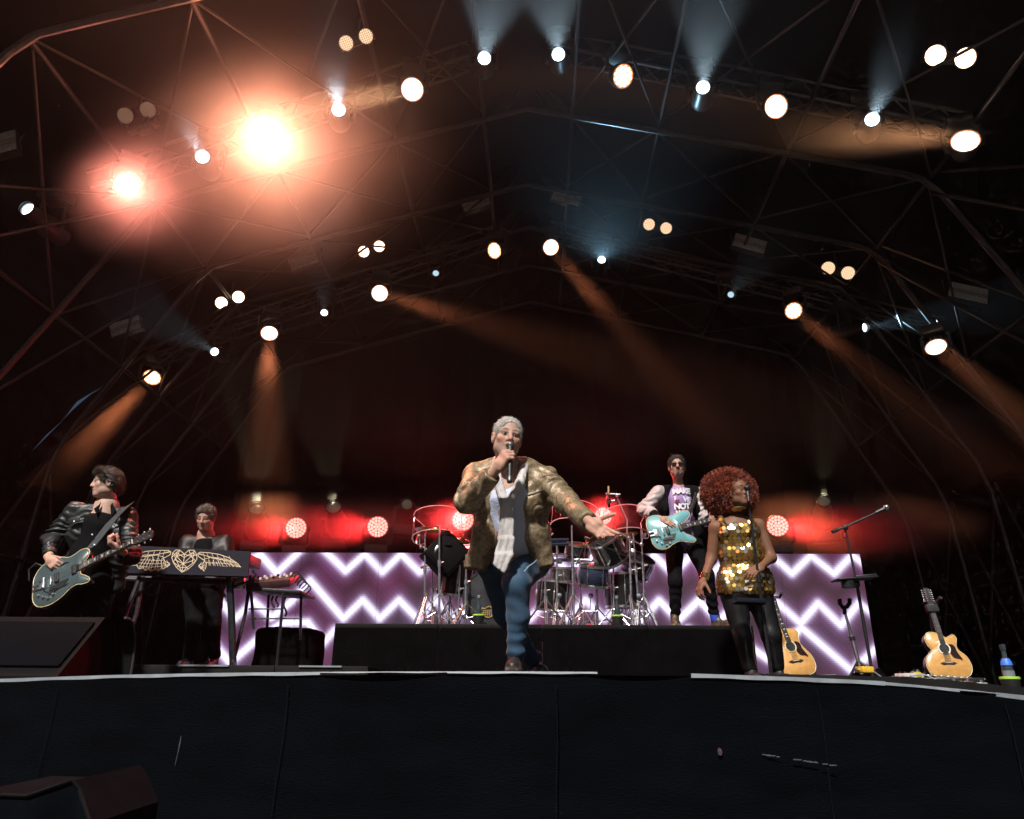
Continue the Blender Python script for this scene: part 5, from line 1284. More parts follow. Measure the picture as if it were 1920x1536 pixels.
    # trousers, shoes, sock
    k1, a1 = J(1266, 1090, 7.54), J(1266, 1150, 7.62); k2, a2 = J(1326, 1080, 7.52), J(1338, 1148, 7.62)
    sdf_obj('trousers', [cap(J(1266, 1012, 7.64), J(1296, 1012, 7.64), .105, .105, .05)] + limb([J(1264, 1018, 7.64), k1, a1], [.098, .070, .050]) + limb([J(1298, 1018, 7.64), k2, a2], [.098, .072, .050]), .009, M_trs, t,
            lambda Q: .006 * np.sin(Q[:, 2] * 80 + 5 * vnoise(Q * 8)) * np.exp(-((Q[:, 2] - RZ - .15) / .25) ** 2) + .006 * vnoise(Q * 9))
    M_sock = pmat('blue_sock', (.02, .06, .42), .8, 0, .1, 20); sdf_obj('sock', [cap(a2 + A3((0, 0, -.0)), a2 + A3((.01, 0, -.07)), .046, .046)], .008, M_sock, t)
    M_sh = pmat('two_tone_shoe', (.012, .010, .010), .45, 0, .3, 30, col2=(.10, .06, .03))
    sdf_obj('shoe', shoe((a1[0], a1[1] + .06, RZ + .004), (-.12, -1, 0), L=.27), .008, M_sh, t); sdf_obj('shoe', shoe((a2[0] - .02, a2[1] + .05, RZ + .004), (.62, -.8, 0), L=.28), .008, M_sh, t)
    MB().tube([J(1240, 975, 7.42), J(1243, 972, 7.40), J(1246, 970, 7.41)], .02, 8)
build_bassist()

# ------------------------------------------------------------------ 5. backing singer in sequins
def build_woman():
    Yb = 5.92
    t = person(V(at(1428, 1268, Yb).x, Yb, floor_z(1.8)), 'backing singer with red-tinted afro in gold sequin dress at a microphone stand')
    J = lambda x, y, Y=Yb: A3(at(x, y, Y))
    hd = Head(J(1384, 925, 5.83), face_frame((.45, -.88, .08), (.03, 0, 1)), 1.0, .95, .92, .8)
    neck = J(1379, 966, 5.94); chest = J(1382, 1000, 5.92); belly = J(1392, 1045, 5.93); pel = J(1398, 1098, 5.95)
    rs, re, rw = J(1342, 990, 5.92), J(1334, 1048, 5.96), J(1318, 1090, 5.84)
    ls, le, lw = J(1422, 986, 5.92), J(1446, 1046, 5.90), J(1428, 1062, 5.70)
    h1 = hand_prims(rw, hframe(J(1308, 1112, 5.80) - rw, (.6, .3, .1)), .98, (.55, .7, .4), .06, (.7, .5, .2), 1)
    h2 = hand_prims(lw, hframe(J(1412, 1072, 5.66) - lw, (-.1, .5, -.8)), .98, (.35, .45, .3), .08, (.7, .3, .2), -1)
    sk = (.18, .085, .050)
    body = [cap(neck, J(1380, 978, 5.92), .050, .070, .04), cap(rs, ls, .052, .052, .06), cap(J(1368, 992), J(1398, 990), .078, .078, .06), cap(chest, belly, .075, .07, .06), cap(belly, pel, .07, .09, .06)]
    body += limb([rs, re, rw], [.052, .040, .024], .03) + limb([ls, le, lw], [.052, .040, .024], .03)
    head = hd.prims() + [cap(hd.P(0, -.025, -.05), neck, .050, .052, .03)]
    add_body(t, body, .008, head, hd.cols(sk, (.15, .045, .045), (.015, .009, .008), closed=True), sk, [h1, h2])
    # afro: lumpy mass plus thousands of short curls
    co = J(1366, 926, 5.97); rad = A3((.216, .188, .200))
    M_afro = pmat('dark_afro_mass', (.030, .010, .008), .7, 0, .5, 40, .6, 120)
    hpr = [ell(co, rad * .90, None, .02), minus(ell(hd.P(-.004, .12, -.030), A3((.086, .115, .115)), hd.R), .01), minus(cap(hd.P(0, .02, -.10), J(1382, 985, 5.8), .075, .09), .01)]
    hb = sdf_obj('hair', hpr, .008, M_afro, t, lambda Q: .020 * vnoise(Q * 22) + .012 * vnoise(Q * 50))
    M_curl = pmat('red_tinted_curls', (.075, .016, .009), .65, 0, .6, 9, 0, 1, spec=.5, col2=(.30, .055, .022), detail=2)
    vs = []; fs = []; n = 0
    for _ in range(13000):
        d = RNG.normal(size=3); d /= np.linalg.norm(d)
        p = co + d * rad * (RNG.uniform(.84, 1.0) + .03 * float(vnoise(np.array([d * 3.1]))[0]))
        q = (p - hd.o) @ hd.R / hd.sc
        if q[1] > .03 and abs(q[0]) < .080 and -.2 < q[2] < .066: continue
        if p[2] < co[2] - .12 and q[1] > 0: continue
        u = np.cross(d, (0, 0, 1.)); u /= np.linalg.norm(u) + 1e-9; w_ = np.cross(d, u); L = RNG.uniform(.016, .040); r = RNG.uniform(.004, .009); ph = RNG.uniform(0, 6.3)
        pts = [p + d * L * s_ + (u * math.cos(ph + s_ * 9) + w_ * math.sin(ph + s_ * 9)) * r for s_ in (0, .2, .4, .6, .8, 1.)]
        tw = RNG.normal(size=3) * .0011 + d * .0003
        for a in pts: vs += [a - tw, a + tw]
        fs += [(n + 2 * i, n + 2 * i + 1, n + 2 * i + 3, n + 2 * i + 2) for i in range(5)]; n += 12
    o = np_mesh('curls', np.array(vs), np.array(fs), M_curl, hb, None, False); o['kind'] = 'stuff'
    # gold choker, bracelets
    M_gold = pmat('gold', (.80, .55, .20), .22, 1., .15, 30)
    for i in range(6):
        f_ = i / 5; p = Vector(hd.P(0, -.022 - .004 * i, -.118)).lerp(Vector(neck) + V(0, -.005, .01), f_ * .9)
        MB().lathe([(.060, -.007), (.0635, -.004), (.0635, .004), (.060, .007)], p, Matrix.Rotation(R(4), 3, 'X'), 24, False).build('choker_ring', M_gold, t)
    for i, f_ in enumerate((.10, .16, .25)):
        p = Vector(rw).lerp(Vector(re), f_); MB().lathe([(.030, -.006), (.034, -.004), (.034, .004), (.030, .006)], p, frame_z(Vector(re - rw)), 18, False).build('bracelet', M_gold, t)
    # sequin dress: base cloth + overlapping discs
    M_under = pmat('dark_gold_cloth', (.10, .06, .015), .6, .2, .3, 20)
    dp = [cap(J(1366, 1002), J(1402, 998), .108, .105, .06), cap(J(1372, 1040, 5.93), J(1408, 1040, 5.93), .108, .105, .06), cap(J(1374, 1085, 5.94), J(1420, 1085, 5.94), .118, .115, .06), cap(J(1375, 1112, 5.94), J(1425, 1112, 5.94), .122, .118, .06),
          planecut(J(1396, 1114, 5.9), (0, 0, -1)), minus(cap(J(1380, 962, 5.76), J(1382, 980, 5.78), .070, .045), .01), planecut(J(1380, 975, 5.8), (0, -.5, 1)),
          minus(cap(J(1331, 978, 5.9), J(1345, 1010, 5.9), .055, .030), .01), minus(cap(J(1432, 975, 5.9), J(1421, 1005, 5.9), .055, .030), .01),
          cap(J(1352, 970, 5.90), J(1357, 984, 5.845), .020, .022, .01), cap(J(1357, 984, 5.845), J(1362, 1000, 5.83), .022, .03, .01), cap(J(1408, 968, 5.90), J(1406, 983, 5.845), .020, .022, .01), cap(J(1406, 983, 5.845), J(1402, 1000, 5.83), .022, .03, .01)]
    v, q = sdf_mesh(dp, .0085, folds(.005, 7, (1.4, 1.4, .5), 2.)); v = laplace(v, q, 1, .4)
    dress = np_mesh('dress', v, q, M_under, t)
    # sequins on the outside of the cloth, hexagonally packed by height and angle
    me = dress.data; I = base_of(t)
    from mathutils.bvhtree import BVHTree
    tree = BVHTree.FromPolygons([Vector(p) for p in v], [tuple(int(i) for i in f) for f in q])
    bins = {}
    M_seq = bpy.data.materials.new('gold_sequins'); M_seq.use_nodes = True; nt = M_seq.node_tree; b = nt.nodes['Principled BSDF']; b.inputs['Metallic'].default_value = 1; b.inputs['Roughness'].default_value = .36
    va = nt.nodes.new('ShaderNodeVertexColor'); va.layer_name = 'Col'; nt.links.new(va.outputs['Color'], b.inputs['Base Color'])
    sv, sf, scol, nn = [], [], [], 0
    zt, zb = J(1380, 968, 5.85)[2], J(1396, 1120, 5.8)[2]
    pitch = .0325; row = 0; z = zt
    while z > zb - .01:
        axis = Vector((float(np.interp(z, [pel[2], chest[2]], [J(1398, 1100, 5.94)[0], chest[0]])), 5.94, z))
        ang = (row % 2) * .5 * pitch / .15; k = 0
        while ang < 2 * math.pi:
            dv = Vector((math.sin(ang), -math.cos(ang), 0)); hit = tree.ray_cast(axis + dv * .6, -dv, .55)
            if hit[0] is not None and hit[1].dot(dv) > .15:
                p = hit[0]; nrm = (hit[1] + Vector(RNG.normal(size=3) * .16) + V(0, 0, -.05)).normalized(); F3 = frame_z(nrm, dv.cross(V(0, 0, 1)))
                r = .0158; c0 = p + nrm * .003
                ring = [c0 + F3 @ Vector((r * math.cos(a), r * math.sin(a), 0)) for a in np.linspace(0, 2 * math.pi, 9, False)]
                sv += [tuple(x) for x in ring] ; sf.append(list(range(nn, nn + 9))); nn += 9
                tone = RNG.uniform(); base = A3((.78, .50, .14)) if tone < .62 else (A3((.92, .86, .76)) if tone < .84 else A3((.62, .30, .10)))
                scol += [base * RNG.uniform(.75, 1.1)] * 9
                rr = (p - axis).length
            else: rr = .15
            ang += pitch / max(rr, .08)
        z -= pitch * .80; row += 1
    o = np_mesh('sequins', np.array(sv), np.array(sf), M_seq, dress, np.clip(np.array(scol), 0, 1), False); o['kind'] = 'stuff'
    # leggings and boots
    M_leg = pmat('black_leggings', (.008, .008, .009), .32, 0, .3, 9, .1, 40, coat=.1)
    k1, a1 = J(1392, 1190, 5.90), J(1404, 1248, 5.96); k2, a2 = J(1446, 1190, 5.90), J(1456, 1248, 5.98)
    sdf_obj('leggings', [cap(J(1382, 1108, 5.95), J(1418, 1108, 5.95), .125, .12, .05)] + limb([J(1376, 1118, 5.95), k1, a1], [.105, .070, .054]) + limb([J(1424, 1118, 5.95), k2, a2], [.105, .072, .056]), .009, M_leg, t, folds(.005, 9, (1, 1, .6), 5.))
    for an in (a1, a2): sdf_obj('boot', shoe((an[0], an[1] + .06, floor_z(an[0]) + .003), (.15, -1, 0), L=.25), .009, M_leather, t)
build_woman()
# ================================================================== GUITARS
def gframe(p_tail, p_head, face):
    """local x across, y from body tail to headstock, z out of the front"""
    return frame(Vector(p_head) - Vector(p_tail), face)
M_wood_neck = pmat('maple_neck', (.30, .17, .08), .4, 0, .2, 12, coat=.3)
M_ebony = pmat('ebony_fretboard', (.018, .012, .010), .4, 0, .3, 20)
M_pearl = pmat('pearl_inlay', (.72, .70, .66), .25, 0, .15, 30)
M_cream = pmat('cream_binding', (.62, .52, .30), .45, 0, .1, 20)
M_string = pmat('steel_string', (.6, .58, .55), .3, 1, .1, 10)
def guitar(t, o, rot, sc, outline, depth, M_top, M_side, neck_y0, neck_len, kind, arch=0.):
    """o = centre of the body front; rot = gframe; lengths in metres before scaling"""
    P = lambda x, y, z=0.: Vector(o) + rot @ (Vector((x, y, z)) * sc)
    ol = [(x * sc, y * sc) for x, y in spline(outline, 5)]
    body = MB().prism(ol, o, rot, -depth * sc, -.004 * sc, .010 * sc).build('body', M_side, t, ang=50)
    ins = []
    n = len(ol)
    A_ = sum(ol[i - 1][0] * ol[i][1] - ol[i][0] * ol[i - 1][1] for i in range(n)); sg = 1 if A_ > 0 else -1
    for i in range(n):
        tv = Vector(ol[(i + 1) % n]) - Vector(ol[i - 1]); tv.normalize(); ins.append((ol[i][0] - sg * tv.y * .005 * sc * 1.2, ol[i][1] + sg * tv.x * .005 * sc * 1.2))
    MB().prism(ins, o, rot, -.006 * sc, .002 * sc, .0015 * sc).build('top', M_top, body, ang=50)
    # binding
    MB().tube([Vector(o) + rot @ Vector((p[0], p[1], -.004 * sc)) for p in ol], .0035 * sc, 5, closed=True).build('binding', M_cream, body)
    # neck + fretboard + headstock
    y0, y1 = neck_y0, neck_y0 + neck_len
    m = MB(); w0, w1 = .028, .0215
    nk = [(-w0, y0), (w0, y0), (w1, y1), (-w1, y1)]
    neck = MB().prism([(x * sc, y * sc) for x, y in nk], o, rot, -.020 * sc, .004 * sc, .006 * sc).build('neck', M_wood_neck, t)
    fb = MB().prism([(x * sc, y * sc) for x, y in nk], o, rot, .0045 * sc, .010 * sc, .001 * sc).build('fretboard', M_ebony, neck)
    scale_len = neck_len * 1.38
    for f_ in range(1, 20):
        y = y1 - scale_len * (1 - 2 ** (-f_ / 12))
        if y < y0 + .01: break
        w_ = w1 + (w0 - w1) * (y1 - y) / neck_len
        MB().tube([P(-w_ * .97, y, .0105), P(w_ * .97, y, .0105)], .0012 * sc, 4).build('fret', M_string, neck)
        if f_ in (1, 3, 5, 7, 9, 12, 15, 17):
            ya = y + .008; s_ = w_ * .62
            if kind == 'acoustic12': MB().add([P(-s_, ya, .0108), P(0, ya + .008, .0108), P(s_, ya, .0108), P(s_ * .6, ya + .016, .0108), P(0, ya + .012, .0112), P(-s_ * .6, ya + .016, .0108)], [(0, 1, 4, 5), (1, 2, 3, 4)]).build('inlay', M_pearl, neck)
            else: MB().box(P(0, ya + .006, .0106), (s_ * 1.3 * sc, .010 * sc, .0012 * sc), rot).build('inlay', M_pearl, neck)
    MB().box(P(0, y1 + .002, .008), (w1 * 2 * sc, .005 * sc, .010 * sc), rot).build('nut', M_pearl, neck)
    hl = .17 if kind != 'acoustic12' else .20; hw = .036
    hs_out = [(-w1, y1), (w1, y1), (hw, y1 + .05), (hw * 1.05, y1 + hl * .9), (hw * .4, y1 + hl), (0, y1 + hl * .95), (-hw * .4, y1 + hl), (-hw * 1.05, y1 + hl * .9), (-hw, y1 + .05)]
    hs = MB().prism([(x * sc, y * sc) for x, y in hs_out], o, rot, -.016 * sc, .0 * sc, .002 * sc).build('headstock', M_ebony, t)
    npeg = 6 if kind == 'acoustic12' else 3
    for sg in (-1, 1):
        for i in range(npeg):
            y = y1 + .045 + i * (hl - .075) / max(1, npeg - 1)
            MB().tube([P(sg * hw * .6, y, -.002), P(sg * hw * .6, y, .012)], .0045 * sc, 8).build('string_post', M_chrome, hs)
            MB().ball(P(sg * (hw + .014), y, -.008), (.010 * sc, .007 * sc, .005 * sc), 8, rot).build('tuner', M_chrome, hs)
    return P, body, neck, y0, y1
def strings(t, P, yb, y1, n=6, wb=.026, wn=.017, zb=.016, zn=.012, par=None):
    for i in range(n):
        f_ = i / (n - 1) * 2 - 1; MB().tube([P(f_ * wb, yb, zb), P(f_ * wn, y1, zn)], .0009, 4).build('string', M_string, par or t)
SEMI = [(0, -.235), (.10, -.232), (.175, -.185), (.205, -.10), (.190, -.01), (.148, .065), (.140, .12), (.158, .165), (.165, .21), (.140, .225), (.10, .195), (.062, .155), (.028, .150), (-.028, .165), (-.06, .205), (-.105, .225), (-.150, .205), (-.165, .155), (-.150, .10), (-.150, .05), (-.185, -.01), (-.205, -.10), (-.175, -.185), (-.10, -.232)]
OFFS = [(0, -.22), (.10, -.225), (.165, -.18), (.180, -.10), (.150, -.02), (.140, .05), (.165, .12), (.185, .18), (.165, .215), (.12, .19), (.075, .135), (.035, .12), (-.035, .13), (-.06, .19), (-.10, .245), (-.145, .25), (-.170, .20), (-.160, .12), (-.145, .04), (-.165, -.04), (-.195, -.11), (-.180, -.19), (-.10, -.225)]
DREAD = [(0, -.25), (.10, -.252), (.170, -.225), (.205, -.15), (.195, -.06), (.150, .02), (.125, .07), (.128, .13), (.145, .19), (.120, .235), (.07, .245), (0, .248), (-.07, .248), (-.125, .232), (-.148, .18), (-.135, .11), (-.125, .06), (-.155, .0), (-.195, -.07), (-.205, -.15), (-.170, -.225), (-.10, -.252)]
JUMBO = [(0, -.255), (.11, -.258), (.195, -.22), (.230, -.13), (.205, -.03), (.150, .03), (.135, .075), (.150, .13), (.160, .17), (.135, .205), (.095, .19), (.055, .175), (.02, .20), (-.06, .235), (-.13, .23), (-.170, .17), (-.160, .10), (-.135, .05), (-.150, .02), (-.205, -.03), (-.230, -.13), (-.195, -.22), (-.11, -.258)]

def electric(t, P, body, t_name, vib=True):
    for y in (.105, -.035):
        pk = MB().box(P(0, y, .008), (.085, .036, .014), P.rot, .003).build('pickup', M_black, t)
        for i in range(6): MB().tube([P(-.028 + i * .0112, y, .014), P(-.028 + i * .0112, y, .017)], .003, 6).build('pole_piece', M_chrome, pk)
    MB().box(P(0, -.085, .010), (.085, .016, .014), P.rot, .003).build('bridge', M_chrome, t)
    if vib:
        vb = MB().box(P(0, -.155, .010), (.075, .05, .012), P.rot, .004); vb.tube([P(-.045, -.135, .018), P(.045, -.135, .018)], .008, 8); vb.tube([P(-.02, -.18, .008), P(-.02, -.228, .006)], .012, 6); vb.tube([P(.02, -.18, .008), P(.02, -.228, .006)], .012, 6)
        v_ = vb.build('vibrato_tailpiece', M_chrome, t); MB().tube([P(.04, -.14, .03), P(.075, -.10, .036), P(.085, -.02, .034)], .004, 6).build('vibrato_arm', M_chrome, v_)
    for x, y in ((.135, -.06), (.150, -.10), (.120, -.14), (.085, -.18)):
        MB().lathe([(.011, 0), (.010, .014), (.006, .018), (.001, .018)], P(x, y, .003), P.rot, 12, False).build('knob', M_chrome, t)
class PF:
    def __init__(s, f, rot): s.f = f; s.rot = rot
    def __call__(s, *a): return s.f(*a)

# grey semi-hollow played at the left
def grey_guitar():
    tail = at(58, 1108, 5.74); head = at(284, 1000, 5.66)
    rot = gframe(tail, head, (-.20, -1, .30)); L = (head - tail).length; sc = L / .985
    t = thing('electric_guitar', at(100, 1072, 5.74), 'grey-green semi-hollow electric guitar with cream binding, played by the leather-jacketed guitarist', 'guitar')
    M_top = pmat('grey_green_lacquer', (.062, .088, .093), .3, 0, .10, 4, coat=.7)
    M_side = pmat('dark_grey_lacquer', (.03, .036, .038), .25, 0, .2, 5, coat=.6)
    o = tail + (head - tail).normalized() * .25 * sc
    P, body, neck, y0, y1 = guitar(t, o, rot, sc, SEMI, .065, M_top, M_side, .12, .46, 'semi'); P = PF(P, rot)
    electric(t, P, body, 'g')
    for sg in (-1, 1): MB().tube([P(sg * .095, .06, .004), P(sg * .105, .03, .004), P(sg * .100, -.01, .004), P(sg * .112, -.05, .004), P(sg * .105, -.07, .004)], [.003, .006, .004, .006, .003], 6).build('f_hole', M_black, body)
    MB().prism([(.055 * sc, .06 * sc), (.10 * sc, .02 * sc), (.12 * sc, -.10 * sc), (.06 * sc, -.09 * sc), (.05 * sc, 0)], o, rot, .004, .009).build('pickguard', M_black, t)
    strings(t, P, -.085, y1, 6, par=neck)
    M_strap = pmat('dark_green_grey_strap', (.030, .038, .040), .55, 0, .2, 20, .2, 80)
    a = [at(168, 1030, 5.80), at(190, 1003, 5.835), at(212, 975, 5.86), at(232, 955, 5.90), at(240, 948, 6.02)]
    m = MB(); vs = []; wv = V(.05, 0, .035)
    for p in a: vs += [p - wv, p + wv, p - wv + V(0, -.006, 0), p + wv + V(0, -.006, 0)]
    fs = []
    for i in range(len(a) - 1):
        k = 4 * i; fs += [(k, k + 4, k + 5, k + 1), (k + 2, k + 3, k + 7, k + 6), (k, k + 2, k + 6, k + 4), (k + 1, k + 5, k + 7, k + 3)]
    st = m.add(vs, fs).build('strap', M_strap, t); MB().ball(at(177, 1022, 5.80), .009, 8).build('stud', M_chrome, st); MB().ball(at(173, 1003, 5.80), .008, 8).build('stud', M_chrome, st)
    MB().tube([P(-.19, -.17, -.02), P(-.24, -.22, .0), P(-.2, -.27, .01), P(-.1, -.27, 0)], .006, 6).build('cable', M_black, t)
grey_guitar()
def teal_guitar():
    tail = at(1216, 1004, 7.33); head = at(1382, 962, 7.36)
    rot = gframe(tail, head, (.05, -1, .18)); sc = (head - tail).length / .97
    t = thing('electric_guitar', at(1250, 992, 7.34), 'turquoise solid-body electric guitar with vibrato, played on the riser', 'guitar')
    M_top = pmat('turquoise_lacquer', (.15, .37, .40), .28, 0, .08, 4, coat=.6)
    o = tail + (head - tail).normalized() * .24 * sc
    P, body, neck, y0, y1 = guitar(t, o, rot, sc, OFFS, .042, M_top, M_top, .11, .45, 'solid'); P = PF(P, rot); electric(t, P, body, 'g')
    MB().prism([(.05 * sc, .04 * sc), (.11 * sc, .0 * sc), (.14 * sc, -.12 * sc), (.08 * sc, -.11 * sc), (.05 * sc, -.02 * sc)], o, rot, .004, .008).build('control_plate', M_black, t)
    strings(t, P, -.085, y1, 6, par=neck)
    m = MB(); m.tube([at(1292, 965, 7.40), at(1300, 945, 7.46), at(1305, 925, 7.50)], .018, 6); m.build('strap', M_black, t)
teal_guitar()
M_spr = pmat('spruce_top', (.55, .27, .075), .32, 0, .16, 3, coat=.5, stretch=(9, 1, 9), col2=(.66, .36, .12))
M_rose = pmat('rosewood_side', (.07, .028, .014), .35, 0, .3, 6, coat=.4)
def acoustic(tail, head, face, label, outline, kind, L0, stand=True, guard=True):
    rot = gframe(tail, head, face); sc = (Vector(head) - Vector(tail)).length / L0
    t = thing('acoustic_guitar', tail, label, 'guitar', 'acoustic guitars on floor stands')
    o = Vector(tail) + (Vector(head) - Vector(tail)).normalized() * .258 * sc
    P, body, neck, y0, y1 = guitar(t, o, rot, sc, outline, .11, M_spr, M_rose, .085, .47 if kind != 'acoustic12' else .46, kind); P = PF(P, rot)
    MB().lathe([(.001, .0035), (.050 * sc, .0035)], P(0, .055), rot, 28, False).build('sound_hole', M_black, t)
    MB().lathe([(.051 * sc, .003), (.052 * sc, .006), (.064 * sc, .006), (.065 * sc, .003)], P(0, .055), rot, 32, False).build('rosette', M_pearl if kind == 'acoustic12' else M_cream, t)
    br = [(-.085, -.10), (-.05, -.088), (0, -.094), (.05, -.088), (.085, -.10), (.05, -.118), (0, -.112), (-.05, -.118)]
    bg_ = MB().prism([(x * sc, y * sc) for x, y in br], o, rot, .003, .012 * sc, .002).build('bridge', M_ebony, t)
    MB().box(P(0, -.098, .014), (.075 * sc, .004 * sc, .006 * sc), rot).build('saddle', M_pearl, bg_)
    pg = [(.045, .09), (.085, .10), (.115, .07), (.120, .02), (.155, -.07), (.12, -.055), (.075, -.045), (.050, .0), (.060, .04)]
    MB().prism([(x * sc, y * sc) for x, y in spline(pg, 3)], o, rot, .0035, .0055).build('pickguard', pmat('tortoise_pickguard', (.02, .008, .007), .2, 0, .4, 20, coat=.4), t)
    strings(t, P, -.098, y1, 12 if kind == 'acoustic12' else 6, .028, .018, .017, .012, neck)
    return t, P, sc
tA, PA, sA = acoustic(at(1503, 1268, 6.35), at(1437, 1095, 6.55), (.12, -1, .25), 'honey-coloured acoustic guitar half hidden behind the sequin-dress singer', DREAD, 'acoustic', 1.03)
tB, PB, sB = acoustic(at(1787, 1272, 5.55), at(1736, 1104, 5.68), (-.10, -1, .22), 'blond twelve-string cutaway acoustic guitar on its own at the right', JUMBO, 'acoustic12', .99)
# straps / bands on the 12-string neck
MB().box(PB(0, .50, .0), (.085, .06, .05), PB.rot, .012).build('neck_clamp', M_rubber, tB)
def gstand(p_body, top, label, tilt_back=.35):
    z = floor_z(p_body.x); t = thing('guitar_stand', (p_body.x, p_body.y + .2, z), label, 'guitar stand')
    ft = V(p_body.x, p_body.y + .25, z); hub = V(p_body.x, p_body.y + .20, z + .30)
    for dx, dy in ((-.22, -.10), (.22, -.10), (0, .28)): MB().tube([hub, V(ft.x + dx, ft.y + dy, z + .015)], .012, 8).build('leg', M_blackmt, t)
    MB().tube([hub, top], .011, 8).build('post', M_blackmt, t)
    MB().tube([top + V(-.05, -.06, .03), top + V(-.045, 0, 0), top + V(.045, 0, 0), top + V(.05, -.06, .03)], .013, 8).build('yoke', M_rubber, t)
    for s_ in (-1, 1): MB().tube([hub, hub + V(s_ * .11, -.05, -.22), hub + V(s_ * .11, -.20, -.22), hub + V(s_ * .11, -.21, -.18)], .010, 8).build('cradle_arm', M_rubber, t)
gstand(at(1503, 1268, 6.42), at(1452, 1120, 6.70), 'black floor stand holding the acoustic guitar behind the sequin-dress singer')
gstand(at(1787, 1272, 5.62), at(1745, 1130, 5.80), 'black floor stand holding the twelve-string guitar')
# empty stand near the boom stand
t = thing('guitar_stand', at(1614, 1262, 5.9), 'empty guitar stand with forked rubber head beside the boom stand', 'guitar stand')
a, b_ = at(1582, 1140, 5.9), at(1616, 1264, 5.9)
MB().tube([a, a.lerp(b_, .45)], .011, 8).build('post', M_chrome, t); MB().tube([a.lerp(b_, .42), b_], .015, 8).build('lower_tube', M_chrome, t)
MB().tube([a.lerp(b_, .44) , a.lerp(b_, .50)], .022, 10).build('clutch', M_black, t)
MB().tube([at(1574, 1124, 5.86), at(1575, 1132, 5.88), at(1580, 1139, 5.9), at(1588, 1138, 5.9), at(1593, 1131, 5.88), at(1593, 1123, 5.86)], .016, 8).build('fork', M_rubber, t); MB().tube([at(1583, 1136, 5.9), at(1584, 1152, 5.9)], .016, 8).build('fork_stem', M_rubber, t)
for dx, dy in ((-.2, -.12), (.2, -.12), (0, .22)): MB().tube([b_.lerp(a, .2), V(b_.x + dx, b_.y + dy, floor_z(b_.x) + .012)], .010, 8).build('leg', M_blackmt, t)
# ================================================================== DRUM KIT
M_shell = pmat('black_gloss_shell', (.008, .008, .009), .32, 0, .3, 6, coat=.15)
M_shellb = pmat('blue_sparkle_shell', (.03, .04, .075), .2, .3, .5, 160, coat=.8)
M_silv = pmat('brushed_steel_shell', (.50, .50, .52), .22, 1, .2, 40)
M_headw = pmat('drum_head_clear', (.014, .014, .016), .35, 0, .2, 10, coat=.3)
M_cym = pmat('dark_bronze_cymbal', (.34, .24, .10), .3, 1, .3, 30, .05, 200)
M_edge = bpy.data.materials.new('acrylic_edge'); M_edge.use_nodes = True; nt = M_edge.node_tree; nt.nodes.remove(nt.nodes['Principled BSDF'])
_t = nt.nodes.new('ShaderNodeBsdfTranslucent'); _t.inputs['Color'].default_value = (.95, .95, .95, 1); _d = nt.nodes.new('ShaderNodeBsdfGlossy'); _d.inputs['Roughness'].default_value = .3; _m = nt.nodes.new('ShaderNodeMixShader'); _m.inputs[0].default_value = .3
nt.links.new(_t.outputs[0], _m.inputs[1]); nt.links.new(_d.outputs[0], _m.inputs[2]); nt.links.new(_m.outputs[0], nt.nodes['Material Output'].inputs['Surface'])
M_acr = bpy.data.materials.new('clear_acrylic'); M_acr.use_nodes = True; nt = M_acr.node_tree; nt.nodes.remove(nt.nodes['Principled BSDF'])
tr = nt.nodes.new('ShaderNodeBsdfTransparent'); gl = nt.nodes.new('ShaderNodeBsdfGlossy'); gl.inputs['Roughness'].default_value = .06; tl = nt.nodes.new('ShaderNodeBsdfTranslucent'); tl.inputs['Color'].default_value = (.9, .9, .9, 1)
lw_ = nt.nodes.new('ShaderNodeLayerWeight'); lw_.inputs['Blend'].default_value = .25
sc_ = nt.nodes.new('ShaderNodeTexNoise'); sc_.inputs['Scale'].default_value = 7; mr_ = nt.nodes.new('ShaderNodeMapRange'); mr_.inputs['From Min'].default_value = .45; mr_.inputs['From Max'].default_value = .75; mr_.inputs['To Min'].default_value = .015; mr_.inputs['To Max'].default_value = .13
nt.links.new(sc_.outputs['Fac'], mr_.inputs['Value'])
x1_ = nt.nodes.new('ShaderNodeMixShader'); x2_ = nt.nodes.new('ShaderNodeMixShader')
nt.links.new(mr_.outputs['Result'], x1_.inputs[0]); nt.links.new(tr.outputs[0], x1_.inputs[1]); nt.links.new(tl.outputs[0], x1_.inputs[2])
nt.links.new(lw_.outputs['Fresnel'], x2_.inputs[0]); nt.links.new(x1_.outputs[0], x2_.inputs[1]); nt.links.new(gl.outputs[0], x2_.inputs[2]); nt.links.new(x2_.outputs[0], nt.nodes['Material Output'].inputs['Surface'])

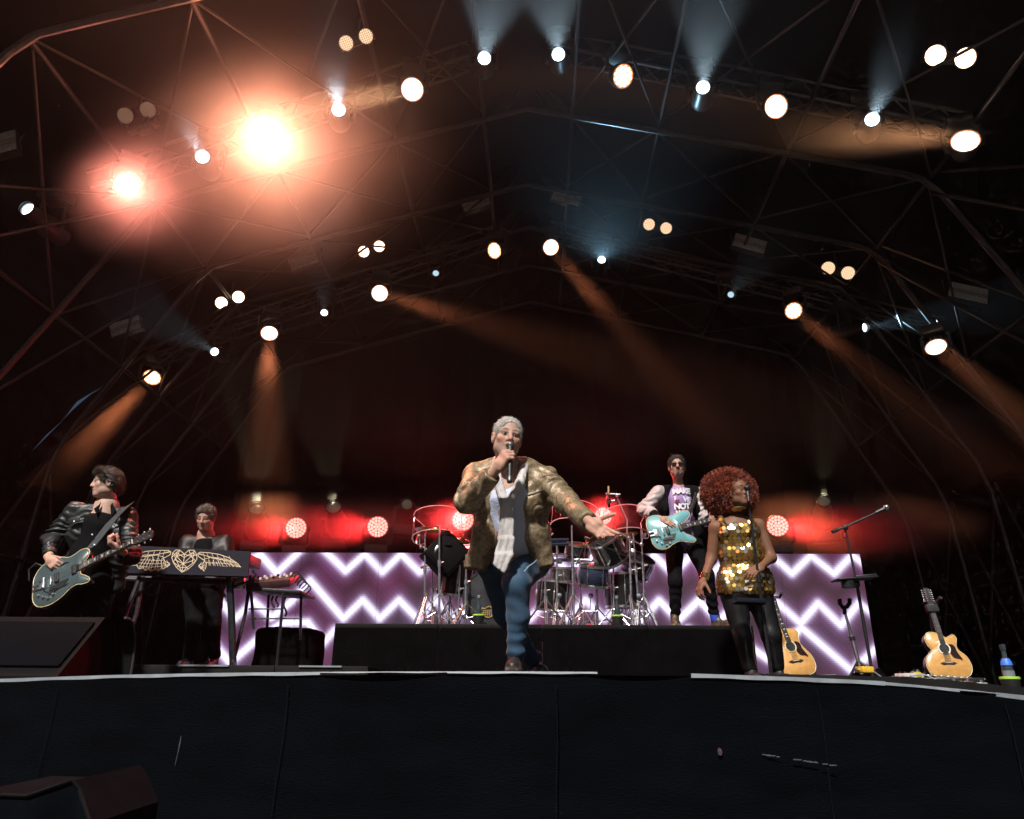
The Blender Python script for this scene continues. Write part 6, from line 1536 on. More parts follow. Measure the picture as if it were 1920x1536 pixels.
GS = 'chrome tripod stands of the drum kit'
def tripod(base, top, label, Y, spread=.26, hubf=.34, name='cymbal_stand', mat_=None, group=GS, cat='stand', rot0=.3, z=None, mid=.62):
    """base, top: pixel positions of the stand's foot centre and tip"""
    mat_ = mat_ or M_chrome; z = RZ if z is None else z
    b0 = at(*base, Y); b0.z = z; tp = at(*top, Y)
    t = thing(name, b0, label, cat, group); ax = tp - b0
    MB().tube([b0 + ax * .04, b0 + ax * mid], .0125, 10).build('lower_tube', mat_, t); MB().tube([b0 + ax * (mid - .03), tp], .0085, 8).build('upper_tube', mat_, t)
    MB().tube([b0 + ax * (mid - .035), b0 + ax * (mid + .03)], .019, 10).build('clutch', mat_, t)
    MB().tube([b0 + ax * mid, b0 + ax * mid + V(.05, -.01, .01)], .007, 6).build('wing_screw', mat_, t)
    hub = b0 + V(ax.x * .0, 0, 0) + V(0, 0, max(.22, ax.length * hubf)); low = b0 + V(0, 0, .10)
    MB().tube([hub - V(0, 0, .025), hub + V(0, 0, .02)], .022, 10).build('hub', mat_, t)
    for k in range(3):
        a = rot0 + k * 2 * math.pi / 3; f_ = b0 + V(math.cos(a) * spread, math.sin(a) * spread, .012)
        lg = MB()
        for dz in (-.009, .009): lg.tube([hub + V(-math.sin(a) * dz, math.cos(a) * dz, 0), f_ + V(-math.sin(a) * dz, math.cos(a) * dz, 0)], .0055, 6)
        L = lg.build('leg', mat_, t); MB().ball(f_, .016, 8).build('rubber_foot', M_rubber, L)
        MB().tube([low, hub.lerp(f_, .52)], .0055, 6).build('brace', mat_, t)
    return t, tp
def drum(c, ax, r, dep, m_shell, label, group, lugs=8, cat='drum', name='drum', n=32, lug_m=None):
    rot = frame_z(ax); c = Vector(c); t = thing(name, c, label, cat, group); lm = lug_m or M_chrome
    MB().lathe([(r * .97, -dep / 2), (r, -dep / 2 + .004), (r, dep / 2 - .004), (r * .97, dep / 2)], c, rot, n).build('shell', m_shell, t, ang=50)
    for s_ in (-1, 1):
        MB().lathe([(r * 1.0, s_ * dep / 2 - .012), (r * 1.05, s_ * dep / 2 - .012), (r * 1.05, s_ * dep / 2 + .012), (r * .98, s_ * dep / 2 + .012)], c, rot, n, False).build('hoop', lm, t)
        MB().lathe([(.001, s_ * (dep / 2 + .004)), (r * .985, s_ * (dep / 2 + .004))], c, rot, n, False).build('drum_head', M_headw, t)
    for k in range(lugs):
        a = 2 * math.pi * k / lugs; d = rot @ Vector((math.cos(a), math.sin(a), 0))
        L = MB().box(c + d * r * 1.03, (.020, .016, dep * .34), Matrix((d, rot.col[2].cross(d), rot.col[2])).transposed(), .005).build('lug', lm, t)
        MB().tube([c + d * r * 1.055 - rot.col[2] * dep * .55, c + d * r * 1.055 + rot.col[2] * dep * .55], .0035, 5).build('tension_rod', lm, L)
    return t
def cymbal(c, ax, r, label, m=None):
    t = thing('cymbal', c, label, 'cymbal', 'cymbals of the drum kit'); rot = frame_z(ax)
    MB().lathe([(r, -.014), (r * .6, -.004), (r * .24, .004), (r * .17, .020), (r * .05, .026), (.004, .026)], c, rot, 32, False).build('plate', m or M_cym, t)
    MB().tube([Vector(c) + rot.col[2] * .02, Vector(c) + rot.col[2] * .06], .008, 8).build('wing_nut', M_chrome, t)

GD = 'drums of the kit on the riser'
KY = 8.0
# bass drum facing the audience, crest on its head
bc = at(925, 1120, KY); bc.z = RZ + .31
t = drum(bc, (0, -1, .05), .295, .40, M_shell, 'black bass drum behind the leg of the front singer, small gold crest on its head', GD, 10, name='bass_drum', lug_m=M_blackmt)
cr = [(-.062, .045), (-.03, .035), (-.012, .05), (.02, .062), (.045, .035), (.066, .02), (.05, -.03), (.02, -.052), (-.03, -.045), (-.05, -.02), (-.066, .0)]
p = at(914, 1147, KY - .28)
rotx = Matrix.Rotation(R(90), 3, 'X'); p.y = bc.y - .222
MB().ribbon([p + V(x, -.004, z) for x, z in cr + cr[:1]], .009, (0, -1, 0), .004).build('crest', pmat('gold_print', (.50, .36, .12), .4, .4, .1, 20), t)
m = MB()
for i in range(5): m.ribbon([p + V(-.045 + i * .02, -.004, .02), p + V(-.04 + i * .02, -.004, -.035)], .005, (0, -1, 0), .003)
for i in range(3): m.ribbon([p + V(-.05, -.004, .015 - i * .02), p + V(.045, -.004, .025 - i * .02)], .005, (0, -1, 0), .003)
m.build('crest_lines', MATS['gold_print'], t)
for sg in (-1, 1): MB().tube([bc + V(sg * .27, .05, -.05), bc + V(sg * .38, -.1, -.30)], .009, 8).build('spur', M_chrome, t)
drum(at(1114, 1080, KY - .2), (.06, -.28, 1), .15, .20, M_shellb, 'blue-fronted tom with chrome lugs right of the front singer', GD, 6)
drum(at(1140, 1030, KY - .10), (-.45, -.55, .8), .17, .26, M_shell, 'black tom tilted up behind the outstretched hand', GD, 6)
drum(at(1056, 1078, KY + .05), (0, -.15, 1), .165, .14, M_silv, 'steel snare drum beside the knee of the front singer', GD, 8)
drum(at(1168, 1108, KY + .15), (.0, -.05, 1), .19, .34, M_shell, 'black floor tom at the right of the kit', GD, 8)
drum(at(862, 1085, KY + .1), (.1, -.1, 1), .19, .36, M_shell, 'black floor tom at the left of the kit', GD, 8)
drum(at(1083, 1035, KY + .15), (.1, -.35, 1), .13, .16, M_shell, 'small black tom under the right acrylic screen', GD, 6)
drum(at(880, 1040, KY + .1), (-.1, -.35, 1), .14, .16, M_shell, 'small black tom left of the front singer', GD, 6)
cymbal(at(1098, 1022, KY + .15), (.15, -.25, 1), .19, 'dark cymbal under the outstretched arm of the front singer')
cymbal(at(1046, 1040, KY - .05), (.0, -.1, 1), .17, 'hi-hat plate at the hip of the front singer', M_silv)
cymbal(at(838, 1021, KY - .25), (0, -.08, 1), .075, 'small silver plate on the left front stand', M_silv)
cymbal(at(1183, 1034, KY - .2), (0, -.12, 1), .10, 'small silver plate on the right front stand', M_silv)
# splash-cymbal stack standing on edge at the tip of the right boom
cymbal(at(1143, 940, KY + .05), (1, -.25, .08), .105, 'upright silver cymbal at the tip of the right stand', M_silv)
cymbal(at(1139, 941, KY + .06), (1, -.10, -.05), .10, 'second upright silver cymbal tight against the first', M_silv)

# stands
S_ = lambda *a, **k: tripod(*a, **k)
S_((797, 1166), (797, 1000), 'leftmost chrome stand of the drum kit', KY - .30, .21)
S_((824, 1166), (824, 985), 'chrome stand carrying the black speaker, left of the kit', KY - .38, .25, rot0=1.2)
S_((842, 1166), (846, 1010), 'chrome stand behind the left speaker', KY + .2, .20, rot0=.8)
S_((873, 1166), (874, 1040), 'wide-legged chrome stand left of the bass drum', KY - .33, .26, rot0=2.2)
S_((1023, 1166), (1022, 1066), 'chrome snare stand close to the right of the front singer', KY - .35, .27, hubf=.5, rot0=.55)
S_((1076, 1166), (1072, 985), 'chrome stand under the middle acrylic screen', KY - .25, .22, rot0=1.8)
S_((1090, 1166), (1088, 1040), 'chrome stand behind the blue-fronted tom', KY + .2, .22)
S_((1184, 1166), (1180, 1005), 'chrome stand in front of the black floor tom', KY - .3, .23, rot0=2.6)
S_((1200, 1166), (1187, 1000), 'tall chrome stand at the right edge of the kit', KY - .18, .2, rot0=.2)
S_((1210, 1166), (1202, 990), 'rightmost chrome stand of the drum kit', KY - .1, .18, rot0=1.2)
# boom with the upright cymbals
t, tp = tripod((1172, 1166), (1176, 975), 'chrome boom stand reaching to the upright cymbals', KY + .1, .22, rot0=1.0)
MB().tube([at(1176, 975, KY + .1), at(1158, 935, KY + .1)], .008, 8).build('boom', M_chrome, t); MB().tube([at(1136, 926, KY + .1), at(1163, 927, KY + .1)], .009, 8).build('tilter', M_chrome, t)
MB().ball(at(1157, 929, KY + .1), .022, 10).build('tilter_joint', M_chrome, t); MB().tube([at(1141, 912, KY + .05), at(1141, 925, KY + .05)], .010, 8).build('wooden_tip', pmat('pale_wood', (.45, .28, .14), .6, 0, .2, 20), t)
# clamp arms across stands
t = thing('clamp_arm', at(815, 1023, KY - .28), 'thin chrome clamp arm with knuckles across the left stands', 'clamp')
MB().tube([at(786, 1003, KY - .28), at(787, 1022, KY - .28), at(800, 1030, KY - .28), at(830, 1036, KY - .28), at(846, 1035, KY - .28)], .008, 8).build('rod', M_chrome, t)
for q in ((786, 1005), (790, 1026), (822, 1034)): MB().ball(at(*q, KY - .29), .02, 8).build('knuckle', M_chrome, t)
t = thing('clamp_arm', at(1195, 1015, KY - .2), 'chrome clamp arm with knuckles at the right edge of the kit', 'clamp')
MB().tube([at(1163, 1000, KY - .2), at(1180, 1010, KY - .2), at(1203, 1022, KY - .2), at(1206, 1000, KY - .2)], .008, 8).build('rod', M_chrome, t)
for q in ((1180, 1009), (1203, 1021), (1185, 1018)): MB().ball(at(*q, KY - .21), .022, 8).build('knuckle', M_chrome, t)
MB().box(at(1187, 1036, KY - .22), (.05, .04, .07), None, .008).build('clamp_block', M_chrome, t)
# microphone on a thin boom near the hand
t = thing('drum_microphone', at(1082, 1052, KY - .3), 'thin black boom with small drum microphone below the outstretched hand', 'microphone')
MB().tube([at(1103, 1012, KY - .3), at(1096, 1020, KY - .3), at(1086, 1045, KY - .3), at(1080, 1060, KY - .3)], .006, 6).build('boom', M_blackmt, t); MB().box(at(1101, 1010, KY - .3), (.06, .03, .03), Matrix.Rotation(R(30), 3, 'Y'), .008).build('capsule', M_black, t)
t = thing('drum_microphone', at(1160, 1035, KY - .3), 'long thin dark boom crossing the tilted black tom', 'microphone')
MB().tube([at(1120, 1020, KY - .3), at(1172, 1042, KY - .3), at(1184, 1046, KY - .3)], .006, 6).build('boom', M_blackmt, t); MB().tube([at(1117, 1019, KY - .3), at(1126, 1023, KY - .3)], .014, 8).build('capsule', M_black, t)
t = thing('drumstick_holder', at(1026, 1020, KY - .3), 'pair of grey tubes lying across the kit beside the jacket hem', 'stick bag')
for dy in (0, 8): MB().tube([at(1024, 1013 + dy, KY - .3), at(1066, 1012 + dy, KY - .25)], .017, 10).build('tube', M_shellb, t)
MB().tube([at(1028, 1010, KY - .3), at(1037, 1000, KY - .3)], .007, 6).build('stick_tip', MATS['pale_wood'], t)
# pedals and small hardware on the riser
for i, (px, lab) in enumerate(((1108, 'chrome double pedal under the blue-fronted tom'), (1048, 'chrome pedal beside the snare stand'), (1200, 'chrome pedal at the right edge of the kit'))):
    p = at(px, 1160, KY - .3); p.z = RZ; t = thing('drum_pedal', p, lab, 'pedal', 'pedals of the drum kit')
    MB().box(p + V(0, -.02, .03), (.085, .26, .008), Matrix.Rotation(R(14), 3, 'X'), .003).build('footboard', M_silv, t)
    for sg in (-1, 1): MB().tube([p + V(sg * .06, .12, .005), p + V(sg * .06, .12, .20)], .011, 8).build('post', M_chrome, t)
    MB().tube([p + V(-.08, .12, .19), p + V(.08, .12, .19)], .010, 8).build('shaft', M_chrome, t); MB().tube([p + V(0, .12, .19), p + V(.01, .07, .33)], .005, 6).build('beater_rod', M_chrome, t); MB().ball(p + V(.01, .07, .34), .026, 8).build('beater', M_white, t)
    MB().box(p + V(0, 0, .006), (.10, .30, .010), None, .003).build('base_plate', M_blackmt, t)

# acrylic screens: curved clear sheets on the stands, edges catching the red light
def acrylic(c, r, a0, a1, hgt, tilt, label, flare=0.):
    t = thing('acrylic_screen', c, label, 'drum screen', 'clear acrylic drum screens'); rot = Matrix.Rotation(tilt[0], 3, 'X') @ Matrix.Rotation(tilt[1], 3, 'Y'); c = Vector(c); n = 22; vs = []; fs = []
    rim = []
    for sgn, rr in ((0, r), (1, r - .006)):
        for i in range(n + 1):
            a = a0 + (a1 - a0) * i / n; e = min(i, n - i); cut = .05 * max(0, 1 - e / 3) ** 2 * hgt / .3
            for zz in (-hgt / 2 + cut, hgt / 2 - cut): vs.append(c + rot @ Vector((rr * (1 + flare * zz) * math.cos(a), rr * (1 + flare * zz) * math.sin(a), zz)))
    for i in range(n):
        k = 2 * i; q = 2 * (n + 1); fs += [(k, k + 2, k + 3, k + 1)]
    m = MB().add(vs[:2 * (n + 1)], fs); sheet = m.build('sheet', M_acr, t)
    loop = [vs[2 * i] for i in range(n + 1)] + [vs[2 * i + 1] for i in range(n, -1, -1)]
    MB().tube(loop, .0045, 6, closed=True).build('polished_edge', M_edge, sheet)
acrylic(at(826, 990, KY - .05), .30, R(130), R(325), .27, (R(-10), R(0)), 'curved clear drum screen lit red at the left of the kit')
acrylic(at(1078, 975, KY - .05), .26, R(170), R(372), .22, (R(-14), R(8)), 'curved clear drum screen lit red under the outstretched arm')
acrylic(at(1172, 986, KY - .05), .24, R(185), R(395), .27, (R(-14), R(-3)), 'curved clear drum screen lit red beside the turquoise guitar')

# black wedge speaker standing on a corner on its stand
t = thing('monitor_speaker', at(828, 1060, KY - .25), 'black wedge speaker turned on its corner at the left of the kit', 'speaker')
rot = Matrix.Rotation(R(20), 3, 'Z') @ Matrix.Rotation(R(42), 3, 'Y')
MB().box(at(834, 1040, KY - .15), (.36, .30, .36), rot, .012).build('cabinet', M_matte, t)
MB().box(at(834, 1040, KY - .15) + rot @ V(0, -.155, 0), (.31, .010, .31), rot, .006).build('grille', pmat('black_grille', (.005, .005, .006), .7, 0, .4, 220, spec=.1), t)
MB().tube([at(828, 1085, KY - .25), at(826, 1110, KY - .35)], [.05, .04], 10).build('pole_mount', M_black, t)
MB().box(at(816, 1032, KY - .34), (.03, .02, .11), Matrix.Rotation(R(35), 3, 'Y'), .004).build('silver_handle', M_chrome, t)
M_green = pmat('lime_green_ring', (.30, .55, .06), .5, 0, .1, 20)
M_btl = pmat('dark_bottle_glass', (.03, .045, .05), .12, 0, .2, 10, coat=.5)
def cup(px, py, Y, z, label, bottle=True, label_blue=False, r=.055):
    p = at(px, py, Y); p.z = z; t = thing('cup_holder', p, label, 'cup holder', 'black drink holders with lime rings')
    MB().lathe([(r * .85, 0), (r * .95, .01), (r, .115), (r * .94, .115), (r * .88, .012)], p, None, 24).build('cup', M_black, t); MB().lathe([(r * 1.0, .108), (r * 1.08, .112), (r * 1.08, .122), (r * .95, .126)], p, None, 24, False).build('ring', M_green, t)
    if bottle:
        b2 = thing('drink_bottle', p + V(0, 0, .014), ('blue-labelled bottle' if label_blue else 'slim dark bottle') + ' standing in the ' + label.split(' ', 1)[1], 'bottle', 'bottles in drink holders')
        MB().lathe([(.030, 0), (.032, .01), (.032, .15), (.026, .18), (.014, .215), (.012, .26), (.015, .262), (.015, .285)], p + V(0, 0, .016), None, 20).build('glass', M_btl, b2)
        MB().lathe([(.0155, .268), (.0165, .27), (.0165, .295), (.014, .297)], p + V(0, 0, .016), None, 16).build('cap', M_white if not label_blue else M_btl, b2)
        if label_blue:
            MB().lathe([(.0330, .175), (.0300, .195), (.020, .215)], p + V(0, 0, .016), None, 20, False).build('blue_collar', pmat('blue_label', (.04, .16, .62), .5, 0, .1, 20), b2)
            MB().lathe([(.0335, .105), (.0335, .145)], p + V(0, 0, .016), None, 20, False).build('white_label', M_white, b2)
cup(897, 1164, KY - .45, RZ, 'black holder with lime ring left of the bass drum')
cup(1158, 1164, KY - .45, RZ, 'black holder with lime ring right of the blue-fronted tom')
cup(1897, 1290, 4.85, floor_z(2.9), 'black holder with lime ring at the far right of the stage', True, True, .052)
cup(228, 1250, 6.75, PZ, 'black holder with lime ring under the keyboard on the left')

# more of the thicket: dark tom, cymbals and rack tubes
drum(at(1038, 1118, KY + .1), (.1, -.1, 1), .18, .30, M_shell, 'dark floor tom behind the snare stand right of the front singer', GD, 8)
drum(at(1196, 1062, KY + .1), (.35, -.5, .8), .15, .20, M_shell, 'black tom under the right acrylic screen at the edge of the kit', GD, 6)
drum(at(1004, 1040, KY + .25), (.0, -.45, .9), .15, .20, M_shell, 'black tom showing between jacket and outstretched arm', GD, 6)
cymbal(at(1163, 1004, KY + .05), (-.25, -.35, 1), .20, 'bronze cymbal tilted inside the right acrylic screen')
cymbal(at(818, 992, KY + .1), (.2, -.35, 1), .19, 'bronze cymbal inside the left acrylic screen')
cymbal(at(866, 1012, KY - .1), (.2, -.3, 1), .17, 'bronze cymbal at the elbow side of the front singer')
t = thing('rack_tube', at(1120, 1050, KY + .05), 'curved chrome rack tube across the right half of the kit', 'rack')
MB().tube(spline([at(1030, 1052, KY + .1), at(1075, 1050, KY), at(1130, 1052, KY - .1), at(1180, 1058, KY - .05), at(1205, 1068, KY + .1)], 5, False), .017, 10).build('tube', M_chrome, t)
for x_ in (1050, 1084, 1118, 1150, 1186): MB().box(at(x_, 1052, KY - .08), (.05, .06, .055), None, .01).build('clamp', M_chrome, t)
t = thing('rack_tube', at(840, 1068, KY + .05), 'chrome rack tube across the left half of the kit', 'rack')
MB().tube(spline([at(790, 1064, KY + .1), at(825, 1060, KY), at(870, 1060, KY - .05), at(905, 1066, KY)], 5, False), .017, 10).build('tube', M_chrome, t)
for x_ in (805, 842, 878): MB().box(at(x_, 1061, KY - .05), (.05, .06, .055), None, .01).build('clamp', M_chrome, t)
S_((812, 1166), (810, 1062), 'short chrome stand under the left rack tube', KY + .05, .2, rot0=.6)
S_((860, 1166), (862, 1060), 'chrome stand under the left rack tube beside the bass drum', KY - .15, .22, rot0=1.7)
S_((1045, 1166), (1044, 1020), 'chrome hi-hat stand at the hip of the front singer', KY - .12, .22, rot0=2.4)
S_((1120, 1166), (1118, 1052), 'chrome stand under the blue-fronted tom', KY + .02, .22, rot0=.1)
S_((1150, 1166), (1150, 1055), 'chrome stand behind the right drink holder', KY - .05, .22, rot0=1.5)
# ================================================================== KEYBOARD RIG
M_navy = pmat('dark_navy_panel', (.006, .0075, .014), .7, 0, .25, 3, .05, 60, spec=.12)
M_goldl = pmat('pale_gold_line', (.42, .33, .21), .55, .2, .1, 20)
TL, TR, BR_, BL = at(256, 1023, 6.78), at(469, 1034, 6.78), at(464, 1081, 6.70), at(222, 1074, 6.70)
TL = at(250, 1023, 6.78)
kb = thing('logo_board', (TL + BR_) / 2, 'dark navy keyboard front panel with a gold wire heart between two wings', 'panel')
nrm = (TR - TL).cross(BL - TL).normalized()
if nrm.y > 0: nrm = -nrm
vs = [TL, TR, BR_, BL]; MB().add(vs + [p - nrm * .03 for p in vs], [(0, 1, 2, 3), (7, 6, 5, 4), (0, 4, 5, 1), (1, 5, 6, 2), (2, 6, 7, 3), (3, 7, 4, 0)]).build('board', M_navy, kb, False)
# artwork measured in the crop (origin 190,1000, scale 4.683) and laid onto the panel's plane
def on_panel(u, v):
    px, py = 190 + u / 4.683, 1000 + v / 4.683; d = ray(px, py); k = (TL - CAM).dot(nrm) / d.dot(nrm); return CAM + d * k + nrm * .002
HEART = [(730, 185), (690, 150), (655, 148), (628, 175), (620, 215), (632, 255), (660, 300), (710, 345), (765, 315), (810, 275), (840, 230), (840, 190), (815, 152), (770, 150)]
heart_lines = [HEART + HEART[:1], [(660, 170), (730, 215), (800, 172), (840, 200)], [(620, 215), (660, 170), (690, 150)], [(660, 170), (665, 205), (720, 270), (790, 205), (800, 172)], [(665, 205), (632, 255)], [(790, 205), (830, 245)], [(720, 270), (710, 345)], [(720, 270), (660, 300)], [(720, 270), (765, 315)],
    [(730, 185), (730, 215), (720, 270)], [(665, 205), (690, 150)], [(790, 205), (770, 150)], [(650, 235), (720, 270), (810, 240)], [(632, 255), (690, 300), (710, 345)], [(830, 245), (750, 305), (710, 345)], [(690, 300), (750, 305)], [(628, 175), (665, 205), (730, 185), (790, 205), (840, 190)], [(645, 200), (700, 325)], [(815, 152), (800, 260)]]
M_artw = []
def ln(pts, w_=.0085): M_artw.append(([on_panel(*p) for p in pts], w_ * .62))
for L in heart_lines: ln(L)
def wing(F):
    top = [(155, 290), (215, 230), (300, 185), (400, 160), (500, 152), (590, 152), (612, 165), (605, 190), (560, 215), (540, 225), (560, 250), (600, 265), (598, 285)]
    tips = [(155, 290), (235, 292), (270, 285), (332, 315), (385, 330), (435, 335), (500, 337), (545, 318), (578, 300), (598, 285)]
    roots = [(240, 232), (300, 205), (340, 208), (390, 215), (430, 225), (465, 230), (500, 238), (525, 245), (545, 252), (560, 255)]
    ln([F(p) for p in top])
    # feather outlines along the lower edge
    for i in range(len(tips) - 1):
        a, b_ = tips[i], tips[i + 1]; r = roots[i]
        ln([F(a), F(((a[0] + r[0]) / 2 - 4, (a[1] + r[1]) / 2 - 2)), F(r)], .006)
        m_ = ((a[0] + b_[0]) / 2 + 6, (a[1] + b_[1]) / 2 - 26)
        ln([F(a), F((m_[0] + 10, m_[1] + 8)), F(m_)], .007); ln([F(m_), F(b_)], .007)
        ln([F(a), F(m_), F((r[0] + 30, r[1] - 12))], .005)
    # crossing contour lines
    ln([F((215, 230)), F((300, 205)), F((390, 192)), F((480, 190)), F((560, 215))], .006); ln([F((200, 265)), F((280, 240)), F((380, 235)), F((470, 240)), F((540, 240))], .006)
    ln([F((270, 265)), F((350, 262)), F((440, 270)), F((520, 268)), F((585, 275))], .006); ln([F((332, 290)), F((430, 300)), F((520, 292)), F((590, 282))], .006)
    for x in (300, 360, 420, 470, 520, 560): ln([F((x, 170 - (x - 300) * .05)), F((x - 20, 205)), F((x - 10, 240))], .005)
    for k in range(6): ln([F((600, 160 + k * 2)), F((460 - k * 40, 200 + k * 4))], .005)
wing(lambda p: p)
def mir(p):     # right wing: mirrored about the heart, following the panel's slant
    x, y = p; u = 848 + (612 - x) * .88; return (u, y + 15 + (u - 848) * .065)
wing(mir)
for pts, w_ in M_artw: MB().ribbon(pts, w_, nrm, .003).build('gold_line', M_goldl, kb, False)
# synth behind the panel
dep = V(0, .42, 0); c4 = [(TL + BL) / 2 + V(.02, .05, .02), (TR + BR_) / 2 + V(-.02, .05, .02)]
sy = thing('synthesizer', (c4[0] + c4[1]) / 2, 'black synthesizer lying behind the winged-heart panel', 'keyboard')
MB().box((c4[0] + c4[1]) / 2 + V(0, .20, .02), ((c4[1] - c4[0]).length * .96, .34, .10), None, .01).build('case', M_black, sy)
for k in range(28):
    x = c4[0].x + .08 + k * ((c4[1].x - c4[0].x) - .16) / 27; MB().box((x, c4[0].y + .29, (c4[0].z + c4[1].z) / 2 + .075), (.030, .13, .012), None, .002).build('white_key', M_pearl, sy)
# stand under it: two slanted legs at the left, a double column at the right, cross tray
ks = thing('keyboard_stand', (at(340, 1252, 6.9).x, 6.95, PZ), 'black folding stand under the winged-heart panel', 'stand')
def kt(nm, pts, r, m_=None): MB().tube([at(*p) for p in pts], r, 8).build(nm, m_ or M_blackmt, ks)
kt('front_leg', [(262, 1082, 6.78), (240, 1140, 6.70), (192, 1254, 6.56)], .022); kt('rear_leg', [(268, 1082, 7.1), (256, 1150, 7.05), (222, 1246, 6.95)], .020)
kt('strut', [(292, 1090, 6.95), (255, 1118, 6.90)], .010); kt('cross_rail', [(232, 1086, 6.95), (452, 1092, 6.95)], .022); kt('cross_rail', [(240, 1083, 7.15), (455, 1089, 7.15)], .020)
kt('column', [(430, 1082, 6.85), (434, 1150, 6.85), (437, 1250, 6.85)], .034); kt('rear_leg', [(470, 1080, 7.1), (460, 1150, 7.0), (440, 1232, 6.9)], .017); kt('strut', [(408, 1095, 6.9), (428, 1128, 6.86)], .012)
kt('foot', [(437, 1240, 6.85), (440, 1250, 6.7), (462, 1256, 6.66)], .018); kt('side_arm', [(432, 1105, 6.85), (445, 1096, 6.85), (470, 1090, 6.85), (480, 1078, 6.85), (474, 1070, 6.85)], .013)
kt('cable', [(438, 1240, 6.84), (430, 1224, 6.83), (436, 1216, 6.83)], .006, M_rubber)
MB().box(at(445, 1094, 6.9), (.14, .05, .10), None, .008).build('clamp_block', pmat('aluminium_block', (.45, .40, .36), .35, .8, .2, 20), ks)
# side table with devices
st = thing('side_table', (at(520, 1250, 7.0).x, 7.1, PZ), 'small black side table with thin legs beside the keyboard', 'table')
zt = at(515, 1108, 7.0).z
xl, xr = at(468, 1110, 7.0).x, at(566, 1110, 7.0).x
MB().box(((xl + xr) / 2, 7.2, zt), (xr - xl, .50, .03), Matrix.Rotation(R(3), 3, 'Y'), .006).build('top', M_black, st)
for px0, py0, Y0, px1, py1 in ((532, 1110, 6.95, 519, 1250), (565, 1118, 7.15, 563, 1200), (504, 1112, 7.4, 500, 1198), (470, 1100, 6.97, 476, 1180)):
    kp = at(px1, py1, Y0); MB().tube([at(px0, py0, Y0), V(kp.x, Y0, max(PZ, kp.z) if py1 < 1240 else PZ)], .014, 6).build('leg', M_blackmt, st)
for y_ in (1142, 1160): MB().tube([at(466, y_, 7.0), at(530 if y_ < 1150 else 562, y_, 7.0)], .007, 6).build('rail', M_blackmt, st)
dv = thing('control_surface', at(520, 1095, 7.05), 'sloping dark controller with tangled leads on the side table, lit red', 'controller')
rotc = Matrix.Rotation(R(18), 3, 'X') @ Matrix.Rotation(R(-6), 3, 'Y')
MB().box(at(512, 1092, 7.1), (.42, .30, .075), rotc, .01).build('case', pmat('dark_maroon_case', (.05, .02, .02), .4, 0, .3, 10), dv)
for i in range(12):
    q = at(512, 1092, 7.1) + rotc @ V(-.16 + (i % 6) * .064, -.06 + (i // 6) * .12, .045); MB().lathe([(.014, 0), (.012, .02), (.001, .021)], q, rotc, 10, False).build('knob', M_pearl if i % 3 else M_black, dv)
for i in range(5):
    q = at(545 + i * 4, 1083 + i * 5, 7.0); MB().tube(spline([q, q + V(.05, -.03, .05), q + V(.11, .0, .0), q + V(.06, .03, -.05)], 5, False), .006, 6).build('lead', M_rubber, dv)
for i, (x, y, L) in enumerate(((512, 1118, 26), (520, 1118, 20), (535, 1120, 36))):
    MB().tube(spline([at(x, y, 7.05), at(x - 3, y + L * .4, 7.03), at(x + 2, y + L * .8, 7.04), at(x - 1, y + L, 7.04)], 5, False), .010, 6).build('hanging_lead', M_rubber, dv)
# draped case
dc = thing('covered_amplifier', (at(540, 1255, 7.3).x, 7.4, PZ), 'amplifier under a lumpy black cover below the side table', 'covered case')
c_ = at(541, 1218, 7.45)
sdf_obj('cover', [rbox((c_.x, 7.5, c_.z - .02), (.30, .22, .215), .07), planecut((0, 0, PZ + .002), (0, 0, -1))], .014, M_cloth, dc, lambda P: .014 * vnoise(P * 8) + .006 * vnoise(P * 20))
# small dark canvas hanging below the platform rail (flight case) at far left
# ================================================================== MICROPHONE STANDS
ms = thing('microphone_stand', (at(1446, 1264, 5.72).x, 5.72, floor_z(1.9)), 'slim black microphone stand before the sequin-dress singer', 'microphone stand')
a, b_ = at(1403, 935, 5.60), at(1446, 1262, 5.72); b_.z = floor_z(b_.x) + .01
MB().tube([a, a.lerp(b_, .45)], .010, 8).build('upper_tube', M_blackmt, ms); MB().tube([a.lerp(b_, .43), b_], .0135, 8).build('lower_tube', M_blackmt, ms); MB().tube([a.lerp(b_, .42), a.lerp(b_, .47)], .018, 10).build('clutch', M_black, ms)
MB().lathe([(.14, 0), (.145, .006), (.13, .02), (.03, .03), (.02, .05)], b_, None, 28).build('round_base', M_blackmt, ms)
MB().tube([at(1404, 938, 5.60), at(1402, 928, 5.585), at(1401, 918, 5.575)], .013, 8).build('clip', M_black, ms)
mc = thing('microphone', at(1401, 918, 5.57), 'dark microphone at the lips of the sequin-dress singer', 'microphone')
MB().tube([at(1404, 940, 5.55), at(1402, 922, 5.57)], [.010, .016], 10).build('handle', M_black, mc); MB().ball(at(1401, 915, 5.575), .026, 12).build('grille', M_blackmt, mc)
ty = thing('tray', at(1404, 1131, 5.66), 'small dark tray clamped to the stand of the sequin-dress singer', 'tray')
MB().box(at(1404, 1131, 5.62), (.21, .15, .012), Matrix.Rotation(R(2), 3, 'Y'), .004).build('plate', M_navy, ty)
for s_ in (-1, 1): MB().box(at(1404, 1131, 5.62) + V(0, s_ * .075, .012), (.21, .008, .03), Matrix.Rotation(R(2), 3, 'Y'), .002).build('lip', M_navy, ty)
MB().tube([at(1427, 1130, 5.66), at(1432, 1130, 5.68)], .018, 8).build('clamp', M_black, ty)
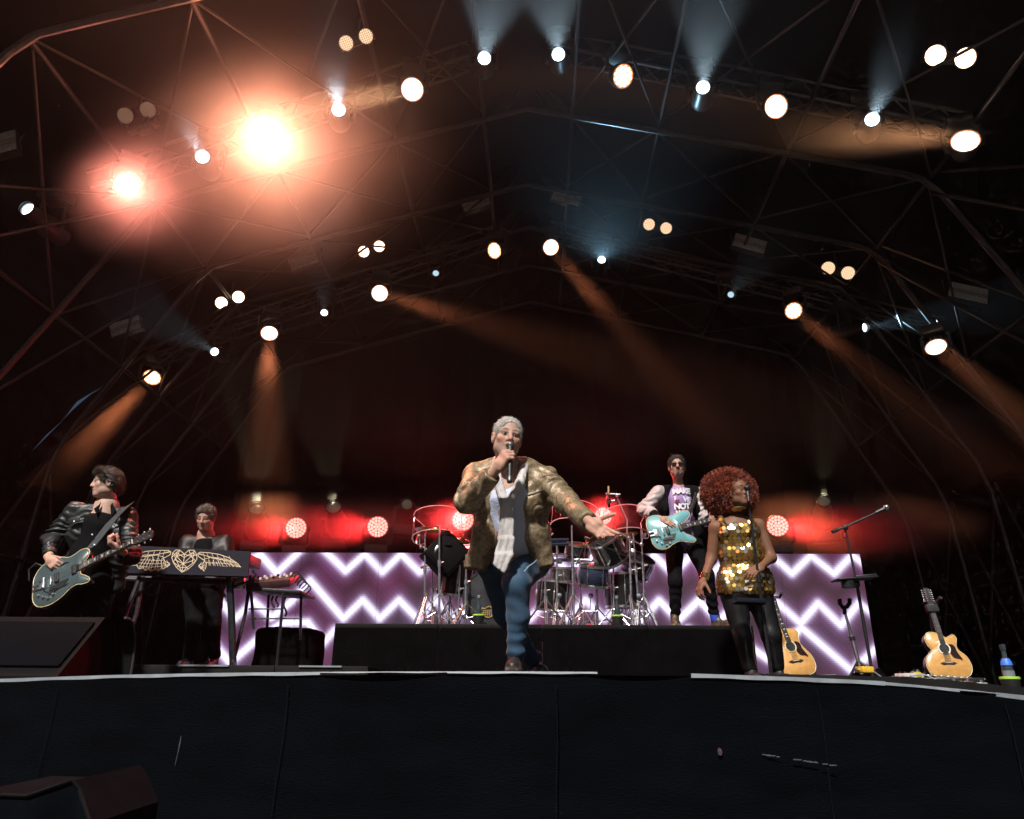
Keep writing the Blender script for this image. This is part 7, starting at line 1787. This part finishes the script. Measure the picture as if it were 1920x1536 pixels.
# boom stand at the right
bs = thing('boom_stand', (at(1637, 1264, 5.75).x, 5.75, floor_z(3.0)), 'black boom microphone stand in front of the right end of the video wall', 'microphone stand')
a, m_, b_ = at(1584, 990, 5.75), at(1607, 1095, 5.75), at(1636, 1262, 5.75); b_.z = floor_z(b_.x) + .01
MB().tube([a, m_], .009, 8).build('upper_tube', M_blackmt, bs); MB().tube([m_ + (a - m_) * .08, b_], .013, 8).build('lower_tube', M_blackmt, bs); MB().tube([m_ + (a - m_) * .1, m_ - (a - m_) * .05], .02, 10).build('clutch', M_black, bs)
bl = MB().tube([at(1561, 997, 5.72), at(1585, 988, 5.72), at(1652, 957, 5.72)], .0085, 8).build('boom', M_blackmt, bs); MB().tube([at(1560, 997.5, 5.72), at(1571, 993, 5.72)], .014, 8).build('counterweight', M_rubber, bl)
MB().ball(at(1585, 989, 5.73), .024, 10).build('swivel', M_black, bs); MB().tube([at(1584, 1000, 5.73), at(1583, 1008, 5.70)], .008, 6).build('wing_screw', pmat('red_knob', (.35, .02, .02), .4, 0, .1, 10), bs)
MB().lathe([(.15, 0), (.155, .008), (.14, .02), (.03, .03), (.02, .05)], b_, None, 28).build('round_base', M_blackmt, bs)
mc = thing('microphone', at(1660, 954, 5.7), 'silver-headed microphone at the tip of the boom stand', 'microphone')
MB().tube([at(1641, 962, 5.7), at(1658, 954, 5.69)], [.012, .018], 10).build('handle', M_black, mc); MB().ball(at(1662, 952, 5.69), .027, 12).build('grille', M_silv, mc)
ty = thing('tray', at(1602, 1087, 5.68), 'shallow black dish clamped to the boom stand', 'tray')
q = at(1602, 1086, 5.68); MB().box(q, (.30, .16, .014), Matrix.Rotation(R(-4), 3, 'Y'), .006).build('plate', M_black, ty); MB().box(q + V(.06, -.02, .015), (.16, .12, .02), Matrix.Rotation(R(-6), 3, 'Y'), .008).build('lid', M_black, ty)
MB().lathe([(.045, 0), (.050, .004), (.050, .06), (.04, .062)], q + V(-.06, -.02, -.07), None, 18).build('cup', M_blackmt, ty); MB().tube([at(1600, 1100, 5.70), at(1606, 1096, 5.74)], .013, 8).build('clamp', M_chrome, ty)

# ================================================================== FLOOR CLUTTER
wg = thing('wedge_monitor', (at(60, 1262, 5.0).x, 5.1, floor_z(-3.4)), 'black wedge floor monitor at the left end of the stage', 'speaker')
# side profile extruded along x, front grille slanting
x0, x1 = at(-90, 1250, 4.95).x, at(138, 1250, 4.95).x; z0 = floor_z(x0) - .005
zt = at(100, 1157, 5.2).z
prof = [(4.80, z0), (5.20, zt), (5.34, zt - .04), (5.40, zt - .16), (5.42, z0)]
pts = spline([(5.20, zt), (5.30, zt - .02), (5.38, zt - .12), (5.41, zt - .26), (5.42, z0)], 5, False)
out = [(4.80, z0), (4.80, z0 + .06)] + pts
vs = [V(x0, y, z) for y, z in out] + [V(x1, y, z) for y, z in out]; n = len(out)
cabm = MB().add(vs, [tuple(range(n)), tuple(range(n, 2 * n))[::-1]] + [(i, (i + 1) % n, n + (i + 1) % n, n + i) for i in range(n)]).build('cabinet', M_matte, wg, ang=30)
# bevelled side cheek seen from the camera with a rounded red-catching edge
ra = [V(x1 + .13, y + .02, z) for y, z in pts]
rb = [V(x1 + .002, y, z) for y, z in pts]
vs = rb + ra; n2 = len(pts)
MB().add(vs, [(i, i + 1, n2 + i + 1, n2 + i) for i in range(n2 - 1)]).build('side_cheek', M_matte, wg)
MB().tube(ra, .010, 6).build('edge_band', pmat('glossy_black_edge', (.05, .045, .045), .18, 0, .2, 10, coat=.8), wg)
s_ = (V(0, 5.20, zt) - V(0, 4.80, z0 + .06)).normalized(); rotw = Matrix((V(1, 0, 0), s_, V(1, 0, 0).cross(s_))).transposed()
MB().box(V((x0 + x1) / 2, 5.0, (zt + z0 + .06) / 2) + rotw.col[2] * .012, (x1 - x0 - .06, .42, .018), rotw, .006).build('grille', pmat('blue_black_mesh', (.0018, .003, .0045), .8, 0, .5, 260, .2, 400, spec=.04), wg)
# front-fill speaker in the pit, lower left corner
pf_ = thing('pit_speaker', (at(60, 1536, 2.6).x, 2.7, -1.8), 'dark speaker cabinet top in the pit, cut by the lower left corner', 'speaker')
P_ = [at(-60, 1488, 2.5), at(52, 1492, 2.5), at(92, 1478, 2.52), at(136, 1463, 2.55), at(150, 1480, 2.56), at(172, 1545, 2.50)]
vs = [p for p in P_] + [p + V(-.0, .42, .01) for p in P_]; low = [V(p.x, p.y, -1.8) for p in P_] + [V(p.x, p.y + .42, -1.8) for p in P_]
n = len(P_)
fs = [(i, i + 1, n + i + 1, n + i) for i in range(n - 1)] + [(2 * n + i, 2 * n + i + 1, i + 1, i) for i in range(n - 1)] + [(n + i, n + i + 1, 3 * n + i + 1, 3 * n + i) for i in range(n - 1)] + [(0, n, 3 * n, 2 * n), (n - 1, 3 * n - 1, 4 * n - 1, 2 * n - 1)]
MB().add(vs + low, fs).build('cabinet', pmat('scuffed_speaker_paint', (.0022, .0034, .005), .85, 0, .4, 8, .1, 60, spec=.03), pf_, ang=25)
MB().tube([p + V(0, -.004, 0) for p in P_], .006, 6).build('edge_trim', M_matte, pf_)
# cloth bag/black sandbag heap under the boom stand
sb = thing('black_cloth_heap', at(1640, 1262, 5.9), 'crumpled black cloth heap behind the base of the boom stand', 'cloth')
c_ = at(1632, 1262, 6.0); z = floor_z(c_.x)
sdf_obj('cloth', [ell((c_.x + .02, 6.05, z + .02), (.34, .2, .10), None, .05), cap((c_.x - .03, 6.05, z + .08), (c_.x + .08, 6.05, z + .13), .07, .05, .06), planecut((0, 0, z + .002), (0, 0, -1))], .012, M_cloth, sb, lambda P: .02 * vnoise(P * 14) + .01 * vnoise(P * 33))
# pedals
def pedal(px, py, Y, col, label, w_=.075, l_=.12, h_=.045, rz=0., knobs=3):
    p = at(px, py, Y); p.z = max(p.z - h_, floor_z(p.x)); t = thing('effects_pedal', p, label, 'pedal', 'effects pedals at the right')
    rot = Matrix.Rotation(rz, 3, 'Z'); m_ = pmat('pedal_paint', col, .35, .2, .15, 30, coat=.3)
    MB().box(p + V(0, 0, h_ / 2), (w_, l_, h_), rot, .006).build('case', m_, t)
    for i in range(knobs): MB().lathe([(.008, 0), (.007, .012), (.001, .013)], p + rot @ V((i - (knobs - 1) / 2) * w_ / 3.2, l_ * .25, h_), None, 10, False).build('knob', M_black, t)
    MB().lathe([(.010, 0), (.009, .014), (.001, .016)], p + rot @ V(0, -l_ * .3, h_), None, 10, False).build('foot_switch', M_chrome, t)
    for s_ in (-1, 1): MB().tube([p + rot @ V(s_ * w_ / 2, .0, h_ / 2), p + rot @ V(s_ * (w_ / 2 + .035), 0, h_ / 2)], .008, 8).build('jack', M_chrome, t)
pedal(1704, 1263, 5.25, (.62, .60, .58), 'white pedal with silver knobs left of the twelve-string guitar', .13, .12, .05, .3)
pedal(1717, 1260, 5.22, (.60, .50, .06), 'tiny yellow pedal against the white one', .035, .06, .035, .3, 1)
pedal(1784, 1277, 5.02, (.62, .46, .05), 'yellow pedal in front of the twelve-string guitar', .095, .08, .026, .1)
pedal(1731, 1275, 4.98, (.55, .52, .48), 'cream pedal in front of the white one', .05, .06, .025, .1, 1)
pedal(1671, 1272, 5.0, (.30, .02, .05), 'dark red pedal near the cloth heap', .05, .06, .03, .1, 1)
pedal(1690, 1273, 5.0, (.10, .02, .02), 'brown-red pedal between the dark red and cream ones', .08, .06, .025, .1, 2)
pedal(1812, 1277, 5.0, (.08, .02, .02), 'black and red pedal right of the yellow one', .06, .08, .04, -.2, 2)
pedal(1838, 1280, 4.95, (.20, .22, .24), 'steel-grey pedal at the end of the pedal board', .06, .10, .04, -.3, 2)
pedal(1620, 1250, 5.45, (.85, .52, .05), 'orange-yellow round-topped pedal at the foot of the boom stand', .085, .09, .04, .2, 1)
pbd = thing('pedal_board', at(1780, 1272, 5.2), 'long dark pedal board with glinting switches before the twelve-string guitar', 'pedal board')
p0, p1 = at(1728, 1266, 5.28), at(1838, 1274, 5.20); rotb = frame((p1 - p0).cross(V(0, 0, -1)), (0, 0, 1))
cN = (p0 + p1) / 2; cN.z -= .03
MB().box(cN, ((p1 - p0).length, .18, .05), rotb, .006).build('frame', M_blackmt, pbd)
for i in range(9):
    q = p0.lerp(p1, (i + .5) / 9) + V(0, -.06, -.002); MB().box(q, (.032, .03, .010), rotb, .003).build('switch', pmat('grey_switch', (.25, .29, .30), .3, .5, .2, 20) if i == 0 else MATS['grey_switch'], pbd)
cb = thing('cable', at(1760, 1280, 5.0), 'thin pale cable looping over the pedals', 'cable')
MB().tube(spline([at(1706, 1268, 5.05), at(1730, 1265, 5.05), at(1750, 1272, 5.0), at(1772, 1281, 4.95), at(1800, 1283, 4.9), at(1850, 1284, 4.9), at(1870, 1288, 4.88)], 6, False), .0045, 6).build('lead', pmat('pale_cable', (.30, .30, .31), .5, 0, .1, 20), cb)
dkp = thing('deck_edge_board', at(1760, 1288, 4.6), 'black board along the right part of the stage lip before the pedals', 'board')
vs = []; 
for px in np.linspace(1440, 1990, 24):
    py = float(np.interp(px, [q[0] for q in LIP], [q[1] for q in LIP])); Y = float(np.interp(px, [q[0] for q in LIP], [q[2] for q in LIP])) + .03
    a = at(px, py + 1, Y); h_ = float(np.interp(px, [1440, 1660, 1700, 1990], [4, 9, 13, 15])); b2 = at(px, py - h_, Y + .02); vs += [a, b2, b2 + V(0, .25, .0)]
MB().add(vs, [(3 * i, 3 * i + 3, 3 * i + 4, 3 * i + 1) for i in range(23)] + [(3 * i + 1, 3 * i + 4, 3 * i + 5, 3 * i + 2) for i in range(23)]).build('board', M_floor, dkp)
# white knob thing near the lip and set list paper
pp = thing('set_list_sheet', at(1535, 1266, 4.8), 'white paper sheet lying on the stage edge near the acoustic guitar', 'paper')
q = at(1530, 1266.5, 4.9); MB().box(V(q.x, q.y, max(q.z, floor_z(q.x) + .006)), (.21, .10, .003), Matrix.Rotation(R(-3), 3, 'Y')).build('sheet', M_white, pp)
# scuffs and scraps of tape on the hanging skirt; the specks stand in for glints
sf = thing('skirt_mark', at(337, 1400, 4.3), 'thin pale streak of tape low on the left of the skirt', 'tape')
MB().tube([at(340, 1381, 4.285), at(335, 1405, 4.28), at(328, 1436, 4.275)], [.004, .0028, .001], 6).build('strip', pmat('dull_mark', (.05, .055, .06), .7, 0, .4, 60), sf)
sf = thing('skirt_mark', at(1350, 1409, 4.2), 'small pinkish torn sticker on the right of the skirt', 'tape')
MB().prism([(-.010, -.016), (.003, -.02), (.012, -.004), (.006, .012), (-.006, .018), (-.013, .006)], at(1350, 1409, 4.222), Matrix.Rotation(R(90), 3, 'X'), 0, .003).build('sticker', pmat('pinkish_paper', (.05, .025, .03), .8, 0, .5, 60), sf)
sf = thing('skirt_mark', at(1495, 1424, 4.2), 'broken line of tiny pale specks standing in for glints on the right of the skirt', 'tape')
for i, x in enumerate((1432, 1440, 1447, 1459, 1492, 1496, 1509, 1516, 1524, 1531, 1547, 1562)):
    MB().box(at(x, 1415 + (x - 1432) * .155, 4.25), (.016 + .012 * (i % 3), .004, .005), None, .001).build('speck', MATS['dull_mark'], sf)
# chain hoist and loose chain high on the left
ho = thing('chain_hoist', at(270, 240, Y1), 'pale hoist bracket hooked on the left front truss', 'hoist')
hb_ = at(268, 240, Y1 - .1); rh = Matrix.Rotation(R(-20), 3, 'Y')
M_hoist = pmat('pale_zinc', (.34, .30, .28), .4, .6, .25, 20)
MB().box(hb_, (.36, .10, .07), rh, .012).build('bracket', M_hoist, ho); MB().box(hb_ + rh @ V(.03, 0, -.06), (.20, .10, .06), rh, .012).build('hook_block', M_hoist, ho); MB().box(hb_ + rh @ V(-.17, 0, .03), (.05, .10, .09), rh, .008).build('end_lug', M_hoist, ho); MB().box(hb_ + rh @ V(.18, 0, .03), (.05, .10, .09), rh, .008).build('end_lug', M_hoist, ho)
MB().tube([hb_ + V(0, 0, .03), hb_ + V(0, .1, .5)], .012, 6).build('hook_rod', M_alu, ho)
ch = thing('hoist_chain', at(112, 170, Y1), 'loose chain hanging from the roof at the upper left', 'chain')
for k in range(17):
    p = at(116 - k * .35, 138 + k * 3.7, Y1); rr = Matrix.Rotation(R(90 * (k % 2)), 3, 'Z')
    MB().tube([p + rr @ V(.012 * math.cos(a), 0, .016 * math.sin(a)) for a in np.linspace(0, 6.283, 8, False)], .0035, 5, closed=True).build('link', M_hoist, ch)
